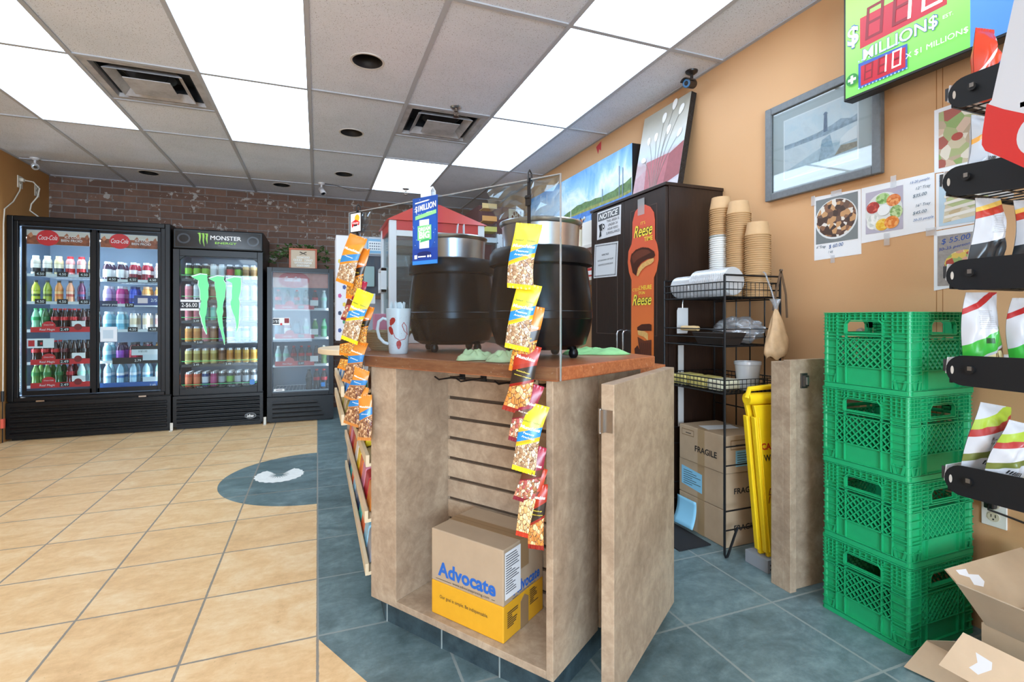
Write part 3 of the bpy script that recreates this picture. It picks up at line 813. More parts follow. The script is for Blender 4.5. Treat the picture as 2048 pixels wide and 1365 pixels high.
for k, zz in enumerate(SZ):
    S = shelf(T, -.433, .111, 5.79, 6.32, zz-.01)
    b = B(); b.plane((-.433, 5.787, zz-.02), (1,0,0), (0,0,1))
    if k in (0, 1, 2): b.rect(.02, .4, .0, .05, RED).ell(.16,.05,.045,.04,RED).txt('Real Magic', .14, .022, .02, WHITE).rect(.24,.3,.006,.044,TAGB).txt('2.49',.27,.025,.02,WHITE).rect(.36,.44,.04,.1,TAGW)
    b.build('price_strip', None, S, smooth=0) if b.v else None
    names = SR[k].split()
    for i, nme in enumerate(names):
        if nme != '-': place(D[nme][1], -.385 + .45*i/(len(names)-1), 5.85, zz-.009, '%s, %s from left on %s shelf of the shortest cooler' % (D[nme][0], ORD[i - names.count('-')], ('top','second','third','bottom')[k]), 'drinks in the single-door cooler', 1. if k < 3 else 1.1)
for xx, lb in ((-1.31+.002, 'small white anchor bracket on the floor between the two-door cooler and its neighbour'), (-.50, 'small white anchor bracket on floor left of the shortest cooler')):
    b = B().box(xx-.012, xx+.012, 5.66, 5.70, 0, .004).box(xx-.012, xx+.012, 5.696, 5.70, .004, .075)
    tag(b.build('floor_bracket', M('#d8d4c8', .5), smooth=0), lb, 'bracket')
# ---- on the small cooler: ivy and a framed sign
b = B().mat(M('#b5552e', .45)); fx0, fx1, fy, fz0, fz1 = -.285, -.005, 5.90, 1.606, 1.835
T = thing('framed_sign', 'small orange framed sign with letter tiles standing on the shortest cooler', 'sign', (-.145, 5.9, fz0))
for q in ((fx0,fx1,fz0,fz0+.018),(fx0,fx1,fz1-.018,fz1),(fx0,fx0+.018,fz0+.018,fz1-.018),(fx1-.018,fx1,fz0+.018,fz1-.018)): b.box(q[0],q[1],fy,fy+.02,q[2],q[3])
b.build('frame', None, T, smooth=0, bevel=.003)
b = B().mat(M('#cdbba2', .7)).box(fx0+.018, fx1-.018, fy+.008, fy+.016, fz0+.018, fz1-.018)
b.plane((-.145, fy+.0075, 1.72), (1,0,0), (0,0,1))
for s in (-1, 1): b.line([(-.035*s, .075), (.035*s, .045)], .006, INK); b.line([(-.035*s, .045), (.03*s, .08)], .004, M('#6a5a48',.6))
for k, wd in enumerate(('GATHER', 'HERE WITH', 'THANKFUL', 'HEARTS')):
    n = len(wd)
    for i, chh in enumerate(wd):
        if chh == ' ': continue
        u = (i - (n-1)/2) * .0215
        b.rect(u-.0095, u+.0095, .018-.03*k-.0105, .018-.03*k+.0105, M('#efe9dc',.6)).txt(chh, u, .018-.03*k, .012, INK)
b.build('panel', None, T, smooth=0)
T = thing('ivy_plant', 'trailing green ivy behind the framed sign on the shortest cooler', 'plant', (-.15, 6.06, 1.606))
B().lathe([(.05,1.606),(.07,1.63),(.08,1.70),(.084,1.705),(.074,1.705),(.06,1.64),(0,1.64)], 20, (-.15,6.08,0)).build('pot', M('#5a4634', .8), T)
leafm = M('#4c6a35', .5, var=.35, vs_=40., name='ivy_leaf')
lb_, st_ = B(), B()
random.seed(5)
for k in range(30):
    an = random.uniform(0, 2*PI)
    pts = []
    L = random.uniform(.12, .34)
    for i in range(7):
        q = i / 6
        pts.append((max(-.46, min(.10, -.15 + L*q*math.cos(an)*1.25)), 6.07 + .11*q*math.sin(an), max(1.64, 1.70 + .22*math.sin(q*2.2)*random.uniform(.5, 1.1) - .14*q*q)))
    st_.tube(pts, .0022, 5)
    for p in pts[1:]:
        for r in range(3):
            s = random.uniform(.022, .038)
            Mx = Matrix.Translation(p) @ Matrix.Rotation(random.uniform(0,6.28),4,'Z') @ Matrix.Rotation(random.uniform(-.3,1.3),4,'X') @ Matrix.Rotation(random.uniform(-.6,.6),4,'Y')
            lb_.T = Mx
            lb_.add([(0,0,0),(s*.55,s*.25,.004),(s*.5,s*.7,-.002),(0,s*1.3,-.008),(-s*.5,s*.7,-.002),(-s*.55,s*.25,.004),(0,s*.6,.006)], [(0,1,6),(1,2,6),(2,3,6),(3,4,6),(4,5,6),(5,0,6)])
st_.build('stem', M('#5a5a34', .7), T)
lb_.build('foliage', leafm, T)
# ================================================================ THE COUNTER
def lam(name, c):
    t = NT(name)
    P = t.obj()
    a = t.noise(3.2, 8, .7, P, 1.2); bb = t.noise(22., 5, .75, P, .5); cc = t.noise(90., 3, .6, P)
    n = t.math('MULTIPLY_ADD', bb, .45, t.math('MULTIPLY', a, .55))
    col = t.ramp(n, [(.36, c[0]), (.48, c[1]), (.6, c[2])])
    ve = t.math('GREATER_THAN', t.math('MULTIPLY', bb, cc), .40)
    t.set(col=t.mix(t.math('MULTIPLY', ve, .3), col, '#8a7058'), rough=.5, spec=.35)
    return t.m
LAM = lam('travertine_laminate', ('#8d7863', '#a38d76', '#b7a289'))
t = NT('cherry_laminate'); P = t.obj()
mp = t.n('ShaderNodeMapping', Vector=P, Scale=(3., 30., 30.), Rotation=(0, 0, R(-34)))
n1 = t.noise(3., 6, .65, mp.outputs[0], .8); sc = t.math('GREATER_THAN', t.noise(140., 3, .7, P), .67)
t.set(col=t.mix(t.math('MULTIPLY', sc, .55), t.ramp(n1, [(.3, '#8e4a2b'), (.5, '#a55f3a'), (.7, '#b8754b')]), '#d8b49a'), rough=.35, spec=.5)
CHERRY = t.m
TEALT = NT('dark_teal_tile'); P = TEALT.obj()
TEALT.set(col=TEALT.ramp(TEALT.noise(18., 6, .7, P), [(.35, '#27363c'), (.6, '#3d4f55')]), rough=.5)
BIRCH = M('#d9c3a0', .5, var=.07, vs_=8., name='birch')
AX, AY = .176, 1.838
au, an_ = Vector((.5606, -.828, 0)), Vector((.828, .5606, 0))
ARZ = math.degrees(math.atan2(-.828, .5606))
L = .739
CT = thing('shop_counter', 'beige stone-look counter with an open cabinet end and red-brown wood top', 'counter', (AX, AY, 0), ARZ)
# cabinet end in its own axes: x along the front, y into the cabinet
b = B()
b.box(0, .127, 0, .28, .10, .91)
b.build('left_stile', LAM, CT, local=True, smooth=0, bevel=.0015)
b = B().box(.717, L, 0, .28, .10, .91)
b.build('side_panel', LAM, CT, local=True, smooth=0, bevel=.0015)
b = B().box(.127, .717, 0, .28, .10, .122)
b.build('bottom_shelf', LAM, CT, local=True, smooth=0, bevel=.0015)
b = B().mat(LAM)
g0 = .78
zs = [.122] + sorted(g0 - .0763*k for k in range(-1, 9)) + [.91]
for p, q in zip(zs, zs[1:]): b.box(.127, .717, .262, .272, p + (.006 if p > .13 else 0), q - (.006 if q < .9 else 0))
b.mat(M('#4a3a2c', .8)).box(.127, .717, .272, .279, .122, .91)
b.build('slatwall', None, CT, local=True, smooth=0)
b = B().prism([(.415,1.995),(.835,1.39),(1.06,1.495),(1.06,2.08),(.83,2.28),(.83,3.38),(.415,3.38)], .10, .91)
b.build('base', LAM, CT, smooth=0)
b = B().mat(TEALT.m).prism([(.225,1.852),(.612,1.283),(.80,1.40),(1.02,1.53),(1.02,2.05),(.8,2.25),(.8,3.36),(.225,3.36)], 0, .10)
b.mat(M('#8b9390', .8))
for k in (.02, .40, .74):
    p = Vector((.225,1.852,0)) + (Vector((.612,1.283,0)) - Vector((.225,1.852,0))) * k
    b.bar((p.x-.0012, p.y-.001, 0), (p.x-.0012, p.y-.001, .1), .004, .004)
b.build('toe_kick', None, CT, smooth=0)
WT = [(.156,1.849),(.592,1.203),(1.088,1.45),(1.088,2.11),(.86,2.31),(.86,3.40),(.20,3.40),(.155,2.2)]
B().prism(WT, .911, .95).build('worktop', CHERRY, CT, smooth=0, bevel=.004)
# candy shelves down the aisle side
b = B().mat(LAM).box(.36, .40, 1.99, 3.36, .10, .91).box(.175, .40, 3.34, 3.36, .10, .91)
b.build('aisle_back_panel', None, CT, smooth=0)
for zz, xa, ya, yb in ((.155,.160,1.87,3.3),(.345,.158,1.87,3.3),(.545,.162,1.87,3.3),(.655,.088,2.1,2.95),(.765,.088,2.12,2.95)):
    b = B().mat(BIRCH)
    b.prism([(xa, zz), (xa+.012, zz), (.20 if ya < 2 else .36, zz+.004), (.36, zz+.05), (.36, zz+.062), (.20 if ya < 2 else .30, zz+.016), (xa+.014, zz+.012), (xa+.014, zz+.052), (xa, zz+.052)][:2] + [(.36, zz+.03), (.36, zz+.042), (xa+.012, zz+.012), (xa+.012, zz+.042), (xa, zz+.042)], ya+.01, yb, lambda u, v, w: (u, w, v))
    b.build('candy_shelf', None, CT, smooth=0)
# birch end of the service desk behind it
pts = [(.1535 - .152*math.sin(R(a)), 2.47 - .21*math.cos(R(a))) for a in range(0, 181, 9)]
o = B().prism(pts, .920, .944).build('round_end_top', BIRCH, CT, smooth=30, bevel=.003); o['label'] = 'pale birch rounded top'
# peg hooks on the slat wall
M_ct = mat_of(CT)
for k, (u, zz) in enumerate(((.20,.865),(.30,.865),(.46,.868),(.52,.87),(.585,.868))):
    p = M_ct @ Vector((u, .262, zz))
    H = thing('peg_hook', '%s black peg hook from the left, high on the slat wall inside the counter' % ORD[k], 'hook', p, ARZ, 'peg hooks on the slat wall')
    B().tube([(0,-.001,0),(0,-.13,0),(0,-.15,.012)], .003, 8).build('wire', BLACK, H, local=True)
    B().box(-.012, .012, -.006, -.001, -.012, .012).build('hook_plate', M('#d8d4cc', .5) if k > 1 else BLACK, H, local=True, smooth=0)
b = B().mat(LAM).box(1.095, 1.33, 1.735, 1.80, 0, .858).mat(CHERRY).box(1.09, 1.345, 1.725, 1.81, .858, .888)
b.build('hinge_post', None, CT, smooth=0)
b = B().mat(M('#e6ebe6', .5)).box(.158, .172, 1.905, 1.965, .80, .905); b.plane((.158, 1.9048, .80), (1,0,0), (0,0,1)).rect(.002,.012,.03,.05,M('#2f8a5a',.5)).plane((.1578, 1.965, .80), (0,-1,0), (0,0,1)).poly([(.015,.055),(.045,.055),(.03,.08)], M('#2f8a5a',.5)).rect(.012,.05,.035,.04,INK).rect(.012,.04,.025,.03,INK)
b.build('leaflet', None, CT, smooth=0)['label'] = 'white leaflet with green triangle'
# ---- half-height gates
gp, gq = Vector((.732,1.149,0)), Vector((1.195,1.483,0))
gd = (gq - gp).normalized(); gn = Vector((-gd.y, gd.x, 0))
GT = thing('swing_gate', 'beige half-height gate standing open beside the counter cabinet', 'gate', gp, math.degrees(math.atan2(gd.y, gd.x)))
ln = (gq - gp).length
B().box(0, ln, 0, .037, .06, .904).build('panel', LAM, GT, local=True, smooth=0, bevel=.0015)
b = B().mat(M('#8f8a84', .35, .9)).box(-.002, .0, .004, .026, .775, .835).box(-.012, -.001, .026, .034, .775, .835).cyl((-.006,.038,.772),(-.006,.038,.838),.005,n=10)
b.box(-.006, .03, .037, .040, .78, .83)
b.build('latch', None, GT, local=True, smooth=30)
GT2 = thing('gate_post', 'beige half-height gate post panel fixed to the wall beside the crates', 'gate post', (1.95, 1.5, 0))
b = B().mat(LAM).box(1.729, 2.149, 1.487, 1.545, 0, .905)
b.build('panel', None, GT2, smooth=0, bevel=.0015)
B().box(1.729, 1.762, 1.455, 1.4865, 0.0, .915).build('stop_strip', LAM, GT2, smooth=0, bevel=.0015)
B().box(1.763, 2.149, 1.470, 1.4865, 0.0, .915).build('face_board', LAM, GT2, smooth=0, bevel=.0015)
b = B().mat(M('#6f6b68', .4, .9)).box(1.80, 1.835, 1.464, 1.4695, .80, .86).box(1.806, 1.829, 1.452, 1.464, .808, .852)
b.mat(M('#b9b6b2', .3, .9)).box(1.812, 1.823, 1.448, 1.452, .815, .845)
b.build('latch', None, GT2, smooth=0, bevel=.001)
tag(B().box(1.56, 1.745, 1.90, 2.20, .0005, .006).build('floor_mat', M('#1c1d20', .9), smooth=0), 'black floor mat corner showing beside the open gate', 'mat')
# ---- clear plastic shield
pn = Vector((.828, .5606, 0)); pd = Vector((-.5606, .828, 0))
PP = Vector((.595, 1.187, 0))                       # foot of its right edge
def sh(px, py, off=0.): return on(px, py, p=PP - pn*off, n=pn)
SH = thing('sneeze_guard', 'clear plastic shield standing along the counter in front of the black kettles', 'shield', PP, math.degrees(math.atan2(pd.y, pd.x)))
PLEX = clear('plexiglass', '#e9f0f4', .026, .005, '#c9d4dc', edge=.1)
EDGEM = clear('plexi_edge', '#b9c6cc', .25, .35, '#dfe8ec')
W = .872
b = B().mat(PLEX).box(.003, W-.003, -.0025, .0025, .915, 1.457)
b.mat(EDGEM).box(0, .003, -.0025, .0025, .915, 1.46).box(W-.003, W, -.0025, .0025, .915, 1.46).box(.003, W-.003, -.0025, .0025, 1.457, 1.46)
b.build('sheet', None, SH, local=True, smooth=0)
# crumpled film left on the corners
film = clear('clear_film', '#f4f7f8', .20, .05, '#ffffff', rough=.08)
random.seed(21)
def filmpatch(x0, x1, z0, z1, nx, nz, amp):
    hh = [[random.uniform(-1, 1)*amp for i in range(nx+1)] for j in range(nz+1)]
    b = B().mat(film)
    b.grid(lambda u, v: (x0+(x1-x0)*u, -(.006 + amp + hh[round(v*nz)][round(u*nx)]), z1 - (z1-z0)*v*(1-.55*abs(u-.35))*(1+.15*math.sin(u*17))), nx, nz)
    return b.build('protective_film', None, SH, local=True, smooth=0)
filmpatch(.01, .25, 1.345, 1.456, 12, 6, .007)
filmpatch(.77, .868, 1.35, 1.455, 8, 6, .006)
# lottery card folded over the top edge
p = sh(855, 400)
k = (Vector((p.x, p.y, 0)) - PP).dot(pd)
LC = thing('lottery_card', 'dark blue $1 MILLION lottery card hooked over the clear shield', 'sign', PP + pd*k + Vector((0,0,1.2)), math.degrees(math.atan2(-pd.y, -pd.x)))
b = B().mat(M('#1c4c9c', .35)); w2, z0, z1 = .054, .05, .262
b.prism([(-w2, z0), (w2, z0), (w2, z1), (-w2, z1)], .0105, .012, lambda u, v, w: (u, -w, v))
b.plane((0, -.0120, 0), (1,0,0), (0,0,1))
DB, SKY_, CRM = M('#16337e', .35), M('#2f7fd0', .35), M('#dff0c8', .4)
b.ell(0, .17, .05, .08, M('#1f55b0', .35)).rect(-w2, w2, z0, z0+.05, M('#1a3f94',.35)).rect(-w2, w2, z0, z0+.012, SKY_)
b.poly([(-.042,.243),(.018,.248),(.018,.252),(-.042,.247)], WHITE).txt('$1MILLION', .004, .229, .022, WHITE, bold=.03, shear=.12, rot=6, width=.092).poly([(.008,.2095),(.042,.2125),(.042,.2155),(.008,.2125)], WHITE)
b.poly([(-.04,.192),(.05,.205),(.05,.217),(-.04,.204)], M('#8fdc8c',.4))
b.rect(-.022, .02, .10, .19, M('#e9eef4',.4)).rect(-.03, .03, .126, .172, M('#7ccf86',.4)).txt('DREAM', 0, .161, .012, WHITE, bold=.03, rot=3).txt('BIG', 0, .142, .022, WHITE, bold=.04, width=.046).poly([(-.02,.119),(.024,.124),(.018,.131),(-.014,.127)], M('#3fae6a',.4))
for q in range(34):
    b.ell(random.uniform(-.05,.05), random.uniform(.10,.255), .0011, .0011, WHITE, 6); b.lay -= EPS*.45
b.ell(0, .083, .03, .007, M('#0f2460',.4)).rect(-.042,-.03,.068,.08,WHITE).rect(-.026,.008,.072,.076,WHITE).ell(.018,.074,.004,.004,WHITE,10).ell(.028,.074,.004,.004,WHITE,10)
b.build('card', None, LC, local=True, smooth=0)
b = B().mat(M('#dfe5ec', .3)); b.prism([(-.010, z1), (-.0105, z1+.02), (0, z1+.032), (.012, z1+.02), (.014, z1-.03), (.012, z1-.03), (.010, z1+.018), (0, z1+.028), (-.009, z1+.018), (-.0085, z1)], -.02, .024, lambda u, v, w: (w, u, v))
b.build('hook_tab', None, LC, local=True, smooth=0)
# ================================================================ ON THE COUNTER
KB = M('#08080a', .24, spec=.2, bump=.15, bsc=520.); KBL = M('#0f0f12', .34, spec=.22, bump=.2, bsc=420.)
def kettle(x, y, label):
    K = thing('soup_kettle', label, 'kettle', (x, y, .95), group='black soup kettles')
    c = (x, y, .95)
    B().lathe([(0,.03),(.125,.03),(.15,.045),(.165,.09),(.1715,.128),(.1735,.130),(.1735,.152),(.1715,.154),(.169,.2),(.160,.27),(.155,.302),(0,.302)], 48, c).build('body', KB, K)
    B().lathe([(.150,.300),(.172,.303),(.1735,.312),(.1705,.340),(.160,.356),(.132,.362),(.128,.35),(.150,.340)], 48, c, cap=False).build('rim', KBL, K)
    B().lathe([(.126,.350),(.1275,.385),(.130,.432),(.137,.438),(.1395,.444),(.137,.448),(.131,.446),(.126,.438),(.122,.36),(0,.356)], 48, c, cap=False).build('inset_pan', STEEL, K)
    for a in (40, 130, 220, 310):
        b = B(); b.lathe([(0,0),(.010,.002),(.015,.01),(.016,.018),(.012,.03),(0,.034)], 14, (x+.118*math.cos(R(a)), y+.118*math.sin(R(a)), .95)); b.build('foot', KBL, K)
    return K
kettle(.70, 1.55, 'black soup kettle nearest the shield edge, behind the yellow nut packets')
kettle(.504, 1.97, 'black soup kettle behind the blue lottery card, farther left')
t_ = thing('tongs', 'white-handled tongs standing in the farther kettle pan', 'tongs', (.52, 1.97, 1.31))
b = B()
for s in (-1, 1): b.bar((.52+s*.02, 1.93, 1.313), (.535+s*.012, 1.96, 1.455), .018, .003, up=(1,0,0))
b.build('handle', M('#dfe3e4', .4), t_, smooth=0)
# mug of straws
mx, my = .278, 1.885
MG = thing('mug', 'tall white mug with red bulb pattern, full of straws', 'mug', (mx, my, .95))
b = B().lathe([(0,.0),(.031,.0),(.034,.004),(.0375,.05),(.0425,.12),(.0455,.165),(.044,.166),(.041,.12),(.033,.008),(0,.008)], 36, (mx,my,.95))
mug = b.build('body', M('#efeeec', .25), MG)
b = B(); dirc = ray(790, 660); ang0 = math.atan2(-dirc.y, -dirc.x)
def mugmap(u, v, w):      # u across towards the viewer's right, v height
    r = .034 + .0115*(v/.166) + .0012 + w
    a = ang0 + u / .04
    return Vector((mx + r*math.cos(a), my + r*math.sin(a), .95 + v))
b.map = mugmap; b.lay = 0
random.seed(4)
for k in range(150):
    b.ell(random.uniform(-.055,.055), random.uniform(.012,.14), .0007, .0007, M('#7a2a2c',.5), 5); b.lay = 0
RB = M('#c42a22', .4)
b.line([(-.03,.125),(-.025,.09),(-.012,.06),(.005,.05),(.025,.055),(.034,.075),(.03,.1),(.018,.115),(.012,.105),(.02,.085),(.04,.07)], .0022, RB)
for u, v, r_ in ((-.022,.118,-30),(-.028,.085,20),(.001,.034,0)):
    ca, sa = math.cos(R(r_)), math.sin(R(r_))
    b.poly([(u + (.009*math.sin(q)*(1-.25*math.cos(q)))*ca - (-.016*math.cos(q))*sa, v + (.009*math.sin(q)*(1-.25*math.cos(q)))*sa + (-.016*math.cos(q))*ca) for q in [2*PI*i/14 for i in range(14)]], RB)
b.build('print', None, mug, smooth=0)
a = ang0 - 1.55
b = B().tube([(mx + r*math.cos(a), my + r*math.sin(a), .95 + zz) for r, zz in ((.040,.125),(.055,.130),(.070,.118),(.075,.09),(.068,.06),(.052,.042),(.036,.036))], .0058, 10)
b.build('handle', M('#efeeec', .25), MG)
random.seed(6)
for k in range(26):
    an = random.uniform(0, 6.28); r_ = .034 * math.sqrt(random.random())
    ax, ay = mx + r_*math.cos(an), my + r_*math.sin(an)
    o = B().tube([(mx+(ax-mx)*.6, my+(ay-my)*.6, .962), (ax, ay, .95 + random.uniform(.178,.192))], .0028, 6).build('straw', M('#f4f4f2', .5))
    tag(o, 'white wrapped straw in the tall bulb-pattern mug', 'straw', 'straws in the mug')
# wicker basket
t = NT('wicker'); P = t.obj()
wv = t.n('ShaderNodeTexWave', Vector=P, Scale=70., Distortion=1.5, bands_direction='Z')
t.set(col=t.ramp(wv.outputs['Fac'], [(.2, '#8a6a44'), (.7, '#d8bd92')]), rough=.75, bump=wv.outputs['Fac'], bs=.8, bd=.004)
BK = thing('wicker_basket', 'round wicker basket behind the bulb-pattern mug', 'basket', (.275, 2.11, .95))
B().lathe([(0,0),(.06,0),(.075,.02),(.098,.068),(.102,.075),(.096,.074),(.072,.022),(.055,.006),(0,.006)], 32, (.265,2.12,.95)).build('bowl', t.m, BK)
b = B(); b.tube([(.265+.1*math.cos(2*PI*k/40), 2.12+.1*math.sin(2*PI*k/40), 1.024+.002*(k % 2)) for k in range(40)], .006, 8, closed=True); b.build('rim', t.m, BK)
# green cloths
def cloth(cx_, cy_, r0, name, label, seed, m, hgt, sq=1.):
    random.seed(seed)
    ph = [random.uniform(0, 6) for _ in range(6)]
    def fn(u, v):
        a = u * 2 * PI
        q = v
        rr = r0 * q * (1 + .18*math.sin(2*a+ph[0]) + .14*math.sin(3*a+ph[1]) + .08*math.sin(5*a+ph[2]))
        z = hgt * (1 - q**5) * (.62 + .22*math.sin(3*a+ph[3]+5*q) + .16*math.sin(7*a-6*q+ph[5])) + .004*math.sin(9*a + 11*q + ph[4])*q + .004
        return (cx_ + rr*math.cos(a), cy_ + sq*rr*math.sin(a), .951 + max(.0005, z if q < .99 else .0005))
    b = B(); b.grid(fn, 40, 12)
    return tag(b.build(name, m, smooth=60, solid=.002), label, 'cloth')
CL1, CL2 = M('#cdd6a0', .9, var=.1), M('#8fc98a', .9, var=.06)
for px, py, r0, nm, sd, m, hg in ((1020,712,.05,'pale green crumpled cloth left of the nut packets by the kettle foot',3,CL1,.028),(1075,716,.046,'pale green crumpled cloth right of the nut packets under the kettle',8,CL1,.03)):
    q = on(px, py, Z=.951); q = Vector((q.x, q.y, 0))
    d = (q - PP).dot(pn)
    q += pn*(r0*1.42 - d)
    cloth(q.x, q.y, r0, 'cloth', nm, sd, m, hg)
cloth(.94, 1.62, .10, 'cloth', 'bright green folded cloth flat on the counter right of the kettle', 12, CL2, .018, 1.)
# popcorn machine: glass box with a red hipped roof
px0, px1, py0, py1 = .338, .842, 2.6, 2.97
PM = thing('popcorn_machine', 'white framed glass popcorn machine with red pitched roof behind the kettles', 'popcorn machine', (.59, 2.78, .95))
WM = M('#e9e9ea', .4)
b = B().mat(WM)
for xx in (px0, px1-.036):
    for yy in (py0, py1-.036): b.box(xx, xx+.036, yy, yy+.036, .951, 1.578)
b.box(px0+.036, px1-.036, py0+.004, py0+.03, 1.50, 1.53).box(px0+.036, px1-.036, py1-.03, py1-.004, 1.50, 1.53).box(px0, px1, py0+.01, py1-.01, .951, 1.0)
b.build('frame', None, PM, smooth=0, bevel=.002)
RR = M('#c9302f', .4)
b = B().mat(RR).box(px0+.036, px1-.036, py0+.004, py0+.012, 1.53, 1.578).box(px0+.036, px1-.036, py1-.012, py1-.004, 1.53, 1.578).box(px0+.004, px0+.012, py0+.036, py1-.036, 1.53, 1.578).box(px1-.012, px1-.004, py0+.036, py1-.036, 1.53, 1.578)
e = .012
cxm, cym = (px0+px1)/2, (py0+py1)/2
b.mat(M('#dd4a44', .4)).add([(px0-e,py0-e,1.579),(px1+e,py0-e,1.579),(px1+e,py1+e,1.579),(px0-e,py1+e,1.579),(cxm-.05,cym,1.715),(cxm+.05,cym,1.715)], [(3,2,1,0),(0,1,5,4),(1,2,5),(2,3,4,5),(3,0,4)])
b.build('roof', None, PM, smooth=0)
pg = clear('popcorn_glass', '#e6eef0', .06, .05, '#aab4b8')
b = B().mat(pg).box(px0+.036, px1-.036, py0+.014, py0+.018, 1.0, 1.5).box(px0+.012, px0+.016, py0+.036, py1-.036, 1.0, 1.578).box(px1-.016, px1-.012, py0+.036, py1-.036, 1.0, 1.578).box(px0+.036, px1-.036, py1-.018, py1-.014, 1.0, 1.5)
b.build('glass', None, PM, smooth=0)
b = B().mat(WM)
hz0, hz1 = 1.215, 1.345
yy0, yy1 = 2.70, 2.83
for q in ((yy0, yy1, hz0, hz0+.018), (yy0, yy1, hz1-.018, hz1), (yy0, yy0+.018, hz0, hz1), (yy1-.018, yy1, hz0, hz1)): b.box(px0-.03, px0+.0, q[0], q[1], q[2], q[3])
b.build('door_handle', None, PM, smooth=0, bevel=.002)
b = B().lathe([(0,0),(.07,0),(.085,.06),(.088,.1),(.08,.1),(.07,.01),(0,.01)], 24, (cxm, cym, 1.36)); b.cyl((cxm,cym,1.46),(cxm,cym,1.58),.008,n=8); b.build('kettle', STEEL, PM)
b = B(); random.seed(9)
b.grid(lambda u, v: (px0+.04+(px1-px0-.08)*u, py0+.04+(py1-py0-.08)*v, 1.0+.07*math.sin(PI*u)*math.sin(PI*v)+random.uniform(0,.02)), 28, 20)
o = b.build('popcorn', M('#e9dcb8', .9, var=.12, vs_=60.), PM); o['kind'] = 'stuff'
o = B().lathe([(0,0),(.02,0),(.024,.03),(.02,.045),(.022,.06),(.026,.075),(.02,.095),(0,.102)], 16, (.352, 2.44, 1.215), mats=[M('#2a5a7a',.3)]*2+[M('#dfe3e8',.3)]*2+[M('#c9a4a8',.3)]*4).build('salt_shaker')
o.location.z = -.26
tag(o, 'small white and blue capped shaker left of the farther kettle', 'shaker')
# back stand of the till area: white display case with small goods
DC = thing('display_case', 'white sided display case at the till, behind the hanging packets', 'display case', (.26, 3.22, .95))
x0, x1, y0, y1 = .10, .40, 3.08, 3.32
CM = M('#c9cacf', .45)
b = B().mat(CM).box(x0, x0+.075, y0, y0+.012, .951, 1.56).box(x1-.02, x1, y0, y0+.012, .951, 1.56).box(x0, x0+.012, y0+.012, y1, .951, 1.56).box(x1-.012, x1, y0+.012, y1, .951, 1.56).box(x0, x1, y1-.01, y1, .951, 1.56).box(x0+.075, x1-.02, y0, y0+.012, 1.46, 1.56)
b.build('case', None, DC, smooth=0)
b = B(); b.plane((x0, y0-.0005, .95), (1,0,0), (0,0,1))
b.rect(.17,.275,.515,.60,M('#7fb4d4',.5)).rect(.18,.265,.53,.585,WHITE)
for r in range(3):
    for c in range(6): b.rect(.186+.0125*c,.193+.0125*c,.536+.016*r,.544+.016*r,M('#5a6a7a',.5)); b.lay -= EPS*.5
b.build('calendar', None, DC, smooth=0)
for k in range(9):
    b = B(); b.plane((x0, y0-.0005, .95), (1,0,0), (0,0,1)); b.ell(.02+.025*(k%2), .06+.05*k, .011, .014, M(('#27407f','#2f7a5a','#1c2a4a','#c9b23a','#b23a7a')[k%5],.5), 5); b.build('sticker', None, DC, smooth=0)
b = B().mat(M('#3a4450', .5)).box(x0+.075, x1-.02, y0+.10, y0+.11, 1.2, 1.46); b.build('dark_panel', None, DC, smooth=0)
b = B().mat(M('#6b4a3a', .6)).box(x0+.075, x1-.02, y0+.012, y0+.10, 1.195, 1.215); b.build('shelf_board', None, DC, smooth=0)
def boxthing(name, label, cat, x0, x1, y0, y1, z0, z1, m, group=None, bev=.003):
    return tag(B().box(x0, x1, y0, y1, z0, z1).build(name, m, smooth=0, bevel=bev), label, cat, group)
b = B().prism([(-.028+.0,-.06),(.028,-.06),(.03,-.05),(.03,.05),(.028,.06),(-.028,.06),(-.03,.05),(-.03,-.05)], 0, .02, lambda u, v, w: (.288+u, 3.14-w, 1.33+v))
tag(b.build('ticket_checker', M('#9fb8b4', .3), smooth=0), 'pale green rounded screen inside the white display case', 'screen')
def at_till(px, py, z=None, Y=None): return on(px, py, Z=z) if Y is None else on(px, py, Y=Y)
boxthing('donation_box', 'pink box on the counter behind the wicker basket', 'box', .235, .32, 2.3, 2.38, .951, 1.10, M('#d88aa8', .5))
cp = (.31, 2.6)
CU = thing('paper_cup', 'tan paper cup with white lid at the till', 'cup', (cp[0]-.02, cp[1]-.1, .95))
b = B().lathe([(0,0),(.03,0),(.04,.12),(0,.12)], 20, (.29, 2.5, .951)); b.build('cup', M('#c99a6c', .6), CU)
B().lathe([(0,.12),(.042,.12),(.042,.128),(.036,.140),(0,.140)], 20, (.29, 2.5, .951)).build('lid', WHITE, CU)
CR = thing('card_reader_sign', 'small white contactless pay sign standing by the till', 'sign', (.25, 2.85, .95))
b = B().mat(WHITE).box(.205, .295, 2.85, 2.854, 1.16, 1.215); b.plane((.25, 2.8495, 1.19), (1,0,0), (0,0,1)); b.txt('Pay', .012, 0, .025, INK, bold=.01).ell(-.024, 0, .011, .012, INK)
b.build('card', None, CR, smooth=0)
B().box(.244, .256, 2.854, 2.862, .951, 1.19).build('stand', BLACK, CR, smooth=0)
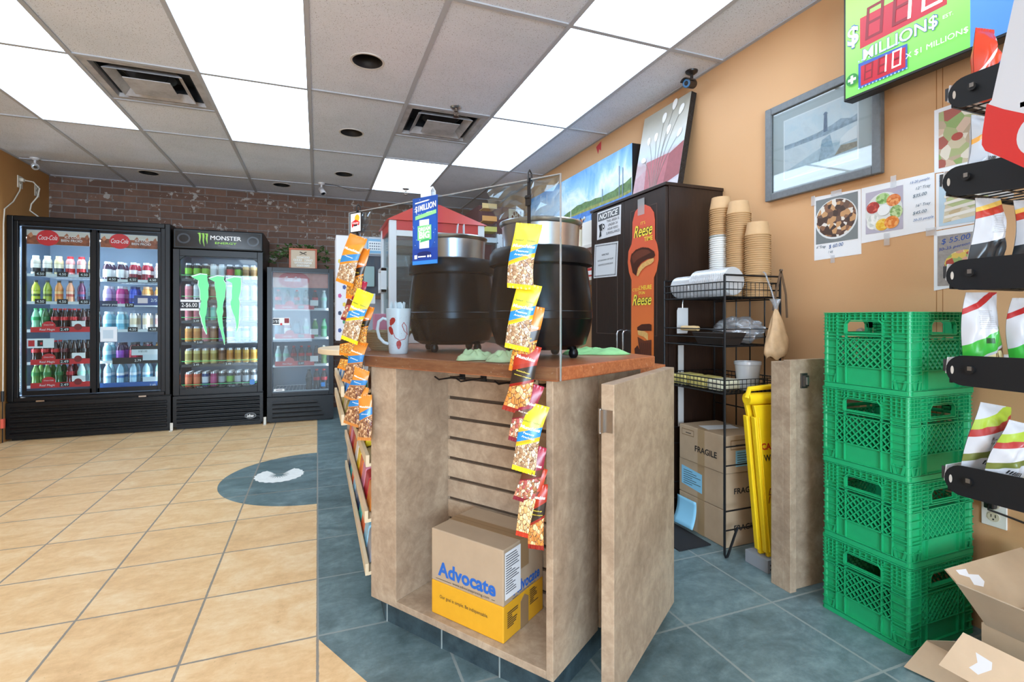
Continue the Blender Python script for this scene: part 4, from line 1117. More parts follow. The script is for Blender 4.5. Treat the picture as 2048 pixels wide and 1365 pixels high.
# ================================================================ HANGING NUT PACKETS
def bagmat(name, stops, nuts, lo=.07, hi=.42, slant=.16, scale=20.):
    t = NT(name)
    uv = t.n('ShaderNodeTexCoord').outputs['UV']
    sx = t.t.nodes.new('ShaderNodeSeparateXYZ'); t.put(sx.inputs[0], uv)
    u, v = sx.outputs[0], sx.outputs[1]
    w = t.math('SUBTRACT', v, t.math('MULTIPLY', t.math('SUBTRACT', u, .5), slant))
    base = t.ramp(w, stops, const=True)
    mp = t.n('ShaderNodeMapping', Vector=uv, Scale=(1., 2.1, 1.))
    vo = t.n('ShaderNodeTexVoronoi', Vector=mp.outputs[0], Scale=scale * .5)
    ds = t.n('ShaderNodeTexVoronoi', Vector=mp.outputs[0], Scale=scale * .5, feature='DISTANCE_TO_EDGE')
    sv = t.t.nodes.new('ShaderNodeSeparateColor'); t.put(sv.inputs[0], vo.outputs['Color'])
    nc = t.ramp(sv.outputs[0], [(i / len(nuts), c) for i, c in enumerate(nuts)], const=True)
    nc = t.mix(t.math('LESS_THAN', ds.outputs['Distance'], .05), nc, '#6e4a30')
    m = t.math('MULTIPLY', t.math('GREATER_THAN', v, lo), t.math('LESS_THAN', w, hi))
    bump = t.math('MULTIPLY', m, ds.outputs['Distance'])
    t.set(col=t.mix(m, base, nc), rough=.28, spec=.5, bump=bump, bs=.5, bd=.006)
    return t.m
NUT = ['#d9c3a4', '#b99a78', '#e6d8c2', '#a98563', '#cdb08c']
BAGS = {
 'peanut': bagmat('yellow_packet', [(0,'#f0d022'),(.44,'#eea92a'),(.48,'#2a88c6'),(.62,'#eeb23a'),(.66,'#f2d62e')], NUT),
 'cheese': bagmat('orange_packet', [(0,'#d97a1e'),(.44,'#2b2622'),(.6,'#d8701c'),(.66,'#e2862a')], ['#e0a24a','#c9822e','#e8b868','#d8923a'], scale=15.),
 'bbq': bagmat('dark_red_packet', [(0,'#8f2018'),(.46,'#2a211c'),(.66,'#9a2a1c'),(.72,'#a8301e')], ['#e09a58','#d88440','#c98a3a','#f0c890'], scale=13.),
 'fruit': bagmat('maroon_packet', [(0,'#7d1a30'),(.44,'#5a3424'),(.56,'#8a1c38'),(.8,'#a02440')], ['#e8c8b0','#c98a6c','#f0e2d0','#b05a58','#a87850'], scale=17.),
 'red': bagmat('red_packet', [(0,'#b8321e'),(.5,'#6a2418'),(.62,'#b23a22')], ['#ecc690','#e0b074','#f0d4a4'], hi=.56, scale=15.),
 'honey': bagmat('amber_packet', [(0,'#d98324'),(.46,'#2f7fb8'),(.6,'#e08c2c'),(.8,'#d8822a')], NUT),
 'trail': bagmat('brown_packet', [(0,'#c07a3a'),(.5,'#2a78b4'),(.66,'#d08434')], ['#8a5a3c','#b58a64','#6a3a30','#d0a880','#9a6a48'], hi=.48, scale=17.),
}
TXT = {'peanut': [('Salted - Salées', .735, .05, '#3a7a3a', .8), ('Munchies', .645, .085, '#fbf6ea', .9), ('Peanuts', .565, .05, '#f4f6f8', .5), ('Arachides', .51, .05, '#f4f6f8', .6)],
       'cheese': [('Munchies', .70, .08, '#fbf6ea', .85), ('Cheese', .53, .05, '#f4d23a', .5)], 'bbq': [('Munchies', .80, .08, '#fbf6ea', .8), ('ketchup', .6, .045, '#f0d84a', .6), ('saveurs coupées', .54, .04, '#f0d84a', .75)],
       'fruit': [('Munchies', .68, .085, '#f6ecd8', .85), ('fruit mix', .52, .045, '#f4e8d8', .5)], 'red': [('mélange', .6, .05, '#f4e8d8', .6)],
       'honey': [('Munchies', .70, .085, '#fbf6ea', .9), ('Honey', .55, .05, '#f4f6f8', .5)], 'trail': [('Munchies', .74, .07, '#fbf6ea', .8), ('peanut', .58, .05, '#f4f6f8', .5)]}
def packet(style, name, w, h, th, parent=None, mats=None, texts=None, seed=0, taper=0., crump=0.):
    """pillow packet, top middle at the origin, front towards -y"""
    random.seed(seed)
    b = B().mat(mats or BAGS[style])
    ph = random.uniform(0, 6); wr = random.uniform(.6, 1.2)
    def body(u, v, sgn):
        q = min(1., max(0., (v - .06) / .88))
        d = th * (max(0, math.sin(PI*u))**.65) * (max(0, math.sin(PI*q))**.6) * (1 + .14*math.sin(9*u+ph)*math.sin(11*v+ph*2))
        d += crump * (.5*math.sin(13*u+17*v+ph) + .5*math.sin(23*u-9*v+2*ph)) * min(1, 4*min(u, 1-u)) * min(1, 5*min(q, 1-q))
        xx = (u - .5) * w * (1 - .06*math.sin(PI*q)) * (1 - taper*v*v) + (.004 + crump*.8)*math.sin(5*v+ph)*wr
        yy = sgn * (d + .0006) + (.0015*math.sin(u*60) if v < .05 or v > .95 else 0) + .012*w/.08*(v-.5)**2
        return Vector((xx, yy, -h * (1 - v)))
    nu, nv = 16, 26
    b.grid(lambda u, v: body(u, v, -1), nu, nv)
    uv = [(i/nu, j/nv) for j in range(nv+1) for i in range(nu+1)]
    b.mat(mats or BAGS[style]); b.grid(lambda u, v: body(1-u, v, .75), nu, nv); uv += [(0., .02)] * len(uv)
    def mp(u, v, l): return body(u, v, -1) + Vector((0, -l, 0))
    b.map = mp; b.lay = .0012
    for tx, vv, sz, col, wd in (texts if texts is not None else TXT.get(style, [])):
        b.txt(tx, .5, vv, sz*.6, M(col, .4), width=wd, bold=.03 if sz > .06 else .01, rot=0, shear=.15)
    b.uv = uv + [(0,0)] * (len(b.v) - len(uv))
    return b.build(name, None, parent, local=True, smooth=50)
CAMR = Vector((.9332, -.3594, 0))
def hang(style, top, bot, wpx, o0, o1, label, group, seed, name='nut_packet'):
    o0, o1 = max(o0, .008) + .010, max(o1, .016) + .010
    p0, p1 = sh(top[0], top[1], o0), sh(bot[0], bot[1], o1)
    F = p0.x*.3594 + p0.y*.9332
    o = packet(style, name, wpx * F / FPX, (p0 - p1).length, .0085, seed=seed)
    z = (p0 - p1).normalized()
    x = (CAMR*.65 + au*.35); x = (x - z*x.dot(z)).normalized()
    y = z.cross(x)
    mm = Matrix((x, y, z)).transposed().to_4x4(); mm.translation = p0
    o.matrix_world = mm
    return tag(o, label, 'snack packet', group)
RS = [('peanut',(1055,447),(1039,578),54,.042,.056,'yellow salted peanut packet at the top of the right strip'),
      ('peanut',(1058,568),(1031,700),50,.028,.046,'yellow salted peanut packet second from top of the right strip'),
      ('cheese',(1066,612),(1040,746),46,.012,.026,'orange cheese nut packet behind the second yellow packet, right strip'),
      ('bbq',(1062,690),(1026,826),50,.016,.042,'dark red packet with large nuts and cheese cube, right strip, at worktop height'),
      ('fruit',(1066,768),(1034,886),42,.012,.036,'maroon fruit and nut packet just above the lowest yellow packet'),
      ('peanut',(1075,809),(1043,945),48,.014,.040,'lowest yellow peanut packet on the right strip, against the slatwall'),
      ('fruit',(1075,892),(1047,1006),42,.010,.032,'maroon packet hanging below the lowest yellow packet'),
      ('red',(1074,935),(1048,1076),40,.008,.028,'red almond packet second from the bottom of the right strip'),
      ('bbq',(1078,968),(1072,1100),32,.004,.016,'bottom dark red packet of the right strip, over the cardboard box')]
for k, (st, a, c, w_, o0, o1, lb) in enumerate(RS): hang(st, a, c, w_, o0, o1, lb, 'nut packets on the right strip', 40+k)
LS = [('honey',(716,472),(686,568),40,.046,.066,'largest orange packet at the top of the left strip'),
      ('cheese',(722,496),(706,600),34,.016,.024,'orange packet peeking out right of the topmost left packet'),
      ('fruit',(720,560),(697,645),36,.012,.020,'maroon nut mix packet under the orange ones on the left strip'),
      ('peanut',(729,582),(697,684),38,.040,.060,'only yellow packet on the left strip'),
      ('cheese',(733,612),(718,690),30,.004,.010,'narrow orange packet behind the yellow one on the left strip'),
      ('cheese',(704,655),(695,712),40,.012,.030,'orange cube snack packet just below the yellow one, left strip'),
      ('cheese',(706,690),(690,742),40,.010,.026,'orange cube snack packet level with the counter top, left strip'),
      ('trail',(722,682),(697,768),36,.006,.020,'blue and brown nut packet just under counter top level, left strip'),
      ('trail',(724,738),(704,802),34,.012,.028,'brown nut packet third from bottom of the left strip'),
      ('trail',(722,772),(702,852),34,.010,.024,'blue banded nut packet second from bottom of the left strip'),
      ('trail',(731,790),(729,882),30,.005,.012,'bottom nut packet of the left strip with dark nuts')]
for k, (st, a, c, w_, o0, o1, lb) in enumerate(LS): hang(st, a, c, w_, o0, o1, lb, 'nut packets on the left strip', 60+k)
def strip(px, y0, y1, label, badge=False):
    p = sh(px, y0, .0045); q = sh(px + (16 if not badge else 10), y1, .0045); q = Vector((p.x, p.y, q.z))
    S = thing('clip_strip', label, 'clip strip', p, math.degrees(math.atan2(au.y, au.x)))
    S.location.z = p.z = 1.450; hgt = p.z - q.z
    B().box(-.005, .005, -.0012, .0012, -hgt, .012).build('strip', BLACK, S, local=True, smooth=0)
    b = B().tube([(0,-.004,.0),(0,-.004,.024),(0,.003,.034),(0,.013,.026),(0,.013,.006)], .0022, 8); b.build('hook', BLACK, S, local=True)
    z = -.05
    while z > -hgt + .02:
        b = B().box(-.008, .008, -.006, -.0013, z-.014, z+.014).cyl((-.008,-.006,z+.008),(.008,-.006,z+.008),.004,n=8)
        b.build('clip', BLACK, S, local=True, smooth=0); z -= .085
    if badge:
        b = B().mat(BLACK).prism([(-.030,-.067),(.030,-.067),(.030,.003),(-.030,.003)], -.0075, -.0045, lambda u, v, w: (u, w, v))
        b.plane((0,-.0076,0), (1,0,0), (0,0,1)).rect(-.027,.027,-.064,0,WHITE).ell(.008,-.018,.013,.013,M('#f0b52c',.4)).poly([(-.022,-.030),(.0,-.022),(.022,-.032),(.019,-.044),(.0,-.038),(-.02,-.05)],RED).txt('Fritolay',0,-.035,.009,WHITE,width=.034,bold=.02)
        b.build('badge', None, S, local=True, smooth=0)
    return S
strip(1058, 352, 1075, 'black clip strip hooked over the right end of the clear shield')
strip(715, 432, 860, 'black clip strip with red and white snack badge on the left shield corner', True)
# ================================================================ CANDY on the aisle shelves
random.seed(33)
def candy(x0, x1, y, z, n, cols, base, group, hh=.07):
    for k in range(n):
        nm, col = cols[k % len(cols)]
        yy = y + k * .135
        b = B().mat(M(col, .35, var=.12, vs_=60.))
        b.prism([(x0, z), (x1, z+.03), (x1-.01, z+.03+hh), (x0+.012, z+hh)], yy, yy+.115, lambda u, v, w: (u, w, v))
        b.plane((x0+.012, yy-.0005, z), (1,0,0), (0,0,1)).rect(.01, x1-x0-.03, .025, hh*.7, M(('#f3f0ea','#1e3f7a','#c22a34','#e8c23a')[k % 4], .4))
        b.plane((x0-.0002, yy+.115, z), (0,-1,0), (0,0,1)).lay = .012
        tag(b.build('candy_box', None, smooth=0, bevel=.004), '%s, %s from the near end on the %s' % (nm, ORD[k], base), 'candy box', group)
SHL = {'lowest candy shelf':(.155,[('grey and red candy bag box','#8a8f9a'),('pale blue candy box','#8fc0d8'),('orange wrapped candy box','#d8643a'),('teal gum box','#4aa8a0'),('navy gum box','#23375e')]),
       'middle candy shelf':(.345,[('orange and navy bar box','#c9762c'),('red chocolate box','#b3202c'),('pink candy box','#d4849a'),('orange candy box','#e0702a'),('yellow candy box','#e8c42c'),('white and red bar box','#e6ded6')]),
       'top long candy shelf':(.545,[('bright yellow chocolate box','#f0d020'),('brown nut bar box','#9a6a44'),('orange bar box','#d98a3a'),('red bar box','#b8302c')])}
for nm, (zz, cols) in SHL.items(): candy(.178, .30, 1.935 if zz < .5 else 2.10, zz+.016, 10 if zz < .5 else 9, cols, nm, 'candy boxes on the aisle shelves', .085)
for zz, nm, cols in ((.655,'lower jutting tray',[('olive and yellow gum box','#b0a050'),('beige candy box','#c9b08a')]),(.765,'upper jutting tray',[('blue and white gum box','#3f7fc0'),('white mint box','#e3e4e2')])):
    candy(.105, .19, 2.14, zz+.016, 6, cols, nm, 'gum boxes on the jutting trays', .06)
for k, (xa, yy, zz, nm) in enumerate(((.20,2.0,.70,'yellow box with red number below the worktop corner'),)):
    b = B().mat(M('#f0d426', .4)).box(xa, xa+.14, yy, yy+.085, .593, zz+.10); b.mat(M('#22201c',.5)).box(xa-.001, xa+.003, yy-.001, yy+.085, .593, zz+.10)
    b.plane((xa, yy-.0008, zz), (1,0,0), (0,0,1)).txt('30', .035, .02, .03, RED, bold=.03)
    tag(b.build('candy_box', None, smooth=0), nm, 'candy box')
# ================================================================ CARTONS
KRAFT = M('#b69c7e', .75, var=.05, vs_=12.); KRAFT2 = M('#ac967c', .75, var=.05, vs_=12.); KDARK = M('#8f7250', .5); KIN = M('#a98a66', .8)
def print_lines(b, u0, u1, v0, v1, n, m, seed=1):
    random.seed(seed)
    for k in range(n):
        v = v1 - (v1 - v0) * (k + .5) / n
        b.rect(u0, u0 + (u1-u0) * random.uniform(.4, 1), v - (v1-v0)/n*.22, v + (v1-v0)/n*.22, m); b.lay -= EPS*.5
    b.lay += EPS*.5
AC = Vector((.509,1.391,.1225))
DX, DY, DZ = .289, .222, .275
T = thing('printed_carton', 'cardboard box with yellow base and blue lettering inside the open counter cabinet', 'box', AC, ARZ)
YEL = M('#d89e1e', .6, var=.03)
b = B().mat(KRAFT2).box(-DX, 0, 0, DY, .108, DZ); b.mat(YEL).box(-DX, 0, 0, DY, 0, .108)
body = b.build('body', None, T, local=True, smooth=0, bevel=.003)
BLU, DK = M('#1d5fb4', .6), M('#3a332c', .7)
b = B(); b.plane((-DX, -.0004, 0), (1,0,0), (0,0,1))
b.txt('Advocate', .145, .152, .046, BLU, bold=.035, width=.232).rect(.02, .085, .1175, .119, DK).rect(.245, .258, .1175, .119, DK).txt('www.advocateprinting.com', .164, .119, .011, DK, width=.145).txt('Our goal is simple. Be indispensable.', .135, .062, .014, DK, width=.195)
b.build('lettering', None, body, local=True, smooth=0)
b = B(); b.plane((.0004, 0, 0), (0,1,0), (0,0,1))
b.txt('Advocate', .125, .137, .036, BLU, bold=.035, width=.15).rect(.045, .075, .112, .1135, DK).txt('www.advocateprinting.com', .128, .114, .007, DK, width=.09)
print_lines(b, .018, .075, .035, .085, 8, DK, 2); print_lines(b, .14, .195, .05, .10, 8, DK, 3)
b.build('lettering', None, body, local=True, smooth=0)
b = B().mat(KDARK); tw = .048
b.box(-DX, 0, DY/2-tw/2, DY/2+tw/2, DZ, DZ+.0008).box(0, .0008, DY/2-tw/2, DY/2+tw/2, DZ-.09, DZ+.0008).prism([(DY/2-.022,0),(DY/2+.022,0),(DY/2+.022,.085),(DY/2,.10),(DY/2-.022,.085)], .0002, .0012, lambda u, v, w: (w, u, v))
b.mat(M('#7d6448', .8)).box(-DX, 0, DY/2-.001, DY/2+.001, DZ+.0002, DZ+.001)
b.build('tape', None, body, local=True, smooth=0)
b = B(); b.plane((.0012, 0, 0), (0,1,0), (0,0,1)); b.rect(.005, .088, .125, .265, M('#e9eaec', .5)); print_lines(b, .01, .082, .14, .258, 16, M('#5a5c62',.6), 5)
b.build('shipping_label', None, body, local=True, smooth=0)
# fragile boxes under the wire rack
def fragile(zb, hh, x0, x1, y0, y1, label, front, side, lbl):
    T = thing('fragile_carton', label, 'box', (x0, y0, zb), 0, 'FRAGILE cartons under the rack')
    b = B().mat(KRAFT).box(x0, x1, y0, y1, zb+.001, zb+hh); ym = (y0+y1)/2
    body = b.build('body', None, T, smooth=0, bevel=.003)
    b = B().mat(M('#a88b66', .5)).box(x0-.0006, x0, ym-.024, ym+.024, zb+.001, zb+hh); b.build('tape', None, body, smooth=0); B().box(x0, x1, ym-.024, ym+.024, zb+hh, zb+hh+.0006).build('tape', M('#a88b66', .5), body, smooth=0)
    b = B(); b.plane((x0-.0008, y1, zb), (0,-1,0), (0,0,1)); dyy = y1-y0
    BL = M('#8cc8e4', .5)
    if front: b.txt('FRAGILE', dyy*.60, hh*.42, .030, INK, bold=.02, width=.15).rect(.02,.11,hh*.72,hh*.9,M('#8a6c4a',.7)).rect(.023,.107,hh*.74,hh*.88,KRAFT).rect(.05,.09,hh*.79,hh*.81,INK)
    if lbl:
        b.poly([(.02, .045), (.17, .03), (.17, .125), (.02, .14)], BL)
        for k in range(7): b.rect(.035, .10+.03*(k % 3), .117-.011*k, .120-.011*k, DK); b.lay -= EPS*.5
    if b.v: b.build('print', None, body, smooth=0)
    b = B(); b.plane((x0, y0-.0008, zb), (1,0,0), (0,0,1))
    if side == 'f': b.txt('FRAGILE', .125, hh*.5, .028, INK, bold=.02, width=.15)
    else:
        b.rect(.03,.14,hh*.62,hh*.88,M('#8a6c4a',.7)).rect(.034,.136,hh*.65,hh*.85,KRAFT).rect(.06,.12,hh*.72,hh*.75,INK)
        b.rect(.06, .20, .03, .105, BL)
        for k in range(6): b.rect(.07, .12+.03*(k % 3), .092-.011*k, .095-.011*k, DK); b.lay -= EPS*.5
    b.build('print', None, body, smooth=0)
    return T
fragile(0, .175, 1.782, 2.025, 1.846, 2.17, 'bottom FRAGILE cardboard box of the stack under the wire rack', False, 'f', False)
fragile(.176, .173, 1.782, 2.025, 1.846, 2.17, 'middle FRAGILE cardboard box with blue label on its left face', False, 'f', True)
f1 = fragile(.350, .178, 1.775, 2.02, 1.84, 2.16, 'top FRAGILE cardboard box with white slip, under the wire rack', True, 's', False)
tag(B().add([(1.80,1.98,.5298),(1.97,1.95,.5298),(1.99,2.03,.5298),(1.82,2.07,.5298)],[(0,1,2,3)]).build('packing_slip', M('#eceef0', .5), smooth=0, solid=.0006), 'white packing slip on the topmost FRAGILE box', 'paper')
b = B().mat(M('#8cc8e4', .5)); b.grid(lambda u, v: (1.770 - .05*v*v*(1-.2*u), 2.17 - .14*u - .02*v, .155 - .125*v), 6, 8)
o = tag(b.build('delivery_label', None, smooth=60, solid=.0008), 'pale blue label curling off the bottom FRAGILE box to the floor', 'label')
# ================================================================ DARK CABINET
t = NT('espresso_wood'); P = t.obj()
mp = t.n('ShaderNodeMapping', Vector=P, Scale=(40., 40., 3.))
t.set(col=t.ramp(t.noise(4., 5, .6, mp.outputs[0]), [(.3, '#231712'), (.7, '#33221a')]), rough=.36, spec=.5)
ESP = t.m
cx0, cx1, cy0, cy1, ch = 1.754, 2.148, 2.247, 3.04, 1.80
T = thing('storage_cabinet', 'tall dark brown two-door cabinet behind the counter, against the orange wall', 'cabinet', (1.95, 2.64, 0))
b = B().mat(ESP).box(cx0+.02, cx1, cy0, cy0+.018, 0, ch).box(cx0+.02, cx1, cy1-.018, cy1, 0, ch).box(cx1-.01, cx1, cy0+.018, cy1-.018, .05, ch).box(cx0+.02, cx1-.01, cy0+.018, cy1-.018, .05, .07).box(cx0+.03, cx0+.045, cy0+.018, cy1-.018, 0, .07)
b.build('body', None, T, smooth=0)
B().box(cx0-.006, cx1, cy0-.008, cy1+.008, ch, ch+.018).build('top', ESP, T, smooth=0, bevel=.002)
mid = (cy0+cy1)/2
for a, e, hy, nm in ((cy0+.003, mid-.0015, mid-.045, 'near'), (mid+.0015, cy1-.003, mid+.045, 'far')):
    b = B().mat(ESP).box(cx0, cx0+.019, a, e, .06, ch-.004)
    d = b.build('door', None, T, smooth=0, bevel=.001)
    b = B().mat(M('#5a463c', .4))
    i0, i1, j0, j1 = a+.07, e-.07, .98, ch-.08
    for q in ((i0,i1,j0,j0+.003),(i0,i1,j1-.003,j1),(i0,i0+.003,j0,j1),(i1-.003,i1,j0,j1)): b.box(cx0-.0008, cx0, q[0], q[1], q[2], q[3])
    b.build('panel_moulding', None, d, smooth=0)
    hy2 = (a + .03) if nm == 'far' else (e - .03)
    B().tube([(cx0, hy2, 1.005), (cx0-.022, hy2, 1.0), (cx0-.03, hy2, .985), (cx0-.03, hy2, .87), (cx0-.022, hy2, .858), (cx0, hy2, .853)], .0055, 10).build('handle', CHROME, d)
# signs on the doors; u = -Y, v = z on the door plane
def pxu(px, py, X): q = on(px, py, X=X); return (-q.y, q.z)
def wallplane(b, X): return b.plane((X,0,0), (0,-1,0), (0,0,1))
def sheet(name, label, cat, X, corners, m, th=.0008, tilt=None):
    T = thing(name, label, cat, (X, -sum(c[0] for c in corners)/4, min(c[1] for c in corners)))
    B().prism(corners, 0, th, lambda u, v, w: (X - w, -u, v)).build('sheet', m, T, smooth=0)
    return T
TAPE = clear('sticky_tape', '#eef0f2', .10, .35, '#f4f6f8', rough=.2)
SX = cx0 - .0012
c4 = [(-2.96,1.605),(-2.678,1.603),(-2.672,1.785),(-2.955,1.787)]
T = sheet('notice_sign', 'NOTICE video surveillance sign on the left door of the dark cabinet', 'sign', SX, c4, M('#dcdde0', .35))
b = wallplane(B(), SX - .0012); GRY = M('#55585c', .5)
b.rect(-2.945, -2.69, 1.725, 1.776, GRY).txt('NOTICE', -2.817, 1.751, .036, WHITE, bold=.02, shear=.25, width=.225)
for k, s_ in enumerate(('THIS AREA IS', 'UNDER 24', 'HOUR VIDEO', 'SURVEILLANCE')): b.txt(s_, -2.765, 1.708 - .026*k, .016, INK, width=(.145,.11,.12,.155)[k])
b.poly([(-2.935,1.70),(-2.885,1.705),(-2.875,1.665),(-2.92,1.655)], INK).ell(-2.875, 1.682, .02, .023, M('#dcdde0',.35)).ell(-2.875,1.682,.015,.018,INK).ell(-2.875,1.682,.007,.009,WHITE).poly([(-2.92,1.655),(-2.905,1.655),(-2.90,1.625),(-2.93,1.615),(-2.925,1.63)], INK)
b.build('print', None, T, smooth=0)
c4 = [(-3.005,1.352),(-2.722,1.345),(-2.705,1.562),(-2.99,1.578)]
T = sheet('price_notice', 'framed home made baking price notice below the NOTICE sign', 'sign', SX, c4, M('#d4d6d8', .3))
b = wallplane(B(), SX - .0012); q = M('#3a3c40', .6)
for k in range(26):
    f_ = k / 25
    for (p0, p1) in ((c4[0],c4[1]),(c4[3],c4[2])):
        u = p0[0] + (p1[0]-p0[0])*(.05+.9*f_); v = p0[1] + (p1[1]-p0[1])*(.05+.9*f_) + (.012 if p0 is c4[0] else -.012)
        b.rect(u-.0028, u+.0028, v-.004, v+.004, q); b.lay -= EPS*.5
    for (p0, p1, s_) in ((c4[0],c4[3],.016),(c4[1],c4[2],-.016)):
        u = p0[0] + (p1[0]-p0[0])*(.06+.88*f_) + s_; v = p0[1] + (p1[1]-p0[1])*(.06+.88*f_)
        b.rect(u-.004, u+.004, v-.0026, v+.0026, q); b.lay -= EPS*.5
b.txt('HOME MADE', -2.855, 1.497, .012, INK, width=.085).txt('SLICE BANANA LOAF $2.50', -2.855, 1.462, .012, INK, width=.19).txt('ASSORTED COOKIES $2.00', -2.855, 1.432, .012, INK, width=.18)
b.build('print', None, T, smooth=0)
# orange candy cut-out sign
SX = cx0 - .004
OUT = [(1273,700),(1263,800),(1263,560),(1258,545),(1255.5,525),(1257,503),(1263,489),(1264.5,478),(1265,445),(1270,424),(1280,412),(1290,409.5),(1300,414),(1307,425),(1309,440),(1309,478),(1313.5,489),(1316,505),(1316,520),(1312.5,542),(1307,556),(1306,800)]
pts = [pxu(x_, y_, SX) for x_, y_ in OUT[2:-1]]
lo = .86
pts = pts + [(pts[-1][0]-.003, lo), (pts[0][0]-.004, lo)]
T = thing('candy_cutout_sign', 'tall orange rounded peanut butter cup sign taped to the dark cabinet', 'sign', (SX, 2.43, lo))
t = NT('orange_card'); t.set(col=t.ramp(t.math('MULTIPLY_ADD', t.pos()[2], 1.2, -1.05), [(.0, '#e27a34'), (1., '#d9563e')]), rough=.45)
ocard = B().prism(pts, 0, .003, lambda u, v, w: (SX + .003 - w, -u, v)).build('card', t.m, T, smooth=0)
b = wallplane(B(), SX - .0003)
YT = M('#f4dc4a', .4); CHO = M('#4a2418', .35, var=.12, vs_=20.); CHO2 = M('#6a3624', .35); PB = M('#d8a860', .7, var=.2, vs_=160.)
def tx(s_, px, py, hpx, wpx, m, bold=.0, shear=.0, rot=0.):
    u, v = pxu(px, py, SX); u1, _ = pxu(px-wpx/2, py, SX); u2, _ = pxu(px+wpx/2, py, SX); _, v1 = pxu(px, py-hpx/2, SX); _, v2 = pxu(px, py+hpx/2, SX)
    b.txt(s_, u, v, abs(v1-v2), m, bold=bold, shear=shear, width=abs(u2-u1), rot=rot)
tx("IT'S", 1286, 446, 6, 9, YT)
for bo, mm in ((.06, INK), (.015, YT)): tx('Reese', 1286, 461, 24, 37, mm, bo, .35, 0)
tx('TIME', 1297, 477, 9, 17, YT, .02)
tx("C'EST", 1272, 580, 6, 13, YT, .0); tx("L'HEURE", 1291, 575, 9, 25, YT, .02); tx("D'UN", 1284, 586, 6, 12, YT, .02)
for bo, mm in ((.06, INK), (.015, YT)): tx('Reese', 1284, 600, 22, 38, mm, bo, .35, 0)
P_ = lambda *a: [pxu(x_, y_, SX) for x_, y_ in a]
cup = [(1261,522),(1263,510),(1272,500),(1285,495),(1298,496),(1309,503),(1311,511),(1307,517),(1296,518),(1283,526),(1276,536),(1273,552),(1266,546)]
b.poly(P_(*cup), CHO).poly(P_((1264,514),(1273,503),(1285,499),(1297,500),(1303,505),(1290,512),(1275,520),(1268,528)), CHO2)
for k in range(14):
    x_ = 1263 + 3.4*k; y_ = 512 - 16*math.sin(PI*(k+1)/16)
    b.poly(P_((x_, y_+2), (x_+1.7, y_-2.5), (x_+3.4, y_+2)), CHO); b.lay -= EPS*.5
b.poly(P_((1274,552),(1277,538),(1284,528),(1297,520),(1308,516),(1309,522),(1303,528),(1292,533),(1283,542),(1277,553)), PB)
b.poly(P_((1275,655),(1284,649),(1300,648),(1304,650),(1304,662),(1290,662),(1276,662)), CHO).poly(P_((1276,661),(1290,663),(1297,668),(1297,682),(1288,674),(1277,670)), PB).poly(P_((1276,674),(1290,682),(1304,680),(1304,720),(1284,718),(1278,690)), CHO2).poly(P_((1270,698),(1276,691),(1286,712),(1286,722),(1272,722)), CHO)
for k in range(6): b.poly(P_((1280+4*k,686),(1281.5+4*k,686),(1283+3.8*k,718),(1281.5+3.8*k,718)), CHO); b.lay -= EPS*.5
b.build('print', None, ocard, smooth=0)
u, v = pxu(1283, 411, SX)
wallplane(B(), SX - .0012).rect(u-.035, u+.03, v-.055, v+.04, TAPE).build('tape', None, T, smooth=0)
# ================================================================ PICTURES
# long harbour photo canvas on the wall
hx, hy0, hy1, hz0, hz1 = 2.07, 3.02, 4.85, 1.875, 2.318
T = thing('harbour_canvas', 'long harbour photo canvas with blue sky on the orange wall', 'picture', (2.11, 3.93, hz0))
t = NT('harbour_sky'); x, y, z, P = t.pos()
n1 = t.noise(2.6, 6, .65, P, .8)
g = t.math('ADD', t.math('MULTIPLY_ADD', z, 1.5, -3.0), t.math('MULTIPLY', t.math('SUBTRACT', n1, .5), 1.0))
t.set(col=t.ramp(g, [(.0, '#a9cbea'), (.18, '#dde9f2'), (.32, '#8fc0ea'), (.55, '#4a94d8'), (.8, '#7fb4e4')]), rough=.45)
b = B().mat(M('#16181c', .6)).box(hx+.002, XR-.0005, hy0, hy1, hz0, hz1)
b.mat(t.m).box(hx, hx+.002, hy0, hy1, hz0, hz1)
cv_ = b.build('canvas', None, T, smooth=0)
b = wallplane(B(), hx - .0003)
Q = lambda *a: [pxu(x_, y_, hx) for x_, y_ in a]
HILL, HILL2, SEA, SEA2 = M('#5d7a48',.6,var=.35,vs_=30.), M('#8a8f4e',.6,var=.3,vs_=30.), M('#4a7ac0',.5,var=.2,vs_=30.), M('#7fa8d8',.5,var=.15,vs_=40.)
zb = lambda px: pxu(px, 500, hx)[0]
low = hz0 + .001
def band(top, m, bot=None):
    for (a, e) in zip(top, top[1:]):
        p, q = pxu(*a, hx), pxu(*e, hx)
        b.poly([(p[0], low), (q[0], low), q, p], m); b.lay -= EPS*.5
    b.lay += EPS*.5
band([(1121,434),(1128,432),(1135,426),(1143,421),(1155,411),(1162,409),(1170,404),(1181,402),(1190,397),(1203,394),(1215,387),(1228,381),(1240,371),(1250,366),(1263,354)], HILL)
band([(1121,440),(1150,428),(1180,413),(1215,400),(1240,390),(1263,378)], HILL2)
band([(1062,458),(1100,448),(1125,440),(1150,432),(1180,420),(1215,406),(1240,396),(1263,384)], SEA)
band([(1062,464),(1100,455),(1125,449),(1160,438),(1182,430)], SEA2)
b.poly(Q((1121,460),(1135,450),(1160,440),(1172,436),(1166,446),(1140,457)), M('#a88a5a',.6,var=.3,vs_=60.))
random.seed(17)
for px, t0, b0 in ((1082,392,452),(1094,390,450),(1127,404,442),(1142,402,446),(1205,378,405),(1239,332,396),(1246,335,394)):
    p, q = pxu(px, t0, hx), pxu(px, b0, hx)
    b.rect(p[0]-.005, p[0]+.005, q[1], p[1], M('#e4eaee',.5) if px < 1200 else M('#6d7f92',.5))
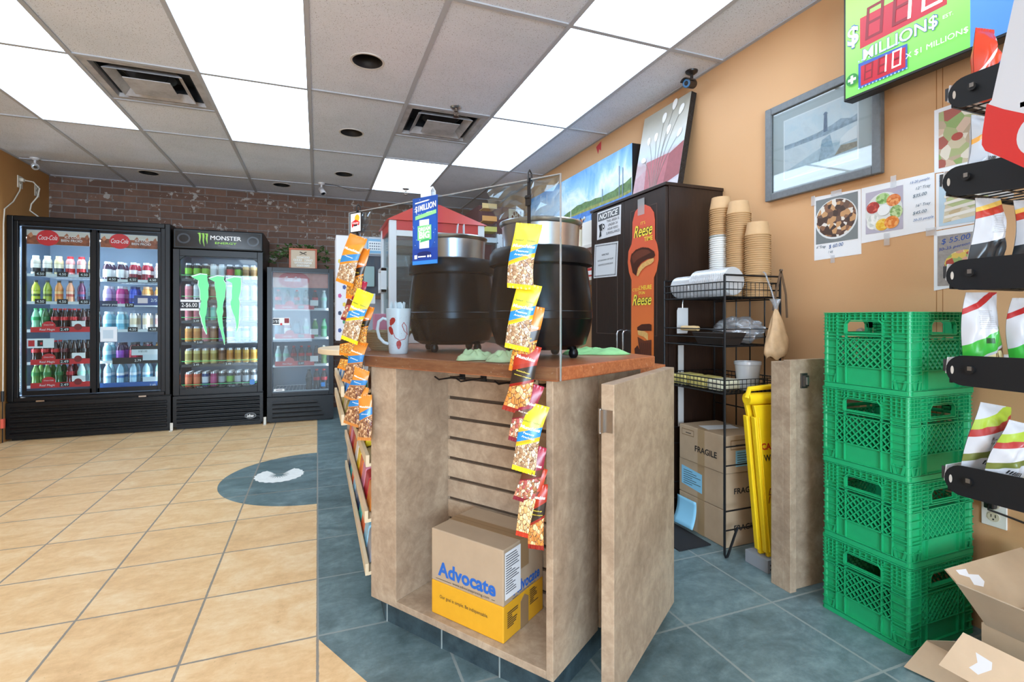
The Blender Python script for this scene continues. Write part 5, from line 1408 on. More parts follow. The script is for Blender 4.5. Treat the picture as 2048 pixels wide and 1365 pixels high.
for k in range(26):
    px = 1124 + 1.8*k; u, v = pxu(px, 458 - .45*(px-1124) + random.uniform(-4, 4), hx)
    b.ell(u, max(v, low+.012), .012, .011, M(('#e8e6e2','#3a3a48','#b04a44','#e0c890','#27407f')[k % 5], .6), 6); b.lay -= EPS*.5
b.lay += EPS
b.build('print', None, cv_, smooth=0)
# white tulip canvas leaning on the cabinet top
T = thing('tulip_canvas', 'canvas of white tulips with dark edge leaning on top of the dark cabinet', 'picture', (2.0, 2.69, ch+.018))
p0, p1 = Vector((1.99,2.453,ch+.027)), Vector((2.105,2.453,2.453))
zv = (p1-p0).normalized(); uv_ = Vector((0,-1,0)); nv_ = uv_.cross(zv)
ty, th_ = .467, (p1-p0).length
fr_ = lambda u, v, w: p0 + Vector((0,ty,0)) + uv_*u + zv*v + nv_*w
t = NT('carved_edge'); t.set(col='#1d1815', rough=.5, bump=t.noise(45., 4, .7, t.obj()), bs=1., bd=.02)
b = B().mat(t.m).prism([(0,0),(ty,0),(ty,th_),(0,th_)], -.04, -.001, fr_)
t2 = NT('tulip_ground'); x, y, z, P = t2.pos()
t2.set(col=t2.ramp(t2.math('MULTIPLY_ADD', z, 1.6, t2.math('MULTIPLY_ADD', t2.noise(5., 5, .6, P), .25, -3.12)), [(.0, '#b9b4c0'), (.35, '#a98a8c'), (.45, '#b7c4cc'), (.6, '#c9c8c0'), (.85, '#aaa698')]), rough=.4)
b.mat(t2.m).prism([(0,0),(ty,0),(ty,th_),(0,th_)], -.001, 0, fr_)
cv_ = b.build('canvas', None, T, smooth=0, bevel=.001)
b = B(); b.map = fr_; b.lay = .0004
MAU, RSE = M('#a0686a', .5, var=.08), M('#8c3c40', .5, var=.1)
b.poly([(.0,.20),(.14,.25),(.14,.0),(.0,.0)], M('#b08a90',.5,var=.1)).poly([(.30,.27),(ty,.33),(ty,.12),(.30,.08)], RSE).poly([(.13,.04),(.32,.04),(.34,.29),(.11,.29)], M('#a4545a',.5,var=.15)).poly([(.0,.0),(ty,.0),(ty,.10),(.0,.05)], M('#c4bcc8',.5,var=.06))
WH = M('#f2f2ee', .4)
tul = [(.10,.44,10,.028),(.175,.445,5,.03),(.235,.555,-5,.034),(.30,.455,-8,.032),(.325,.61,-6,.036),(.40,.55,-22,.034),(.415,.395,-30,.028),(.075,.315,70,.028)]
for u, v, r_, s_ in tul:
    b.line([((1-k_/8)**2*(.215+(u-.215)*.15) + 2*(k_/8)*(1-k_/8)*(.215+(u-.215)*.3) + (k_/8)**2*u, (1-k_/8)**2*.06 + 2*(k_/8)*(1-k_/8)*(.06+(v-.06)*.62) + (k_/8)**2*v) for k_ in range(9)], .0035, M('#7c7c72',.5))
for u, v, r_, s_ in tul:
    ca, sa = math.cos(R(r_)), math.sin(R(r_))
    b.poly([(u + s_*.62*math.sin(q)*(1-.2*math.cos(q))*ca - s_*-math.cos(q)*sa, v + s_*.62*math.sin(q)*(1-.2*math.cos(q))*sa + s_*-math.cos(q)*ca) for q in [2*PI*i/18 for i in range(18)]], WH)
b.build('print', None, cv_, smooth=0)
# framed watercolour
wy0, wy1, wz0, wz1 = 1.369, 1.934, 1.67, 2.135
T = thing('framed_watercolour', 'grey framed watercolour of a tower by the water on the orange wall', 'picture', (2.13, 1.65, wz0))
fm = M('#6d7276', .4, var=.12, vs_=60.)
b = B().mat(fm)
fw = .036
for prof_x, ins in ((.028, 0.), (.020, .014)):
    a, e, g, h = wy0+ins, wy1-ins, wz0+ins, wz1-ins; f2 = fw - ins
    X0 = XR - prof_x
    b.box(X0, XR-.0005, a, a+f2, g, h).box(X0, XR-.0005, e-f2, e, g, h).box(X0, XR-.0005, a+f2, e-f2, g, g+f2).box(X0, XR-.0005, a+f2, e-f2, h-f2, h)
b.build('frame', None, T, smooth=0, bevel=.004)
b = wallplane(B(), XR - .012); u0, u1 = -wy1+fw, -wy0-fw
b.rect(u0, u1, wz0+fw, wz1-fw, M('#b9c3c4', .6)).rect(u0+.062, u1-.062, wz0+fw+.05, wz1-fw-.05, M('#eef2f4', .6))
iu0, iu1, iv0, iv1 = u0+.068, u1-.068, wz0+fw+.056, wz1-fw-.056
t = NT('watercolour'); x, y, z, P = t.pos(); n1 = t.noise(9., 6, .7, P, .5)
t.set(col=t.ramp(t.math('MULTIPLY_ADD', n1, 1., t.math('MULTIPLY', z, .0)), [(.3, '#c3dbe6'), (.5, '#dfe8ec'), (.7, '#c9d6dc')]), rough=.6)
b.rect(iu0, iu1, iv0, iv1, t.m)
w_, h_ = iu1-iu0, iv1-iv0
WB, WB2, WB3 = M('#9fb2c0',.7,var=.3,vs_=50.), M('#bfd3dd',.7,var=.12,vs_=40.), M('#7388a0',.7,var=.3,vs_=60.)
b.poly([(iu0,iv0+.50*h_),(iu0,iv0+.58*h_),(iu0+.2*w_,iv0+.575*h_),(iu0+.5*w_,iv0+.60*h_),(iu0+.68*w_,iv0+.64*h_),(iu0+.8*w_,iv0+.69*h_),(iu0+.92*w_,iv0+.64*h_),(iu1,iv0+.67*h_),(iu1,iv0+.56*h_),(iu0+.6*w_,iv0+.51*h_)], WB)
b.poly([(iu0+.57*w_,iv0+.57*h_),(iu0+.625*w_,iv0+.57*h_),(iu0+.62*w_,iv0+.85*h_),(iu0+.578*w_,iv0+.85*h_)], WB3).poly([(iu0+.565*w_,iv0+.85*h_),(iu0+.632*w_,iv0+.85*h_),(iu0+.61*w_,iv0+.885*h_),(iu0+.585*w_,iv0+.885*h_)], WB3)
b.poly([(iu0,iv0),(iu1,iv0+.1*h_),(iu1,iv0+.3*h_),(iu0+.6*w_,iv0+.36*h_),(iu0,iv0+.12*h_)], WB2).poly([(iu0+.5*w_,iv0+.1*h_),(iu0+.72*w_,iv0+.2*h_),(iu0+.66*w_,iv0+.5*h_),(iu0+.55*w_,iv0+.45*h_)], M('#a4bccb',.7,var=.25,vs_=50.))
b.poly([(iu0+.78*w_,iv0+.28*h_),(iu1,iv0+.30*h_),(iu1,iv0+.5*h_),(iu0+.9*w_,iv0+.46*h_),(iu0+.8*w_,iv0+.38*h_)], M('#eef3f5',.6)).poly([(iu0+.72*w_,iv0+.14*h_),(iu1,iv0+.17*h_),(iu1,iv0+.25*h_),(iu0+.8*w_,iv0+.27*h_)], M('#a39c8c',.7,var=.3,vs_=60.))
b.build('print', None, T, smooth=0)
B().box(XR-.017, XR-.0155, wy0+fw, wy1-fw, wz0+fw, wz1-fw).build('glass', clear('picture_glass', '#f6f9fa', .06), T, smooth=0)
# ================================================================ WIRE RACK with cups
WIRE = M('#18181a', .4, .3)
rx0, rx1, ry0, ry1 = 1.705, 2.04, 1.772, 2.195
T = thing('wire_rack', 'black wire shelf rack beside the dark cabinet, holding cups above cartons', 'rack', ((rx0+rx1)/2, (ry0+ry1)/2, 0))
def frame_end(y, foot):
    b = B()
    pts = [(rx0, y, 1.276), (rx0, y, .02)] if not foot else [(rx0, y, 1.276), (rx0, y, .02), (rx0+.006, y, .006), (rx0+.016, y, .006), (rx0+.075, y, .13)]
    b.tube(pts, .0055, 8).tube([(rx0, y, 1.276), (rx1, y, 1.276)], .0045, 8).tube([(rx1, y, 1.276), (rx1, y, .006)], .0055, 8)
    for zz in (.50, .415, .21, .124): b.tube([(rx0, y, zz), (rx1, y, zz)], .0032, 6)
    return b.build('end_frame', WIRE, T)
frame_end(ry0, True); frame_end(ry1, False)
b = B()
for k in range(4): b.tube([(rx1+.002, ry0+.09+.09*k, .3), (rx1+.002, ry0+.09+.09*k, 1.28)], .0035, 6)
for zz in (.3, .62, .95, 1.17): b.tube([(rx1, ry0, zz), (rx1, ry1, zz)], .0035, 6)
b.build('back_frame', WIRE, T)
def basket(z0, z1, nv, slats):
    b = B()
    c = [(rx0, ry0), (rx1, ry0), (rx1, ry1), (rx0, ry1)]
    for zz in ([z0, z1] + [z0 + (z1-z0)*k/(nv+1) for k in range(1, nv+1)]): b.tube([(x_, y_, zz) for x_, y_ in c], .003, 6, closed=True)
    if slats:
        for k in range(1, 17): yy = ry0 + (ry1-ry0)*k/17; b.tube([(rx0, yy, z1), (rx0, yy, z0), (rx1, yy, z0), (rx1, yy, z1)], .0016, 5)
        for k in range(1, 13): xx = rx0 + (rx1-rx0)*k/13; b.tube([(xx, ry0, z1), (xx, ry0, z0), (xx, ry1, z0), (xx, ry1, z1)], .0016, 5)
    else:
        for k in range(1, 14): yy = ry0 + (ry1-ry0)*k/14; b.tube([(rx0, yy, z0), (rx1, yy, z0)], .002, 5)
        for k in range(1, 4): xx = rx0 + (rx1-rx0)*k/4; b.tube([(xx, ry0, z0), (xx, ry1, z0)], .0025, 5)
    return b.build('basket', WIRE, T)
basket(1.178, 1.245, 1, True); basket(.951, 1.03, 1, False); basket(.737, .80, 2, True)
# stacked bowls, upside down
KC = M('#c8a276', .6, var=.03); KR = M('#b8905f', .6); WC = M('#e4e4e0', .5); GC = M('#8a9088', .6)
def cup_mesh(m, rim):
    b = B().lathe([(.0574,.0),(.0596,.0015),(.0596,.004),(.0558,.006),(.047,.058),(.0455,.066),(.043,.066),(.0435,.062),(0,.062)], 28, cap=False, mats=[rim,rim,rim,m,m,m,m,m])
    o = b.build('paper_bowl'); return o
protos = {'kraft': cup_mesh(KC, KR), 'white': cup_mesh(WC, WC), 'grey': cup_mesh(WC, GC)}
used = set()
def stack(x, y, z, kinds, step, where, group):
    n = len(kinds)
    for k, kd in enumerate(kinds):
        if kd in used: o = protos[kd].copy(); COL.objects.link(o)
        else: o = protos[kd]; used.add(kd)
        o.location = (x + random.uniform(-.0005, .0005), y + random.uniform(-.0005, .0005), z)
        z += step
        tag(o, '%s paper bowl, %s from top of the %s' % ({'kraft':'kraft brown','white':'white','grey':'grey rimmed white'}[kd], ordn(n-1-k), where), 'bowl', group)
random.seed(2)
zb = 1.182
stack(1.972, 1.84, zb, ['kraft']*29, .0104, 'short stack nearest the camera', 'bowls in the nearest stack')
stack(1.972, 1.957, zb, ['kraft']*41, .0104, 'middle stack on the rack', 'bowls in the middle stack')
stack(1.972, 2.075, zb, ['white']*29 + ['grey'] + ['kraft']*13, .0110, 'two-tone stack next to the cabinet', 'bowls in the two-tone stack')
LIDM = clear('milky_lid', '#eceff2', .10, .42, '#f2f4f6', rough=.15)
def lids(x, y0, y1, z, r, label):
    prof = []
    n = 16
    for k in range(n+1):
        yy = (y1-y0)*k/n
        prof += [(r*.96, yy), (r, yy + (y1-y0)/n*.3), (r*.95, yy + (y1-y0)/n*.6)]
    b = B(); b.T = Matrix.Translation((x, y0, z)) @ Matrix.Rotation(R(-90), 4, 'X')
    b.lathe([(r*.7, -.004)] + prof, 28)
    return tag(b.build('plastic_bundle', LIDM), label, 'lids')
lids(1.785, 1.80, 2.02, 1.252, .066, 'row of milky plastic lids with round end facing, on the rack top basket')
lids(1.775, 2.03, 2.16, 1.240, .055, 'shorter row of milky plastic lids at the cabinet end of the rack')
def tray(name, label, cat, x0, x1, y0, y1, z0, z1, m, fl=.012, th=.0025):
    b = B()
    o = [(x0,y0),(x1,y0),(x1,y1),(x0,y1)]; i = [(x0+fl,y0+fl),(x1-fl,y0+fl),(x1-fl,y1-fl),(x0+fl,y1-fl)]
    b.add([(x_,y_,z1) for x_,y_ in o] + [(x_,y_,z0) for x_,y_ in i], [(4,5,6,7)] + [(k,(k+1)%4,4+(k+1)%4,4+k) for k in range(4)])
    return tag(b.build(name, m, smooth=0, solid=th), label, cat)
# second shelf: ribbed tray, wooden handled scraper, bag; hanging card
tray('basket_tray', 'black ribbed basket tray on the middle rack shelf', 'tray', 1.72, 1.86, 1.80, 2.0, .956, 1.012, M('#2a221e', .5), .02)
H = thing('rolling_pin', 'short wooden handle lying on the black basket tray', 'handle', (1.75, 2.05, 1.035))
b = B(); b.T = Matrix.Translation((1.745, 1.985, 1.030)) @ Matrix.Rotation(R(-90), 4, 'X'); b.lathe([(.0,0),(.012,.002),(.0135,.03),(.0125,.06),(.0135,.09),(.012,.118),(0,.12)], 16); b.build('grip', M('#d8b884', .5), H)
b = B(); b.tube([(1.745, 1.985, 1.03), (1.75, 1.93, 1.026), (1.79, 1.87, 1.015)], .003, 6); b.build('shaft', BLACK, H)
BAGM = clear('poly_bag', '#e6eaee', .16, .22, '#e6e9ee', rough=.18)
random.seed(14)
b = B()
def blob(u, v):
    a = 2*PI*u; q = PI*v
    r = 1 + .10*math.sin(5*a+4*v*6) + .08*math.sin(9*a - 7*v)
    return Vector((1.945 + .075*r*math.sin(q)*math.cos(a), 1.93 + .135*math.cos(q)*r, 1.022 + .062*r*math.sin(q)*math.sin(a)))
b.grid(blob, 34, 22)
tag(b.build('plastic_bag', BAGM, smooth=60), 'clear plastic bag of cups on the middle rack shelf', 'bag')
C_ = thing('hanging_card', 'white plastic card hanging under the top rack basket', 'card', (1.80, 2.19, 1.0))
B().mat(M('#d9dadb', .4)).prism([(-.035,0),(.03,0),(.035,.02),(.035,.135),(-.028,.135),(-.035,.12)], 0, .003, lambda u, v, w: (1.80+u, 2.165+w, 1.0+v)).build('card', None, C_, smooth=0)
B().tube([(1.80, 2.166, 1.135), (1.80, 2.166, 1.16), (1.803, 2.166, 1.178)], .002, 6).build('hook', CHROME, C_)
tag(B().box(1.806, 1.84, 2.205, 2.21, .50, .935).build('ruler', M('#bdb9b6', .5), smooth=0), 'grey flat strip hanging behind the rack against the cabinet side', 'strip')
# bottom basket: butter packs and a deli tub
PK = M('#d8c878', .35, var=.2, vs_=40.)
for k, (yy, zz, lb) in enumerate(((1.80,.742,'pale yellow wrapped pack nearest the deli tub in the lowest rack basket'),(1.93,.742,'middle pale yellow wrapped pack in the lowest rack basket'),(2.06,.742,'pale yellow wrapped pack in the lowest rack basket, next to the cabinet'))):
    b = B().box(1.73+.0, 1.86, yy+.03*(k==0), yy+.115, zz, zz+.052)
    tag(b.build('wrapped_pack', PK if k else M('#e2ddc0', .35, var=.15, vs_=40.), smooth=0, bevel=.012), lb, 'pack', 'packs in the lowest rack basket')
T2 = thing('deli_tub', 'tall milky plastic deli tub at the front corner of the lowest basket', 'tub', (1.772, 1.80, .745))
MILK = clear('milky_tub', '#e8ecf0', .08, .5, '#eceff2', rough=.2)
q = (1.90, 1.83)
b = B().lathe([(0,.0),(.042,.0),(.045,.006),(.056,.118),(.060,.120),(.060,.134),(.057,.134),(.054,.12),(.043,.01),(0,.01)], 32, (q[0], q[1], .742)); b.build('tub', MILK, T2)
B().lathe([(0,.012),(.043,.012),(.046,.05),(0,.055)], 28, (q[0], q[1], .742)).build('contents', M('#d8c8a0', .7, var=.15, vs_=60.), T2)
# tongs and paper bag on the right end
b = B()
p = on(1562, 541, Y=1.757)
for a in ((1546, 622), (1574, 636)):
    q = on(a[0], a[1], Y=1.757); m_ = (p+q)/2 + Vector((.012 if a[0] > 1560 else -.004, 0, 0))
    b.bar(p, m_, .012, .002, up=(0,1,0)); b.bar(m_, q, .012, .002, up=(0,1,0))
b.cyl(p + Vector((-.006,0,0)), p + Vector((.006,0,0)), .006, n=10)
tag(b.build('tongs', M('#8c8a88', .3, .95), smooth=30), 'steel tongs hanging over the wall end of the rack', 'tongs')
PB_ = thing('paper_bag', 'wrinkled kraft paper bag in plastic tied to the right end of the rack', 'bag', (2.0, 1.70, .86))
p = on(1552, 618, Y=1.70); q = on(1556, 716, Y=1.70); hw = 25*1.0*(p.x*.3594+p.y*.9332)/FPX
random.seed(19)
hb = p.z - q.z
def sack(u, v):
    a = 2*PI*u
    w = (.10 + .9*min(1, v*1.6)**.8) if v < .9 else 1 - (v-.9)*2.5
    r = 1 + .10*math.sin(3*a+5*v) + .06*math.sin(7*a-9*v)
    return Vector((p.x + .006*math.sin(v*5) + hw*w*r*math.cos(a), 1.70 + hw*.62*w*r*math.sin(a), p.z - hb*v + .008*math.sin(4*a)*v))
b = B(); b.grid(sack, 30, 18); b.build('bag', M('#c8a47c', .6, var=.12, vs_=30.), PB_, smooth=60)
b = B(); b.grid(lambda u, v: Vector((p.x + (.006+.022*v**2)*math.cos(2*PI*u)*(1+.3*math.sin(6*PI*u)), 1.70 + (.006+.014*v)*math.sin(2*PI*u), p.z - .006 + .05*v)), 18, 6); b.tube([(p.x, 1.70, p.z+.01), (p.x+.002, 1.725, p.z+.08), (p.x-.004, 1.755, p.z+.165), (p.x-.004, 1.766, p.z+.172)], .004, 6)
b.build('plastic_neck', BAGM, PB_, smooth=60)
# ================================================================ WET FLOOR SIGN on a grey block
b = B().mat(M('#8f9296', .6)).box(1.772, 1.95, 1.60, 1.72, .001, .055)
b.mat(M('#3a3d42', .7))
for k in range(7): b.box(1.785+.021*k, 1.798+.021*k, 1.5992, 1.5998, .012, .019).box(1.785+.021*k, 1.798+.021*k, 1.5992, 1.5998, .03, .037)
tag(b.build('grey_block', None, smooth=0, bevel=.002), 'grey slotted plastic block on the floor under the yellow sign', 'block')
YS = M('#f2ca18', .4, var=.03)
W0 = thing('wet_floor_sign', 'folded yellow caution wet floor sign leaning behind the gate post', 'sign', (1.87, 1.64, .055))
# front board frame: long tapering panel; local map from the lower left corner
base = Vector((1.782, 1.645, .056)); lean = Vector((-.085, .0, .70)).normalized()
Ux = Vector((1, -.12, 0)).normalized(); Nx = Ux.cross(lean).normalized()
def bd(off): return lambda u, v, w: base + Ux*u + lean*v + Nx*(w + off)
for off, nm in ((.012, 'front_board'), (-.022, 'back_board')):
    b = B(); sh_ = -.012 if off < 0 else 0
    b.prism([(.02+sh_,0),(.24+sh_,0),(.235+sh_,.60),(.245+sh_,.66),(.02+sh_,.66),(.028+sh_,.60)], -.008, .008, bd(off))
    b.prism([(.010+sh_,.02),(.020+sh_,.02),(.026+sh_,.61),(.014+sh_,.61)], -.012, .012, bd(off)); b.prism([(.028+sh_,.02),(.034+sh_,.02),(.040+sh_,.61),(.033+sh_,.61)], .006, .014, bd(off)) if off > 0 else None
    b.build(nm, YS, W0, smooth=0, bevel=.003)
f = bd(0)
b = B().tube([f(.005, .685, -.004), f(.26, .685, -.004)], .026, 16).tube([f(.005,.69,0), f(.02,.728,0), f(.13,.735,0), f(.25,.728,0)], .011, 10)
b.build('top_handle', YS, W0)
b = B(); b.map = lambda u, v, w: f(u, v, .021 + w); b.lay = 0
b.poly([(.085,.52),(.215,.52),(.205,.60),(.095,.60)], M('#d8b012',.4)); b.lay = .0006
b.txt('CAUTION', .037, .482, .029, M('#c23018',.5), al='l', bold=.03, width=.155).txt('Wet Floor', .044, .432, .029, INK, al='l', bold=.02, width=.14)
b.line([(.098,.255),(.08,.18),(.098,.13),(.13,.13),(.18,.255)], .010, M('#c23018',.5)).txt('IT', .066, .25, .03, M('#8a3a18',.5), shear=.3).txt('D', .066, .285, .03, M('#8a3a18',.5), shear=.3)
b.build('print', None, W0, smooth=0)
# ================================================================ MILK CRATES
CG = M('#1ca468', .42, var=.06, vs_=18., name='green_plastic'); 
qx0, qx1, qy0, qy1, qh = 1.765, 2.107, 1.048, 1.352, .274
def crate_mesh():
    b = B()
    def wall(Lw, f):
        """f(u, v, w): u along the wall, v height, w outwards from 0 (inner skin) to .012"""
        def bx(u0, u1, v0, v1, w0, w1): b.prism([(u0,v0),(u1,v0),(u1,v1),(u0,v1)], w0, w1, f)
        c = .045
        H = qh
        bx(0, Lw, .0, .018, 0, .012)                          # foot rim
        bx(c, Lw-c, .018, .082, 0, .004)                      # plain lower panel
        for zz in (.018, .082, .180, .192): bx(0, Lw, zz-.0015, zz+.0015, 0, .012)
        for u in (0, Lw-c): bx(u, u+c, .018, .20, 0, .004)    # corner posts with ribs
        for k in range(6):
            zz = .045 + .026*k
            bx(0, c, zz-.0012, zz+.0012, .004, .012); bx(Lw-c, Lw, zz-.0012, zz+.0012, .004, .012)
        for u in (c, c+.032, Lw-c-.032, Lw-c): bx(u-.0014, u+.0014, .018, H, .0, .012)
        for a in ((.012,.018,.004,.05),(.033,.018,.041,.05)):   # little braces at the corners
            for uu in (lambda t_: t_, lambda t_: Lw-t_): b.bar(f(uu(a[0]),a[1],.008), f(uu(a[2]),a[3],.008), .003, .008)
        # lattice
        u0, u1, v0, v1 = c, Lw-c, .084, .179
        sp = .0235
        for sgn in (1, -1):
            n = int((u1-u0+v1-v0)/sp) + 1
            for k in range(n):
                s = u0 + (v0-v1 if sgn > 0 else 0) + sp*(k+.5)
                # u = s + sgn*(v-v0) clipped
                pts = []
                va, vb = v0, v1
                g = lambda v: s + sgn*(v-v0)
                if sgn > 0: va, vb = max(v0, v0+(u0-s)), min(v1, v0+(u1-s))
                else: va, vb = max(v0, v0+(s-u1)), min(v1, v0+(s-u0))
                if vb - va < .006: continue
                b.bar(f(g(va), va, .005 + .0004*sgn), f(g(vb), vb, .005 + .0004*sgn), .0030, .009, up=tuple(Vector(f(0,0,1))-Vector(f(0,0,0))))
        # upper ribs with a hand hole
        m0, m1 = Lw*.5-.062, Lw*.5+.062
        hz0, hz1 = .203, .243
        for zz in (.2045, .217, .2295, .242, .2545, .2665): 
            if hz0-.001 < zz < hz1-.001: bx(0, m0-.006, zz-.0012, zz+.0012, 0, .012); bx(m1+.006, Lw, zz-.0012, zz+.0012, 0, .012)
            else: bx(0, Lw, zz-.0012, zz+.0012, 0, .012)
        bx(0, Lw, H-.003, H, 0, .014)
        bx(0, .045, .20, H, 0, .004); bx(Lw-.045, Lw, .20, H, 0, .004)
        bx(.045, m0, .2175, H, 0, .0028); bx(m1, Lw-.045, .2175, H, 0, .0028); bx(m0, m1, .246, H, 0, .003)
        bx(m0-.03, m0, .192, .246, 0, .003); bx(m1, m1+.03, .192, .246, 0, .003); bx(m0, m1, .192, hz0, 0, .003)
        ro = lambda r: [(m0-r,hz0-r+.0),(m1+r,hz0-r),(m1+r,hz1-.012),(m1-.010,hz1+r),(m0+.010,hz1+r),(m0-r,hz1-.012)]
        o = ro(.004)
        for p_, q_ in zip(o, o[1:]+o[:1]): b.bar(f(p_[0],p_[1],.006), f(q_[0],q_[1],.006), .003, .014, up=tuple(Vector(f(0,0,1))-Vector(f(0,0,0))))
        for k in range(1, 9):
            u = m0 - .03 + k*(.184/9)
            bx(u-.001, u+.001, .248, H, .003, .011)
        for k in range(1):
            for u in (.014, .030): bx(u-.001, u+.001, .205, H, .004, .011); bx(Lw-u-.001, Lw-u+.001, .205, H, .004, .011)
    dx, dy = qx1-qx0-.024, qy1-qy0-.024
    wall(dx, lambda u, v, w: (.012+u, .012-w, v)); wall(dx, lambda u, v, w: (.012+dx-u, .012+dy+w, v))
    wall(dy, lambda u, v, w: (.012-w, .012+dy-u, v)); wall(dy, lambda u, v, w: (.012+dx+w, .012+u, v))
    for k in range(11): yy = .02 + (qy1-qy0-.04)*k/10; b.box(.012, .012+dx, yy-.002, yy+.002, .006, .012)
    for k in range(12): xx = .02 + (qx1-qx0-.04)*k/11; b.box(xx-.002, xx+.002, .012, .012+dy, .006, .012)
    for xx in (.012, .012+dx):
        for yy in (.012, .012+dy):
            b.cyl((xx,yy,0), (xx,yy,qh), .0085, n=12)
            for zz in [.002, .018] + [.045+.026*k for k in range(6)] + [.192, .2045, .217, .2295, .242, .2545, .2665, qh-.0015]: b.cyl((xx,yy,zz-.0013), (xx,yy,zz+.0013), .0122, n=14)
    return b
o = crate_mesh().build('milk_crate', CG, smooth=0)
for k in range(4):
    if k: o = o.copy(); COL.objects.link(o)
    o.location = (qx0 + (0,.002,-.001,.001)[k], qy0 + (0,-.001,.001,-.002)[k], .0005 + k*.2755)
    tag(o, 'green plastic milk crate, %s of the stack of four' % ('bottom', 'second from the floor', 'second from the top', 'topmost')[k], 'crate', 'green milk crates')
tag(B().lathe([(0,0),(.016,.0),(.02,.006),(.016,.02),(0,.022)], 16, (0,0,0)).build('door_stop', M('#b0aca8', .3, .9)), 'small chrome knob on the wall just left of the top crate', 'knob')
kn = bpy.data.objects['door_stop']; kn.location = (XR-.001, 1.46, 1.02); kn.rotation_euler = (0, R(-90), 0)
# ================================================================ PAPERS on the wall
PAP = M('#eef0f3', .5)
def photo_mat(name, cols, scale, edge_='#ffffff', ew=.0):
    t = NT(name); P = t.pos()[3]
    vo = t.n('ShaderNodeTexVoronoi', Vector=P, Scale=scale)
    sv = t.t.nodes.new('ShaderNodeSeparateColor'); t.put(sv.inputs[0], vo.outputs['Color'])
    t.set(col=t.ramp(sv.outputs[0], [(i/len(cols), c) for i, c in enumerate(cols)], const=True), rough=.4)
    return t.m
PX_ = XR - .0012
def paper(label, corners):
    T = thing('menu_sheet', label, 'paper', (XR-.001, -sum(c[0] for c in corners)/4, min(c[1] for c in corners)), group='taped menu sheets')
    B().prism(corners, .0004, .0012, lambda u, v, w: (XR - w, -u, v)).build('sheet', PAP, T, smooth=0)
    return T, wallplane(B(), XR - .0016)
def tapes(T, lst):
    for u, v, w_, h_ in lst: wallplane(B(), XR - .0032).rect(u-w_/2, u+w_/2, v-h_/2, v+h_/2, TAPE).build('tape', None, T, smooth=0)
PEN, PENB = M('#35566a', .6), M('#2c5a9a', .6)
T, b = paper('white menu sheet with round tray of brownies, leftmost of the taped sheets', [(-1.681,1.347),(-1.464,1.353),(-1.466,1.629),(-1.681,1.641)])
b.rect(-1.672,-1.478,1.42,1.622,M('#7d8486',.5)).ell(-1.577,1.523,.098,.09,M('#dfe3e4',.4)).ell(-1.577,1.526,.092,.084,photo_mat('brownie_tray',['#5a4238','#e6e0d6','#8a6248','#4a3830','#c99a6a','#6e5446'],52.))
b.txt('6"Tray', -1.645, 1.405, .016, PEN, shear=.3).txt('$ 60.00', -1.575, 1.403, .018, PENB, shear=.2, rot=4).txt('? 45', -1.60, 1.378, .010, PEN, shear=.3)
b.build('print', None, T, smooth=0); tapes(T, [(-1.573,1.637,.05,.022),(-1.685,1.625,.02,.045),(-1.59,1.345,.02,.035)])
T, b = paper('wide white menu sheet with vegetable tray and handwritten prices', [(-1.4635,1.397),(-1.191,1.412),(-1.192,1.626),(-1.4635,1.630)])
b.rect(-1.445,-1.30,1.432,1.605,M('#b9b4c4',.5)).ell(-1.374,1.515,.072,.078,M('#dfe3e0',.4))
for (u,v,r1,r2,cs,sc) in ((-1.376,1.568,.028,.022,['#8fb86a','#b4d492','#6f9a4c'],80.),(-1.335,1.553,.027,.024,['#e58a4c','#f0a868','#d8742f'],90.),(-1.415,1.538,.026,.024,['#c9483c','#e0705c','#a83830'],80.),(-1.325,1.505,.024,.026,['#9fc07a','#c4d8a0','#7fa45c'],90.),(-1.415,1.478,.026,.03,['#e4e8e4','#cfd6d0','#f2f4f0'],80.),(-1.378,1.462,.026,.024,['#f0c030','#e8ae28','#f4d25c'],90.),(-1.342,1.466,.028,.025,['#ee9440','#f4ae62','#e07c28'],90.)):
    b.ell(u, v, r1, r2, photo_mat('veg_'+cs[0][1:], cs, sc))
b.ell(-1.372,1.520,.024,.022,M('#f2f4f4',.4))
for k, (s_, hh) in enumerate((('15-20 people',.012),('12" Tray',.014),('$35.00',.014),('16" Tray',.014),('$45.00',.014),('20-35 people',.012))): b.txt(s_, -1.24+.012*(k%2), 1.605-.027*k - (.0 if k < 3 else .012), hh, PENB if k in (0,5) else PEN, shear=.3, rot=3)
b.build('print', None, T, smooth=0); tapes(T, [(-1.335,1.625,.022,.05),(-1.36,1.40,.022,.05)])
T, b = paper('menu sheet with salad photo, highest of the taped sheets', [(-1.193,1.622),(-1.02,1.605),(-1.02,1.86),(-1.193,1.856)])
b.rect(-1.178,-1.03,1.635,1.842,photo_mat('salad',['#c9bb9c','#dfd6c4','#a9b07a','#b8a488','#8fa864','#d4b8a0','#a85a4c'],26.)).ell(-1.12,1.735,.018,.014,M('#b04a3c',.5))
b.build('print', None, T, smooth=0); tapes(T, [(-1.10,1.858,.022,.05)])
T, b = paper('menu sheet with sandwich photo, between salad sheet and the fifty-five dollar sheet', [(-1.187,1.408),(-1.02,1.416),(-1.02,1.60),(-1.187,1.618)])
b.rect(-1.177,-1.03,1.42,1.608,M('#bcd3e2',.5)).poly([(-1.165,1.43),(-1.03,1.445),(-1.03,1.565),(-1.15,1.55)], photo_mat('sandwich',['#e6dcc8','#c9b48c','#d8cdb0','#b8c48c'],34.)).txt('$', -1.17, 1.592, .02, PENB)
for k in range(4): b.poly([(-1.16,1.445+.025*k),(-1.03,1.46+.025*k),(-1.03,1.474+.025*k),(-1.16,1.455+.025*k)], M('#f0ebe0',.5))
b.build('print', None, T, smooth=0)
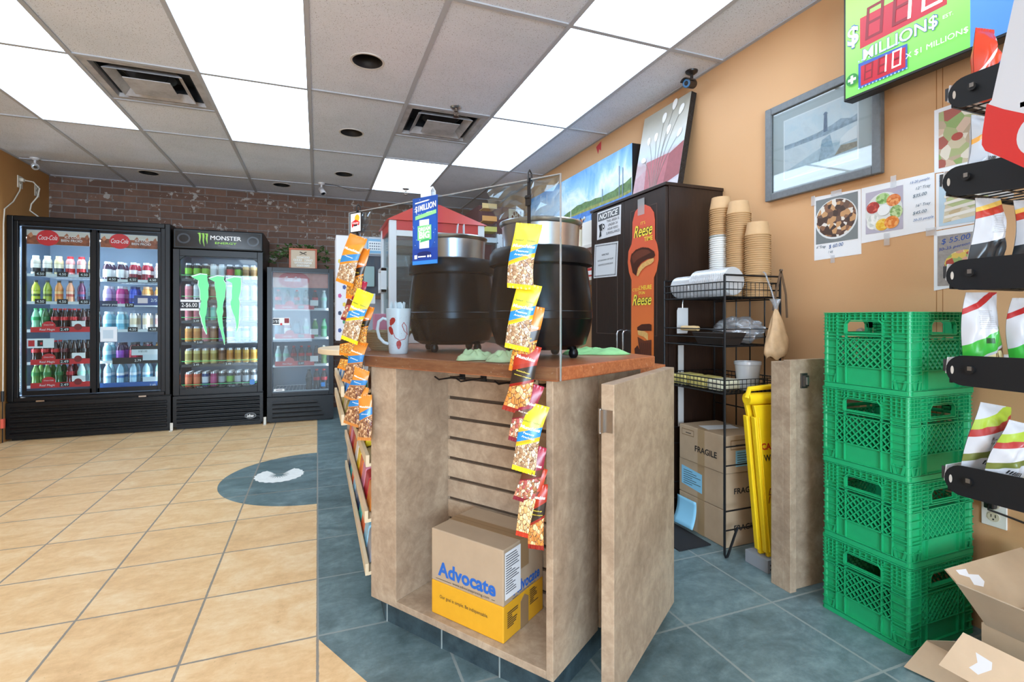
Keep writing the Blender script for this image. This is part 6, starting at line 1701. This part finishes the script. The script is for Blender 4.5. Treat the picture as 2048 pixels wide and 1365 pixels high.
T, b = paper('menu sheet with fruit photo marked fifty-five dollars, lowest of the taped sheets', [(-1.194,1.183),(-1.02,1.211),(-1.02,1.412),(-1.194,1.404)])
b.rect(-1.182,-1.03,1.20,1.385,M('#9c9590',.5,var=.15,vs_=60.)).ell(-1.10,1.275,.06,.05,photo_mat('fruit',['#e0c060','#d8a088','#b04a3c','#e8d8a0','#9ab06a'],50.)).txt('$ 55.00', -1.125, 1.365, .022, M('#1f4fa0',.5), shear=.25, rot=6, width=.09).txt('30-35 person', -1.13, 1.338, .014, M('#1f4fa0',.5), shear=.3, rot=8, width=.10)
b.build('print', None, T, smooth=0); tapes(T, [(-1.202,1.405,.035,.03)])
q = on(1197, 297, X=XR)
b = wallplane(B(), XR - .0008); b.poly([(-q.y-.035, q.z+.02), (-q.y-.005, q.z-.045), (-q.y+.012, q.z-.01), (-q.y+.04, q.z-.03), (-q.y+.045, q.z+.045), (-q.y-.01, q.z+.03)], M('#c9383a', .6))
tag(b.build('wall_sticker', None, smooth=0, solid=.0006), 'small torn red sticker on the wall above the harbour canvas', 'sticker')
# ================================================================ LOTTERY SIGN
LX = 2.0
T = thing('lottery_jackpot_sign', 'lit green lottery jackpot sign reading MILLION$ hanging above the watercolour', 'sign', (LX+.03, 1.1, 1.962))
B().box(LX+.004, LX+.055, .70, 1.437, 1.962, 2.44).build('case', BLACK, T, smooth=0, bevel=.003)
B().box(LX+.055, XR-.0005, .95, 1.2, 2.1, 2.3).build('bracket', BLACK, T, smooth=0)
t = NT('sign_face_green'); x, y, z, P = t.pos()
gc = t.ramp(t.math('MULTIPLY_ADD', z, 2.2, -4.35), [(0, '#74cc58'), (1., '#a4d868')])
t.set(col=gc, rough=.4, emit=gc, es=.25)
b = wallplane(B(), LX + .0035)
b.rect(-1.428,-1.008,1.972,2.43,t.m)
t3 = NT('sign_face_blue'); t3.set(col='#4a86d8', rough=.4, emit='#4a86d8', es=.25); b.rect(-1.008,-.705,1.972,2.43,t3.m)
LEDOFF = M('#a01826', .4); LEDBG = NT('led_window'); LEDBG.set(col='#b01428', rough=.35, emit='#b01428', es=.22)
LEDON = M('#ffe8e0', .4, emit=.9, name='led_digit'); LEDR = M('#8c1020', .4)
def lpt(px, py): return pxu(px, py, LX)
def quadpx(pts, m): b.poly([lpt(*p) for p in pts], m)
quadpx([(1719,37),(1719,98),(1893,8),(1893,-55)], LEDBG.m)
def digit(u0, v0, w_, h_, segs, on_, sk=.0):
    tk = h_*.09
    S_ = {'a':((0,h_-tk),(w_,h_)),'g':((0,h_/2-tk/2),(w_,h_/2+tk/2)),'d':((0,0),(w_,tk)),'f':((0,h_/2),(tk,h_)),'e':((0,0),(tk,h_/2)),'b':((w_-tk,h_/2),(w_,h_)),'c':((w_-tk,0),(w_,h_/2))}
    for k, ((a,c),(d_,e_)) in S_.items():
        mm = on_ if k in segs else LEDR
        b.poly([(u0+a+c*sk,v0+c),(u0+d_+c*sk,v0+c),(u0+d_+e_*sk,v0+e_),(u0+a+e_*sk,v0+e_)], mm); b.lay -= EPS*.3
    b.lay += EPS*.5
u0, v0 = lpt(1719, 98); u1, _ = lpt(1893, 8); wd = (u1-u0)
for k, sg in enumerate(('', 'abc', 'abcdef')): digit(u0+.02+k*wd*.335, v0+.022, wd*.22, .125, sg, LEDON, .06)
WO = M('#f4fbf0', .4, emit=.25, name='sign_white'); OUTL = M('#3a5ab0', .4)
def ltx(s_, px, py, size, width, bold=.02, outl=True):
    u, v = lpt(px, py)
    if outl: b.txt(s_, u, v, size*1.10, OUTL, bold=bold+.02, width=width*1.02)
    b.txt(s_, u, v, size, WO, bold=bold, width=width)
ltx('$', 1706, 74, .085, .045); ltx('MILLION$', 1796, 79, .050, .255, .01); ltx('EST.', 1896, 30, .012, .03, .0, False)
quadpx([(1717,128),(1717,178),(1815,137),(1815,87)], OUTL); quadpx([(1722,133),(1722,172),(1811,134),(1811,94)], LEDBG.m)
u0, v0 = lpt(1722, 172); wd = lpt(1811,134)[0]-u0
for k, sg in enumerate(('', 'bc', 'abcdef')): digit(u0+.012+k*wd*.32, v0+.014, wd*.2, .062, sg, LEDON, .05)
for k in range(14):
    u = u0 - .006 + (wd+.012)*k/13
    b.ell(u, v0-.008, .003, .003, M('#8aa8ff',.4,emit=.8), 6); b.ell(u, v0+.098, .003, .003, M('#8aa8ff',.4,emit=.8), 6); b.lay -= EPS
u, v = lpt(1705, 160); b.ell(u, v, .024, .024, M('#2f8a3a',.4)).rect(u-.016,u+.016,v-.005,v+.005,WO).rect(u-.005,u+.005,v-.016,v+.016,WO)
ltx('X $1 MILLION$', 1872, 88, .022, .19, .0, False)
b.build('face', None, T, smooth=0)
# ================================================================ SNACK RACK at the right edge
SX0 = 1.75
T = thing('snack_rack', 'black metal snack rack with rounded shelf ends holding chip bags', 'rack', (1.95, .7, 0))
BRK = M('#15181c', .42, spec=.35)
ZP = [1.737, 1.484, 1.206, .928, .606]
b = B()
for xx in (SX0+.02, 2.12): b.box(xx-.012, xx+.012, .40, .44, 0, 1.95)
b.box(SX0+.02, 2.12, .405, .435, 1.90, 1.94).box(SX0+.008, SX0+.032, .15, .48, 0, .03).box(2.108, 2.132, .15, .48, 0, .03)
b.build('upright_frame', BRK, T, smooth=0)
def yof(px): return on(px, 637, X=SX0).y
for k, (zp, pxl) in enumerate(zip(ZP, (1897, 1886, 1893, 1893, 1890))):
    ye = yof(pxl); tl = (0, .06, .0, .0, -.02)[k]; hh = .044
    outl = [(.42, -hh*1.15), (.42, hh*1.15)] + [(ye - hh + hh*math.cos(R(a)), hh*math.sin(R(a))) for a in range(90, -91, -15)]
    b = B().prism(outl, 0, .003, lambda u, v, w: (SX0 - w, u, zp + v + tl*(u-ye)))
    bl = b.build('shelf_bracket', BRK, T, smooth=0)
    b = B()
    b.mat(M('#c9c2b8', .5))
    b.prism([(ye-.016+.004*math.cos(q), .0+.012*math.sin(q)) for q in [2*PI*i/12 for i in range(12)]], .0031, .0036, lambda u, v, w: (SX0 - w, u, zp + v))
    b.mat(M('#0c0c0e', .5)).cyl((SX0-.012, ye-.062, zp+.004), (SX0-.003, ye-.062, zp+.004), .011, n=14).mat(M('#8a8580', .35, .8)).box(SX0-.014, SX0-.012, ye-.068, ye-.058, zp+.002, zp+.014)
    b.build('bolt', None, bl, smooth=30)
    b = B(); zs_ = zp - .035 if k else zp - .03
    b.box(SX0+.002, 2.125, ye-.012, ye-.006, zs_-.004, zs_+.008)
    for q in range(9): xx = SX0 + .02 + q*.044; b.tube([(xx, .44, zs_), (xx, ye-.008, zs_)], .0025, 6)
    for q in range(6): yy = .56 + (ye-.60)*q/5; b.tube([(SX0+.004, yy, zs_-.003), (2.12, yy, zs_-.003)], .0025, 6)
    b.build('wire_shelf', BRK, T)
    b = B().mat(M('#d4d8dc', .3)).prism([(ye+.002, zp-.012), (ye+.006, zp-.012), (ye+.001, zp+.036), (ye-.003, zp+.036)], SX0+.005, 2.12, lambda u, v, w: (w, u, v))
    b.mat(M('#3a3c40', .4)).box(SX0+.006, SX0+.010, ye+.004, ye+.012, zp-.006, zp+.030)
    b.build('price_channel', None, T, smooth=0)
CHIPS = {'green': bagmat('chips_green', [(0,'#c0c3c8'),(.30,'#3aa83a'),(.50,'#c4c6cb'),(.86,'#b02a2a'),(.93,'#c4c6cb')], ['#e8d8a0','#d8c48a','#f0e6c0'], lo=.06, hi=.27, slant=.25, scale=8.),
 'black': bagmat('chips_black', [(0,'#c4c6cb'),(.24,'#23282c'),(.50,'#c4c6cb'),(.80,'#b83a2a'),(.88,'#e8c060'),(.93,'#c4c6cb')], ['#e8b84a','#d89a30','#f0d080'], lo=.05, hi=.24, slant=.1, scale=8.),
 'olive': bagmat('chips_olive', [(0,'#d8dca0'),(.10,'#bec2c8'),(.32,'#6a7438'),(.42,'#c4c6cb'),(.66,'#a83430'),(.76,'#a0b83a'),(.9,'#bec2c8')], ['#e8d8a0'], lo=2., hi=2., slant=.3),
 'red': bagmat('chips_orange', [(0,'#d8492a'),(.35,'#2a3a8a'),(.42,'#e05030'),(.6,'#e8dcd8'),(.66,'#d8452a')], ['#e8d8a0'], lo=2., hi=2., slant=.6),
 'cheesy': bagmat('chips_plain', [(0,'#e8ca6a'),(.10,'#c4c6cb'),(.72,'#e8a23a'),(.8,'#c4c6cb')], ['#e8d8a0'], lo=2., hi=2., slant=.4)}
BARC = M('#24262a', .6)
def chips(style, px, py0, py1, wpx, X, label, lean=0., yaw=0., texts=None, seed=0, k=0):
    p0, p1 = on(px, py0, X=X), on(px, py1, X=X)
    zs_ = ZP[k] - (.035 if k else .03) + .010
    F = p1.x*.3594 + p1.y*.9332
    h_ = p0.z - zs_
    o = packet(style, 'chip_bag', wpx*F/FPX, h_/max(.3, math.cos(R(lean))), .034, mats=CHIPS[style], texts=texts or [], seed=seed, taper=.30, crump=.0055)
    o.location = (X, p1.y, zs_ + h_)
    d = math.degrees(math.atan2(CAMR.y, CAMR.x))
    o.rotation_euler = (0, R(lean), R(d + yaw))
    if lean: o.location.x, o.location.y = p0.x, p0.y; o.location.z += .030
    return tag(o, label, 'chip bag', 'chip bags on the snack rack')
tb = [('|||||||||', .44, .10, '#24262a', .22)] + [('________________', .78 - .022*k, .004, '#77787c', .44 - .03*(k % 3)) for k in range(10)]
chips('green', 1964, 585, 716, 82, 1.84, 'white and green chip bag with barcode, fourth rack shelf, left end', 0, -4, tb, 3, 3)
chips('green', 2060, 596, 720, 80, 1.90, 'white and green chip bag cut by the photo edge, fourth rack shelf', 0, -14, [('Bac', .42, .08, '#f4f6f4', .4)], 8, 3)
chips('black', 1975, 396, 530, 80, 1.84, 'white and black chip bag with barcode on the third rack shelf', 0, 6, tb, 5, 2)
chips('black', 2058, 400, 534, 70, 1.92, 'white and black chip bag cut by the photo edge, third shelf', 0, -6, None, 6, 2)
chips('olive', 1990, 830, 952, 88, 1.86, 'leaning white and olive chip bag on the lowest rack shelf', 10, 0, [('BAS', .55, .06, '#5a1f1c', .35), ('CUITES', .49, .04, '#2a2a20', .4), ('||||||||', .22, .10, '#24262a', .3)], 9, 4)
chips('olive', 2046, 868, 975, 84, 1.84, 'silver white chip bag cut by the photo edge, lowest rack shelf', 14, -6, [('|||||||', .22, .10, '#24262a', .3)], 12, 4)
chips('red', 1972, 56, 150, 64, 1.84, 'orange and blue chip bag on the highest rack shelf', 0, 10, [('NS', .3, .06, '#f2ece8', .2)], 4, 0)
chips('cheesy', 1968, 252, 345, 66, 1.84, 'white chip bag half hidden by the red and white pennant', 4, 8, [('|||||||', .3, .10, '#24262a', .3)], 15, 1)
# red and white hanging pennant
NX = 1.62
PF = lambda *a: [pxu(x_, y_, NX) for x_, y_ in a]
T = thing('snack_pennant', 'large white and red curved card sign hanging by the snack rack', 'sign', (NX, .75, 1.4))
ol = PF((2034,-20),(1985,200),(1975,212),(1966,268),(1965,290),(1972,302),(2010,318),(2070,345),(2110,350),(2110,-40))
B().prism(ol, 0, .003, lambda u, v, w: (NX - w, -u, v)).build('card', M('#c6c7cc', .35), T, smooth=0)
b = wallplane(B(), NX - .0033)
rd = M('#c42c28', .35)
b.poly(PF((1975,208),(2010,219),(2052,228),(2110,236),(2110,350),(2070,345),(2010,318),(1972,302),(1965,290),(1966,268)), rd)
u, v = pxu(2080, 268, NX); b.ell(u, v, .042, .052, M('#c6c7cc', .35))
b.build('print', None, T, smooth=0)
b = B().box(NX-.003, NX+.15, .70, .712, 1.60, 1.612); b.build('bracket', BRK, T, smooth=0)
# outlet and plug
T = thing('wall_outlet', 'white duplex outlet with black plug low on the orange wall', 'outlet', (XR-.003, 1.013, .37), group='outlets')
B().box(XR-.006, XR, .978, 1.048, .371, .446+.04).build('plate', M('#ecebe6', .4), T, smooth=0, bevel=.002)
b = B()
for zz in (.405, .447):
    b.mat(M('#d8cfb8', .4)).prism([(1.013+.017*math.cos(q), zz+.0165*math.sin(q)) for q in [2*PI*i/16 for i in range(16)]], .006, .0085, lambda u, v, w: (XR-w, u, v))
    b.mat(INK).box(XR-.0092, XR-.0085, 1.006, 1.008, zz-.002, zz+.008).box(XR-.0092, XR-.0085, 1.018, 1.02, zz-.002, zz+.008).box(XR-.0092, XR-.0085, 1.011, 1.015, zz-.011, zz-.006)
b.build('socket', None, T, smooth=0)
T = thing('power_cord', 'black plug and cord in the low wall outlet, running right', 'cord', (XR-.03, 1.01, .44))
B().box(XR-.036, XR-.0095, 1.0, 1.028, .436, .462).build('plug', BLACK, T, smooth=0, bevel=.004)
B().tube([(XR-.036,1.014,.449),(XR-.055,1.005,.44),(XR-.03,.95,.425),(XR-.012,.85,.405),(XR-.010,.6,.36),(XR-.010,.36,.2),(XR-.010,.2,.01)], .0035, 8).build('cord', BLACK, T)
# ================================================================ OPEN CARDBOARD BOX
bx0, bx1, by0, by1, bz = 1.70, 2.09, .50, .83, .245
T = thing('open_carton', 'open cardboard box with spread flaps and torn labels, in front of the crates', 'box', ((bx0+bx1)/2, (by0+by1)/2, 0))
th = .004
b = B().mat(KRAFT)
b.box(bx0, bx0+th, by0, by1, .001, bz).box(bx1-th, bx1, by0, by1, .001, bz).box(bx0+th, bx1-th, by0, by0+th, .001, bz).box(bx0+th, bx1-th, by1-th, by1, .001, bz).box(bx0+th, bx1-th, by0+th, by1-th, .001, .006)
b.build('body', None, T, smooth=0)
def flap(name, pts, m=KRAFT, tear=None):
    """four corners, hinge first"""
    P4 = [Vector(p) for p in pts]
    n = (P4[1]-P4[0]).cross(P4[3]-P4[0]).normalized() * th/2
    b = B().mat(m).add([p+n for p in P4] + [p-n for p in P4], [(0,1,2,3),(7,6,5,4)] + [(k,4+k,4+(k+1)%4,(k+1)%4) for k in range(4)])
    o = b.build(name, None, T, smooth=0)
    if tear:
        b = B(); U = (P4[1]-P4[0]).normalized(); V = n.normalized().cross(U)
        if V.dot(P4[3]-P4[0]) < 0: pass
        for sgn in (1,):
            b.map = lambda u, v, w: P4[0] + (P4[1]-P4[0])*u + (P4[3]-P4[0])*v + n*(1.1)*tear[0]
            b.lay = 0
            b.poly(tear[1], M('#dedcdc', .6))
        b.build('torn_label', None, o, smooth=0)
    return o
back_tip_l, back_tip_r = Vector((1.72,.928,.342)), Vector((2.115,.928,.342))
flap('back_flap', [(bx0+.03,by1,bz),(bx1,by1,bz),tuple(back_tip_r),tuple(back_tip_l)], KRAFT, (1, [(.10,.93),(.22,.90),(.20,.80),(.30,.74),(.30,.60),(.24,.52),(.16,.60),(.18,.74),(.10,.84)]))
flap('left_inner_flap', [(bx0,by1-.01,bz),(bx0,by0,bz),(bx0-.045,by0,bz+.10),(bx0-.055,by1+.03,bz+.105)], KRAFT2)
q1, q2 = on(1808, 1331, Z=.012), on(1854, 1283, Z=.09)
flap('folded_flap', [(bx0,by1,bz-.055),(bx0,by1-.16,bz-.055),(q2.x+.01,q2.y-.15,.09),(q2.x,q2.y,.092)], KRAFT2)
flap('folded_flap_end', [(q2.x,q2.y,.092),(q2.x+.01,q2.y-.15,.09),(q1.x+.03,q1.y-.13,.006),(q1.x,q1.y,.006)], KRAFT)
a1, a2 = on(1927, 1266, X=1.58), on(1878, 1331, X=1.53)
flap('front_flap', [tuple(a1),(a1.x+.0,.45,a1.z),(a2.x,.45,a2.z),tuple(a2)], M('#d0b596', .75, var=.05, vs_=12.), (-1, [(.12,.30),(.22,.34),(.24,.5),(.2,.75),(.14,.7),(.16,.5)]))
b = B(); b.grid(lambda u, v: Vector((bx0+.10+.09*u+.03*v, by1-.10-.12*v, bz-.02+.05*math.sin(3*u)*(1-v)+.03*v)), 8, 8)
b.build('torn_paper', M('#e2e0de', .6), T, smooth=60, solid=.001)
# ================================================================ CAMERAS, OUTLETS AND CORDS
def bullet(loc, aim, label, m, ring_m, ln=.09, r=.026):
    T = thing('security_camera', label, 'security camera', loc, group='security cameras')
    p = Vector(loc); a = Vector(aim).normalized()
    c = p + Vector((0,0,-.075)) + a*.02
    B().lathe([(0,-.0),(.0,-.022),(.018,-.02),(.034,-.008),(.036,0)][1:], 24, p).build('mount', m, T)
    b = B().tube([p + Vector((0,0,-.015)), p + Vector((0,0,-.045)), c + Vector((0,0,r*.5))], .009, 10); b.build('arm', m, T)
    b = B().mat(m).tube([c - a*ln*.5, c - a*(ln*.5-.008), c + a*ln*.42], [r*.8, r, r], 20); b.mat(ring_m).tube([c + a*ln*.425, c + a*ln*.435], [r*.92, r*.85], 20); b.mat(GLOSSB).tube([c + a*ln*.437, c + a*ln*.455], [r*.5, r*.45], 16)
    b.build('housing', None, T)
    side = a.cross(Vector((0,0,1))).normalized(); up = side.cross(a)
    b = B(); n = 12
    vs_ = []
    for e in (-.3, .62):
        for k in range(n+1):
            an2 = R(20 + 140*k/n)
            vs_.append(c + a*ln*e + (side*math.cos(an2) + up*math.sin(an2))*(r*1.12))
    b.add(vs_, [(k, k+1, n+2+k, n+1+k) for k in range(n)]); b.build('sunshade', m, T, solid=.002)
    return T
WP = M('#e4e3e6', .4)
bullet((2.06, 2.40, CZ-.001), (-.75, -.25, -.18), 'black bullet camera at the ceiling edge above the tulip canvas', M('#26211f', .4), M('#3f6f9a', .4))
bullet((-2.40, 5.85, CZ-.001), (.45, -1, -.35), 'white ceiling camera in the far left corner above the outlets', WP, M('#8a8f94', .3, .6))
bullet((.04, 5.82, CZ-.001), (.3, -.6, -.75), 'white ceiling camera with dark lens left of the farthest panel', WP, M('#2a2a2e', .3))
tag(B().tube([(.06,5.82,CZ-.004),(.2,5.83,CZ-.012),(.36,5.85,CZ-.05),(.5,5.86,CZ-.035),(.6,5.88,CZ-.006)], .003, 6).build('camera_cable', M('#3a3638', .6)), 'thin dark cable drooping from the white ceiling camera', 'cable')
for k, (y_, z_, lb) in enumerate(((5.945, 2.33, 'white wall outlet with plugged cords, nearer the camera, above the two-door cooler'), (6.245, 2.32, 'white wall plate closest to the brick corner above the two-door cooler'))):
    T = thing('wall_outlet', lb, 'outlet', (XL+.003, y_, z_-.05), group='outlets above the cooler')
    B().box(XL, XL+.006, y_-.042, y_+.042, z_-.055, z_+.055).build('plate', M('#e6dfd0', .45), T, smooth=0, bevel=.002)
    b = B()
    for zz in (z_-.022, z_+.022): b.box(XL+.006, XL+.009, y_-.017, y_+.017, zz-.014, zz+.014)
    b.build('socket', M('#d4ccb8', .45), T, smooth=0, bevel=.002)
CRD = M('#dcd6c8', .5)
T = thing('white_cord', 'white cord looping from the left outlet down behind the two-door cooler', 'cord', (XL+.03, 6.0, 2.3))
B().box(XL+.0095, XL+.035, 5.93, 5.965, 2.335, 2.365).build('plug', CRD, T, smooth=0, bevel=.004)
B().tube([(XL+.035,5.95,2.35),(XL+.08,5.99,2.35),(XL+.11,6.03,2.30),(XL+.10,6.02,2.22),(XL+.07,5.98,2.14),(XL+.06,5.98,2.08),(XL+.11,6.02,2.03),(XL+.22,6.06,1.995),(XL+.30,6.08,1.990)], .006, 8).build('cord', CRD, T)
T = thing('white_cord', 'white cord dropping straight down the left wall to the floor plug', 'cord', (XL+.03, 5.9, 2.2))
B().tube([(XL+.012,5.94,2.31),(XL+.02,5.90,2.24),(XL+.018,5.80,2.12),(XL+.014,5.675,2.03),(XL+.014,5.66,1.9),(XL+.014,5.66,1.2),(XL+.014,5.65,.45)], .005, 8).build('cord', CRD, T)
B().mat(M('#e0604a', .5)).box(XL+.004, XL+.024, 5.635, 5.665, .13, .21).mat(BLACK).tube([(XL+.012,5.65,.45),(XL+.012,5.65,.36)], .012, 10).tube([(XL+.012,5.65,.36),(XL+.012,5.65,.2),(XL+.012,5.65,.004)], .004, 6).build('plug', None, T, smooth=0)
# ================================================================ BACK OF THE SHOP, with stand-ins for reflections in the shield
MAR = M('#5a2a2c', .5, var=.08)
T = thing('added_cupboard', 'tall maroon cupboard in the far right corner, seen through the shield', 'cupboard', (1.9, 5.8, 0))  # added as backing for the maroon tone mirrored in the shield
B().box(1.62, 2.148, 5.2, 6.45, .06, 2.30).build('body', MAR, T, smooth=0)
for a, e in ((1.63, 1.88), (1.884, 2.14)): B().box(a, e, 5.182, 5.199, .08, 2.28).build('door', MAR, T, smooth=0, bevel=.002)
B().box(1.64, 2.14, 5.22, 6.4, 0, .06).build('plinth', BLACK, T, smooth=0)
T = thing('mirrored_tulip_picture', 'small cream picture of brown tulips seen through the shield', 'picture', (2.04, 5.17, 2.03))  # solid picture in place of one mirrored by the shield
b = B().mat(M('#cfc4ac', .6)).box(1.955, 2.13, 5.165, 5.181, 2.04, 2.28)
b.plane((1.955, 5.1648, 2.04), (1,0,0), (0,0,1)); BR = M('#6a3324', .5)
for u, v in ((.04,.15),(.06,.19),(.09,.21),(.11,.17),(.135,.20),(.08,.14),(.055,.11)):
    b.line([(u, v),(u*.5+.045, .02)], .003, M('#8a7a5c',.6)).ell(u, v, .011, .022, BR, 10)
b.build('canvas', None, T, smooth=0)
T = thing('low_counter', 'low dark counter along the back right, hidden behind the kettles', 'counter', (1.75, 4.9, 0))
B().box(1.40, 2.12, 4.72, 5.17, 0, .90).build('body', M('#6a5a4c', .6), T, smooth=0)
B().box(1.38, 2.13, 4.70, 5.175, .90, .94).build('top', CHERRY, T, smooth=0)
T = thing('mirrored_stand', 'clear tiered stand with orange label bars seen through the shield', 'stand', (1.66, 4.95, .94))  # solid stand added to imitate a rack mirrored by the shield
xs = [on(962, 450, Y=4.95).x, on(988, 450, Y=4.95).x]
b = B().mat(clear('acrylic_stand', '#dfe6ea', .08, .06))
for xx in xs: b.box(xx-.004, xx+.004, 4.88, 5.02, .941, 2.05)
b.build('sides', None, T, smooth=0)
for k, (py, c) in enumerate(((412, '#d8b070'), (437, '#d8924a'), (458, '#c9b85a'), (480, '#b8c0c4'))):
    zz = on(975, py, Y=4.9).z
    B().box(xs[0]+.004, xs[1]-.004, 4.88, 5.02, zz-.03, zz-.025).mat(M(c, .5)).box(xs[0]-.01, xs[1]+.005, 4.872, 4.879, zz-.03, zz+.02).build('label_bar', None, T, smooth=0)
xs2 = [on(991, 450, Y=4.95).x, on(1003, 450, Y=4.95).x]
t = NT('speckled_wrap'); P = t.obj(); vo = t.n('ShaderNodeTexVoronoi', Vector=P, Scale=42.)
t.set(col=t.mix(t.math('LESS_THAN', vo.outputs['Distance'], .28), '#d9dadc', '#4a4a52'), rough=.5)
tag(B().box(xs2[0], xs2[1], 4.90, 4.98, .941, 1.95).build('mirrored_roll', t.m, smooth=0, bevel=.01), 'tall white speckled roll seen between the kettle pans', 'roll')  # solid block added to imitate part of the mirrored rack
# wall shelf goods between kettle and cabinet
T = thing('wall_shelf', 'white wall shelf between the nearer kettle and the dark cabinet', 'shelf', (2.0, 3.4, 1.3))
B().box(1.86, 2.148, 3.10, 3.95, 1.36, 1.385).build('upper_board', M('#dcd8d0', .5), T, smooth=0)
B().box(1.86, 2.148, 3.10, 3.95, 1.60, 1.625).build('lower_board', M('#dcd8d0', .5), T, smooth=0)
B().box(1.88, 2.148, 3.93, 3.95, .95, 1.75).build('side_board', M('#dcd8d0', .5), T, smooth=0)
boxthing('file_box', 'white paper file box on the wall shelf left of the dark cabinet', 'box', 1.87, 2.1, 3.16, 3.38, 1.626, 1.80, M('#e6e2da', .6))
boxthing('file_box', 'cream file box next to the white file box on the wall shelf', 'box', 1.87, 2.1, 3.42, 3.60, 1.626, 1.76, M('#d8ccb4', .6))
o = B().mat(M('#c43a34', .5)).box(1.87, 2.1, 3.14, 3.36, 1.386, 1.50).mat(WHITE).box(1.868, 1.87, 3.16, 3.34, 1.40, 1.43)
o.plane((1.8698, 3.36, 1.386), (0,-1,0), (0,0,1)).txt('mis', .11, .08, .035, WHITE, bold=.02)
tag(o.build('red_carton', None, smooth=0), 'red and white carton on the lower board of the wall shelf', 'carton')
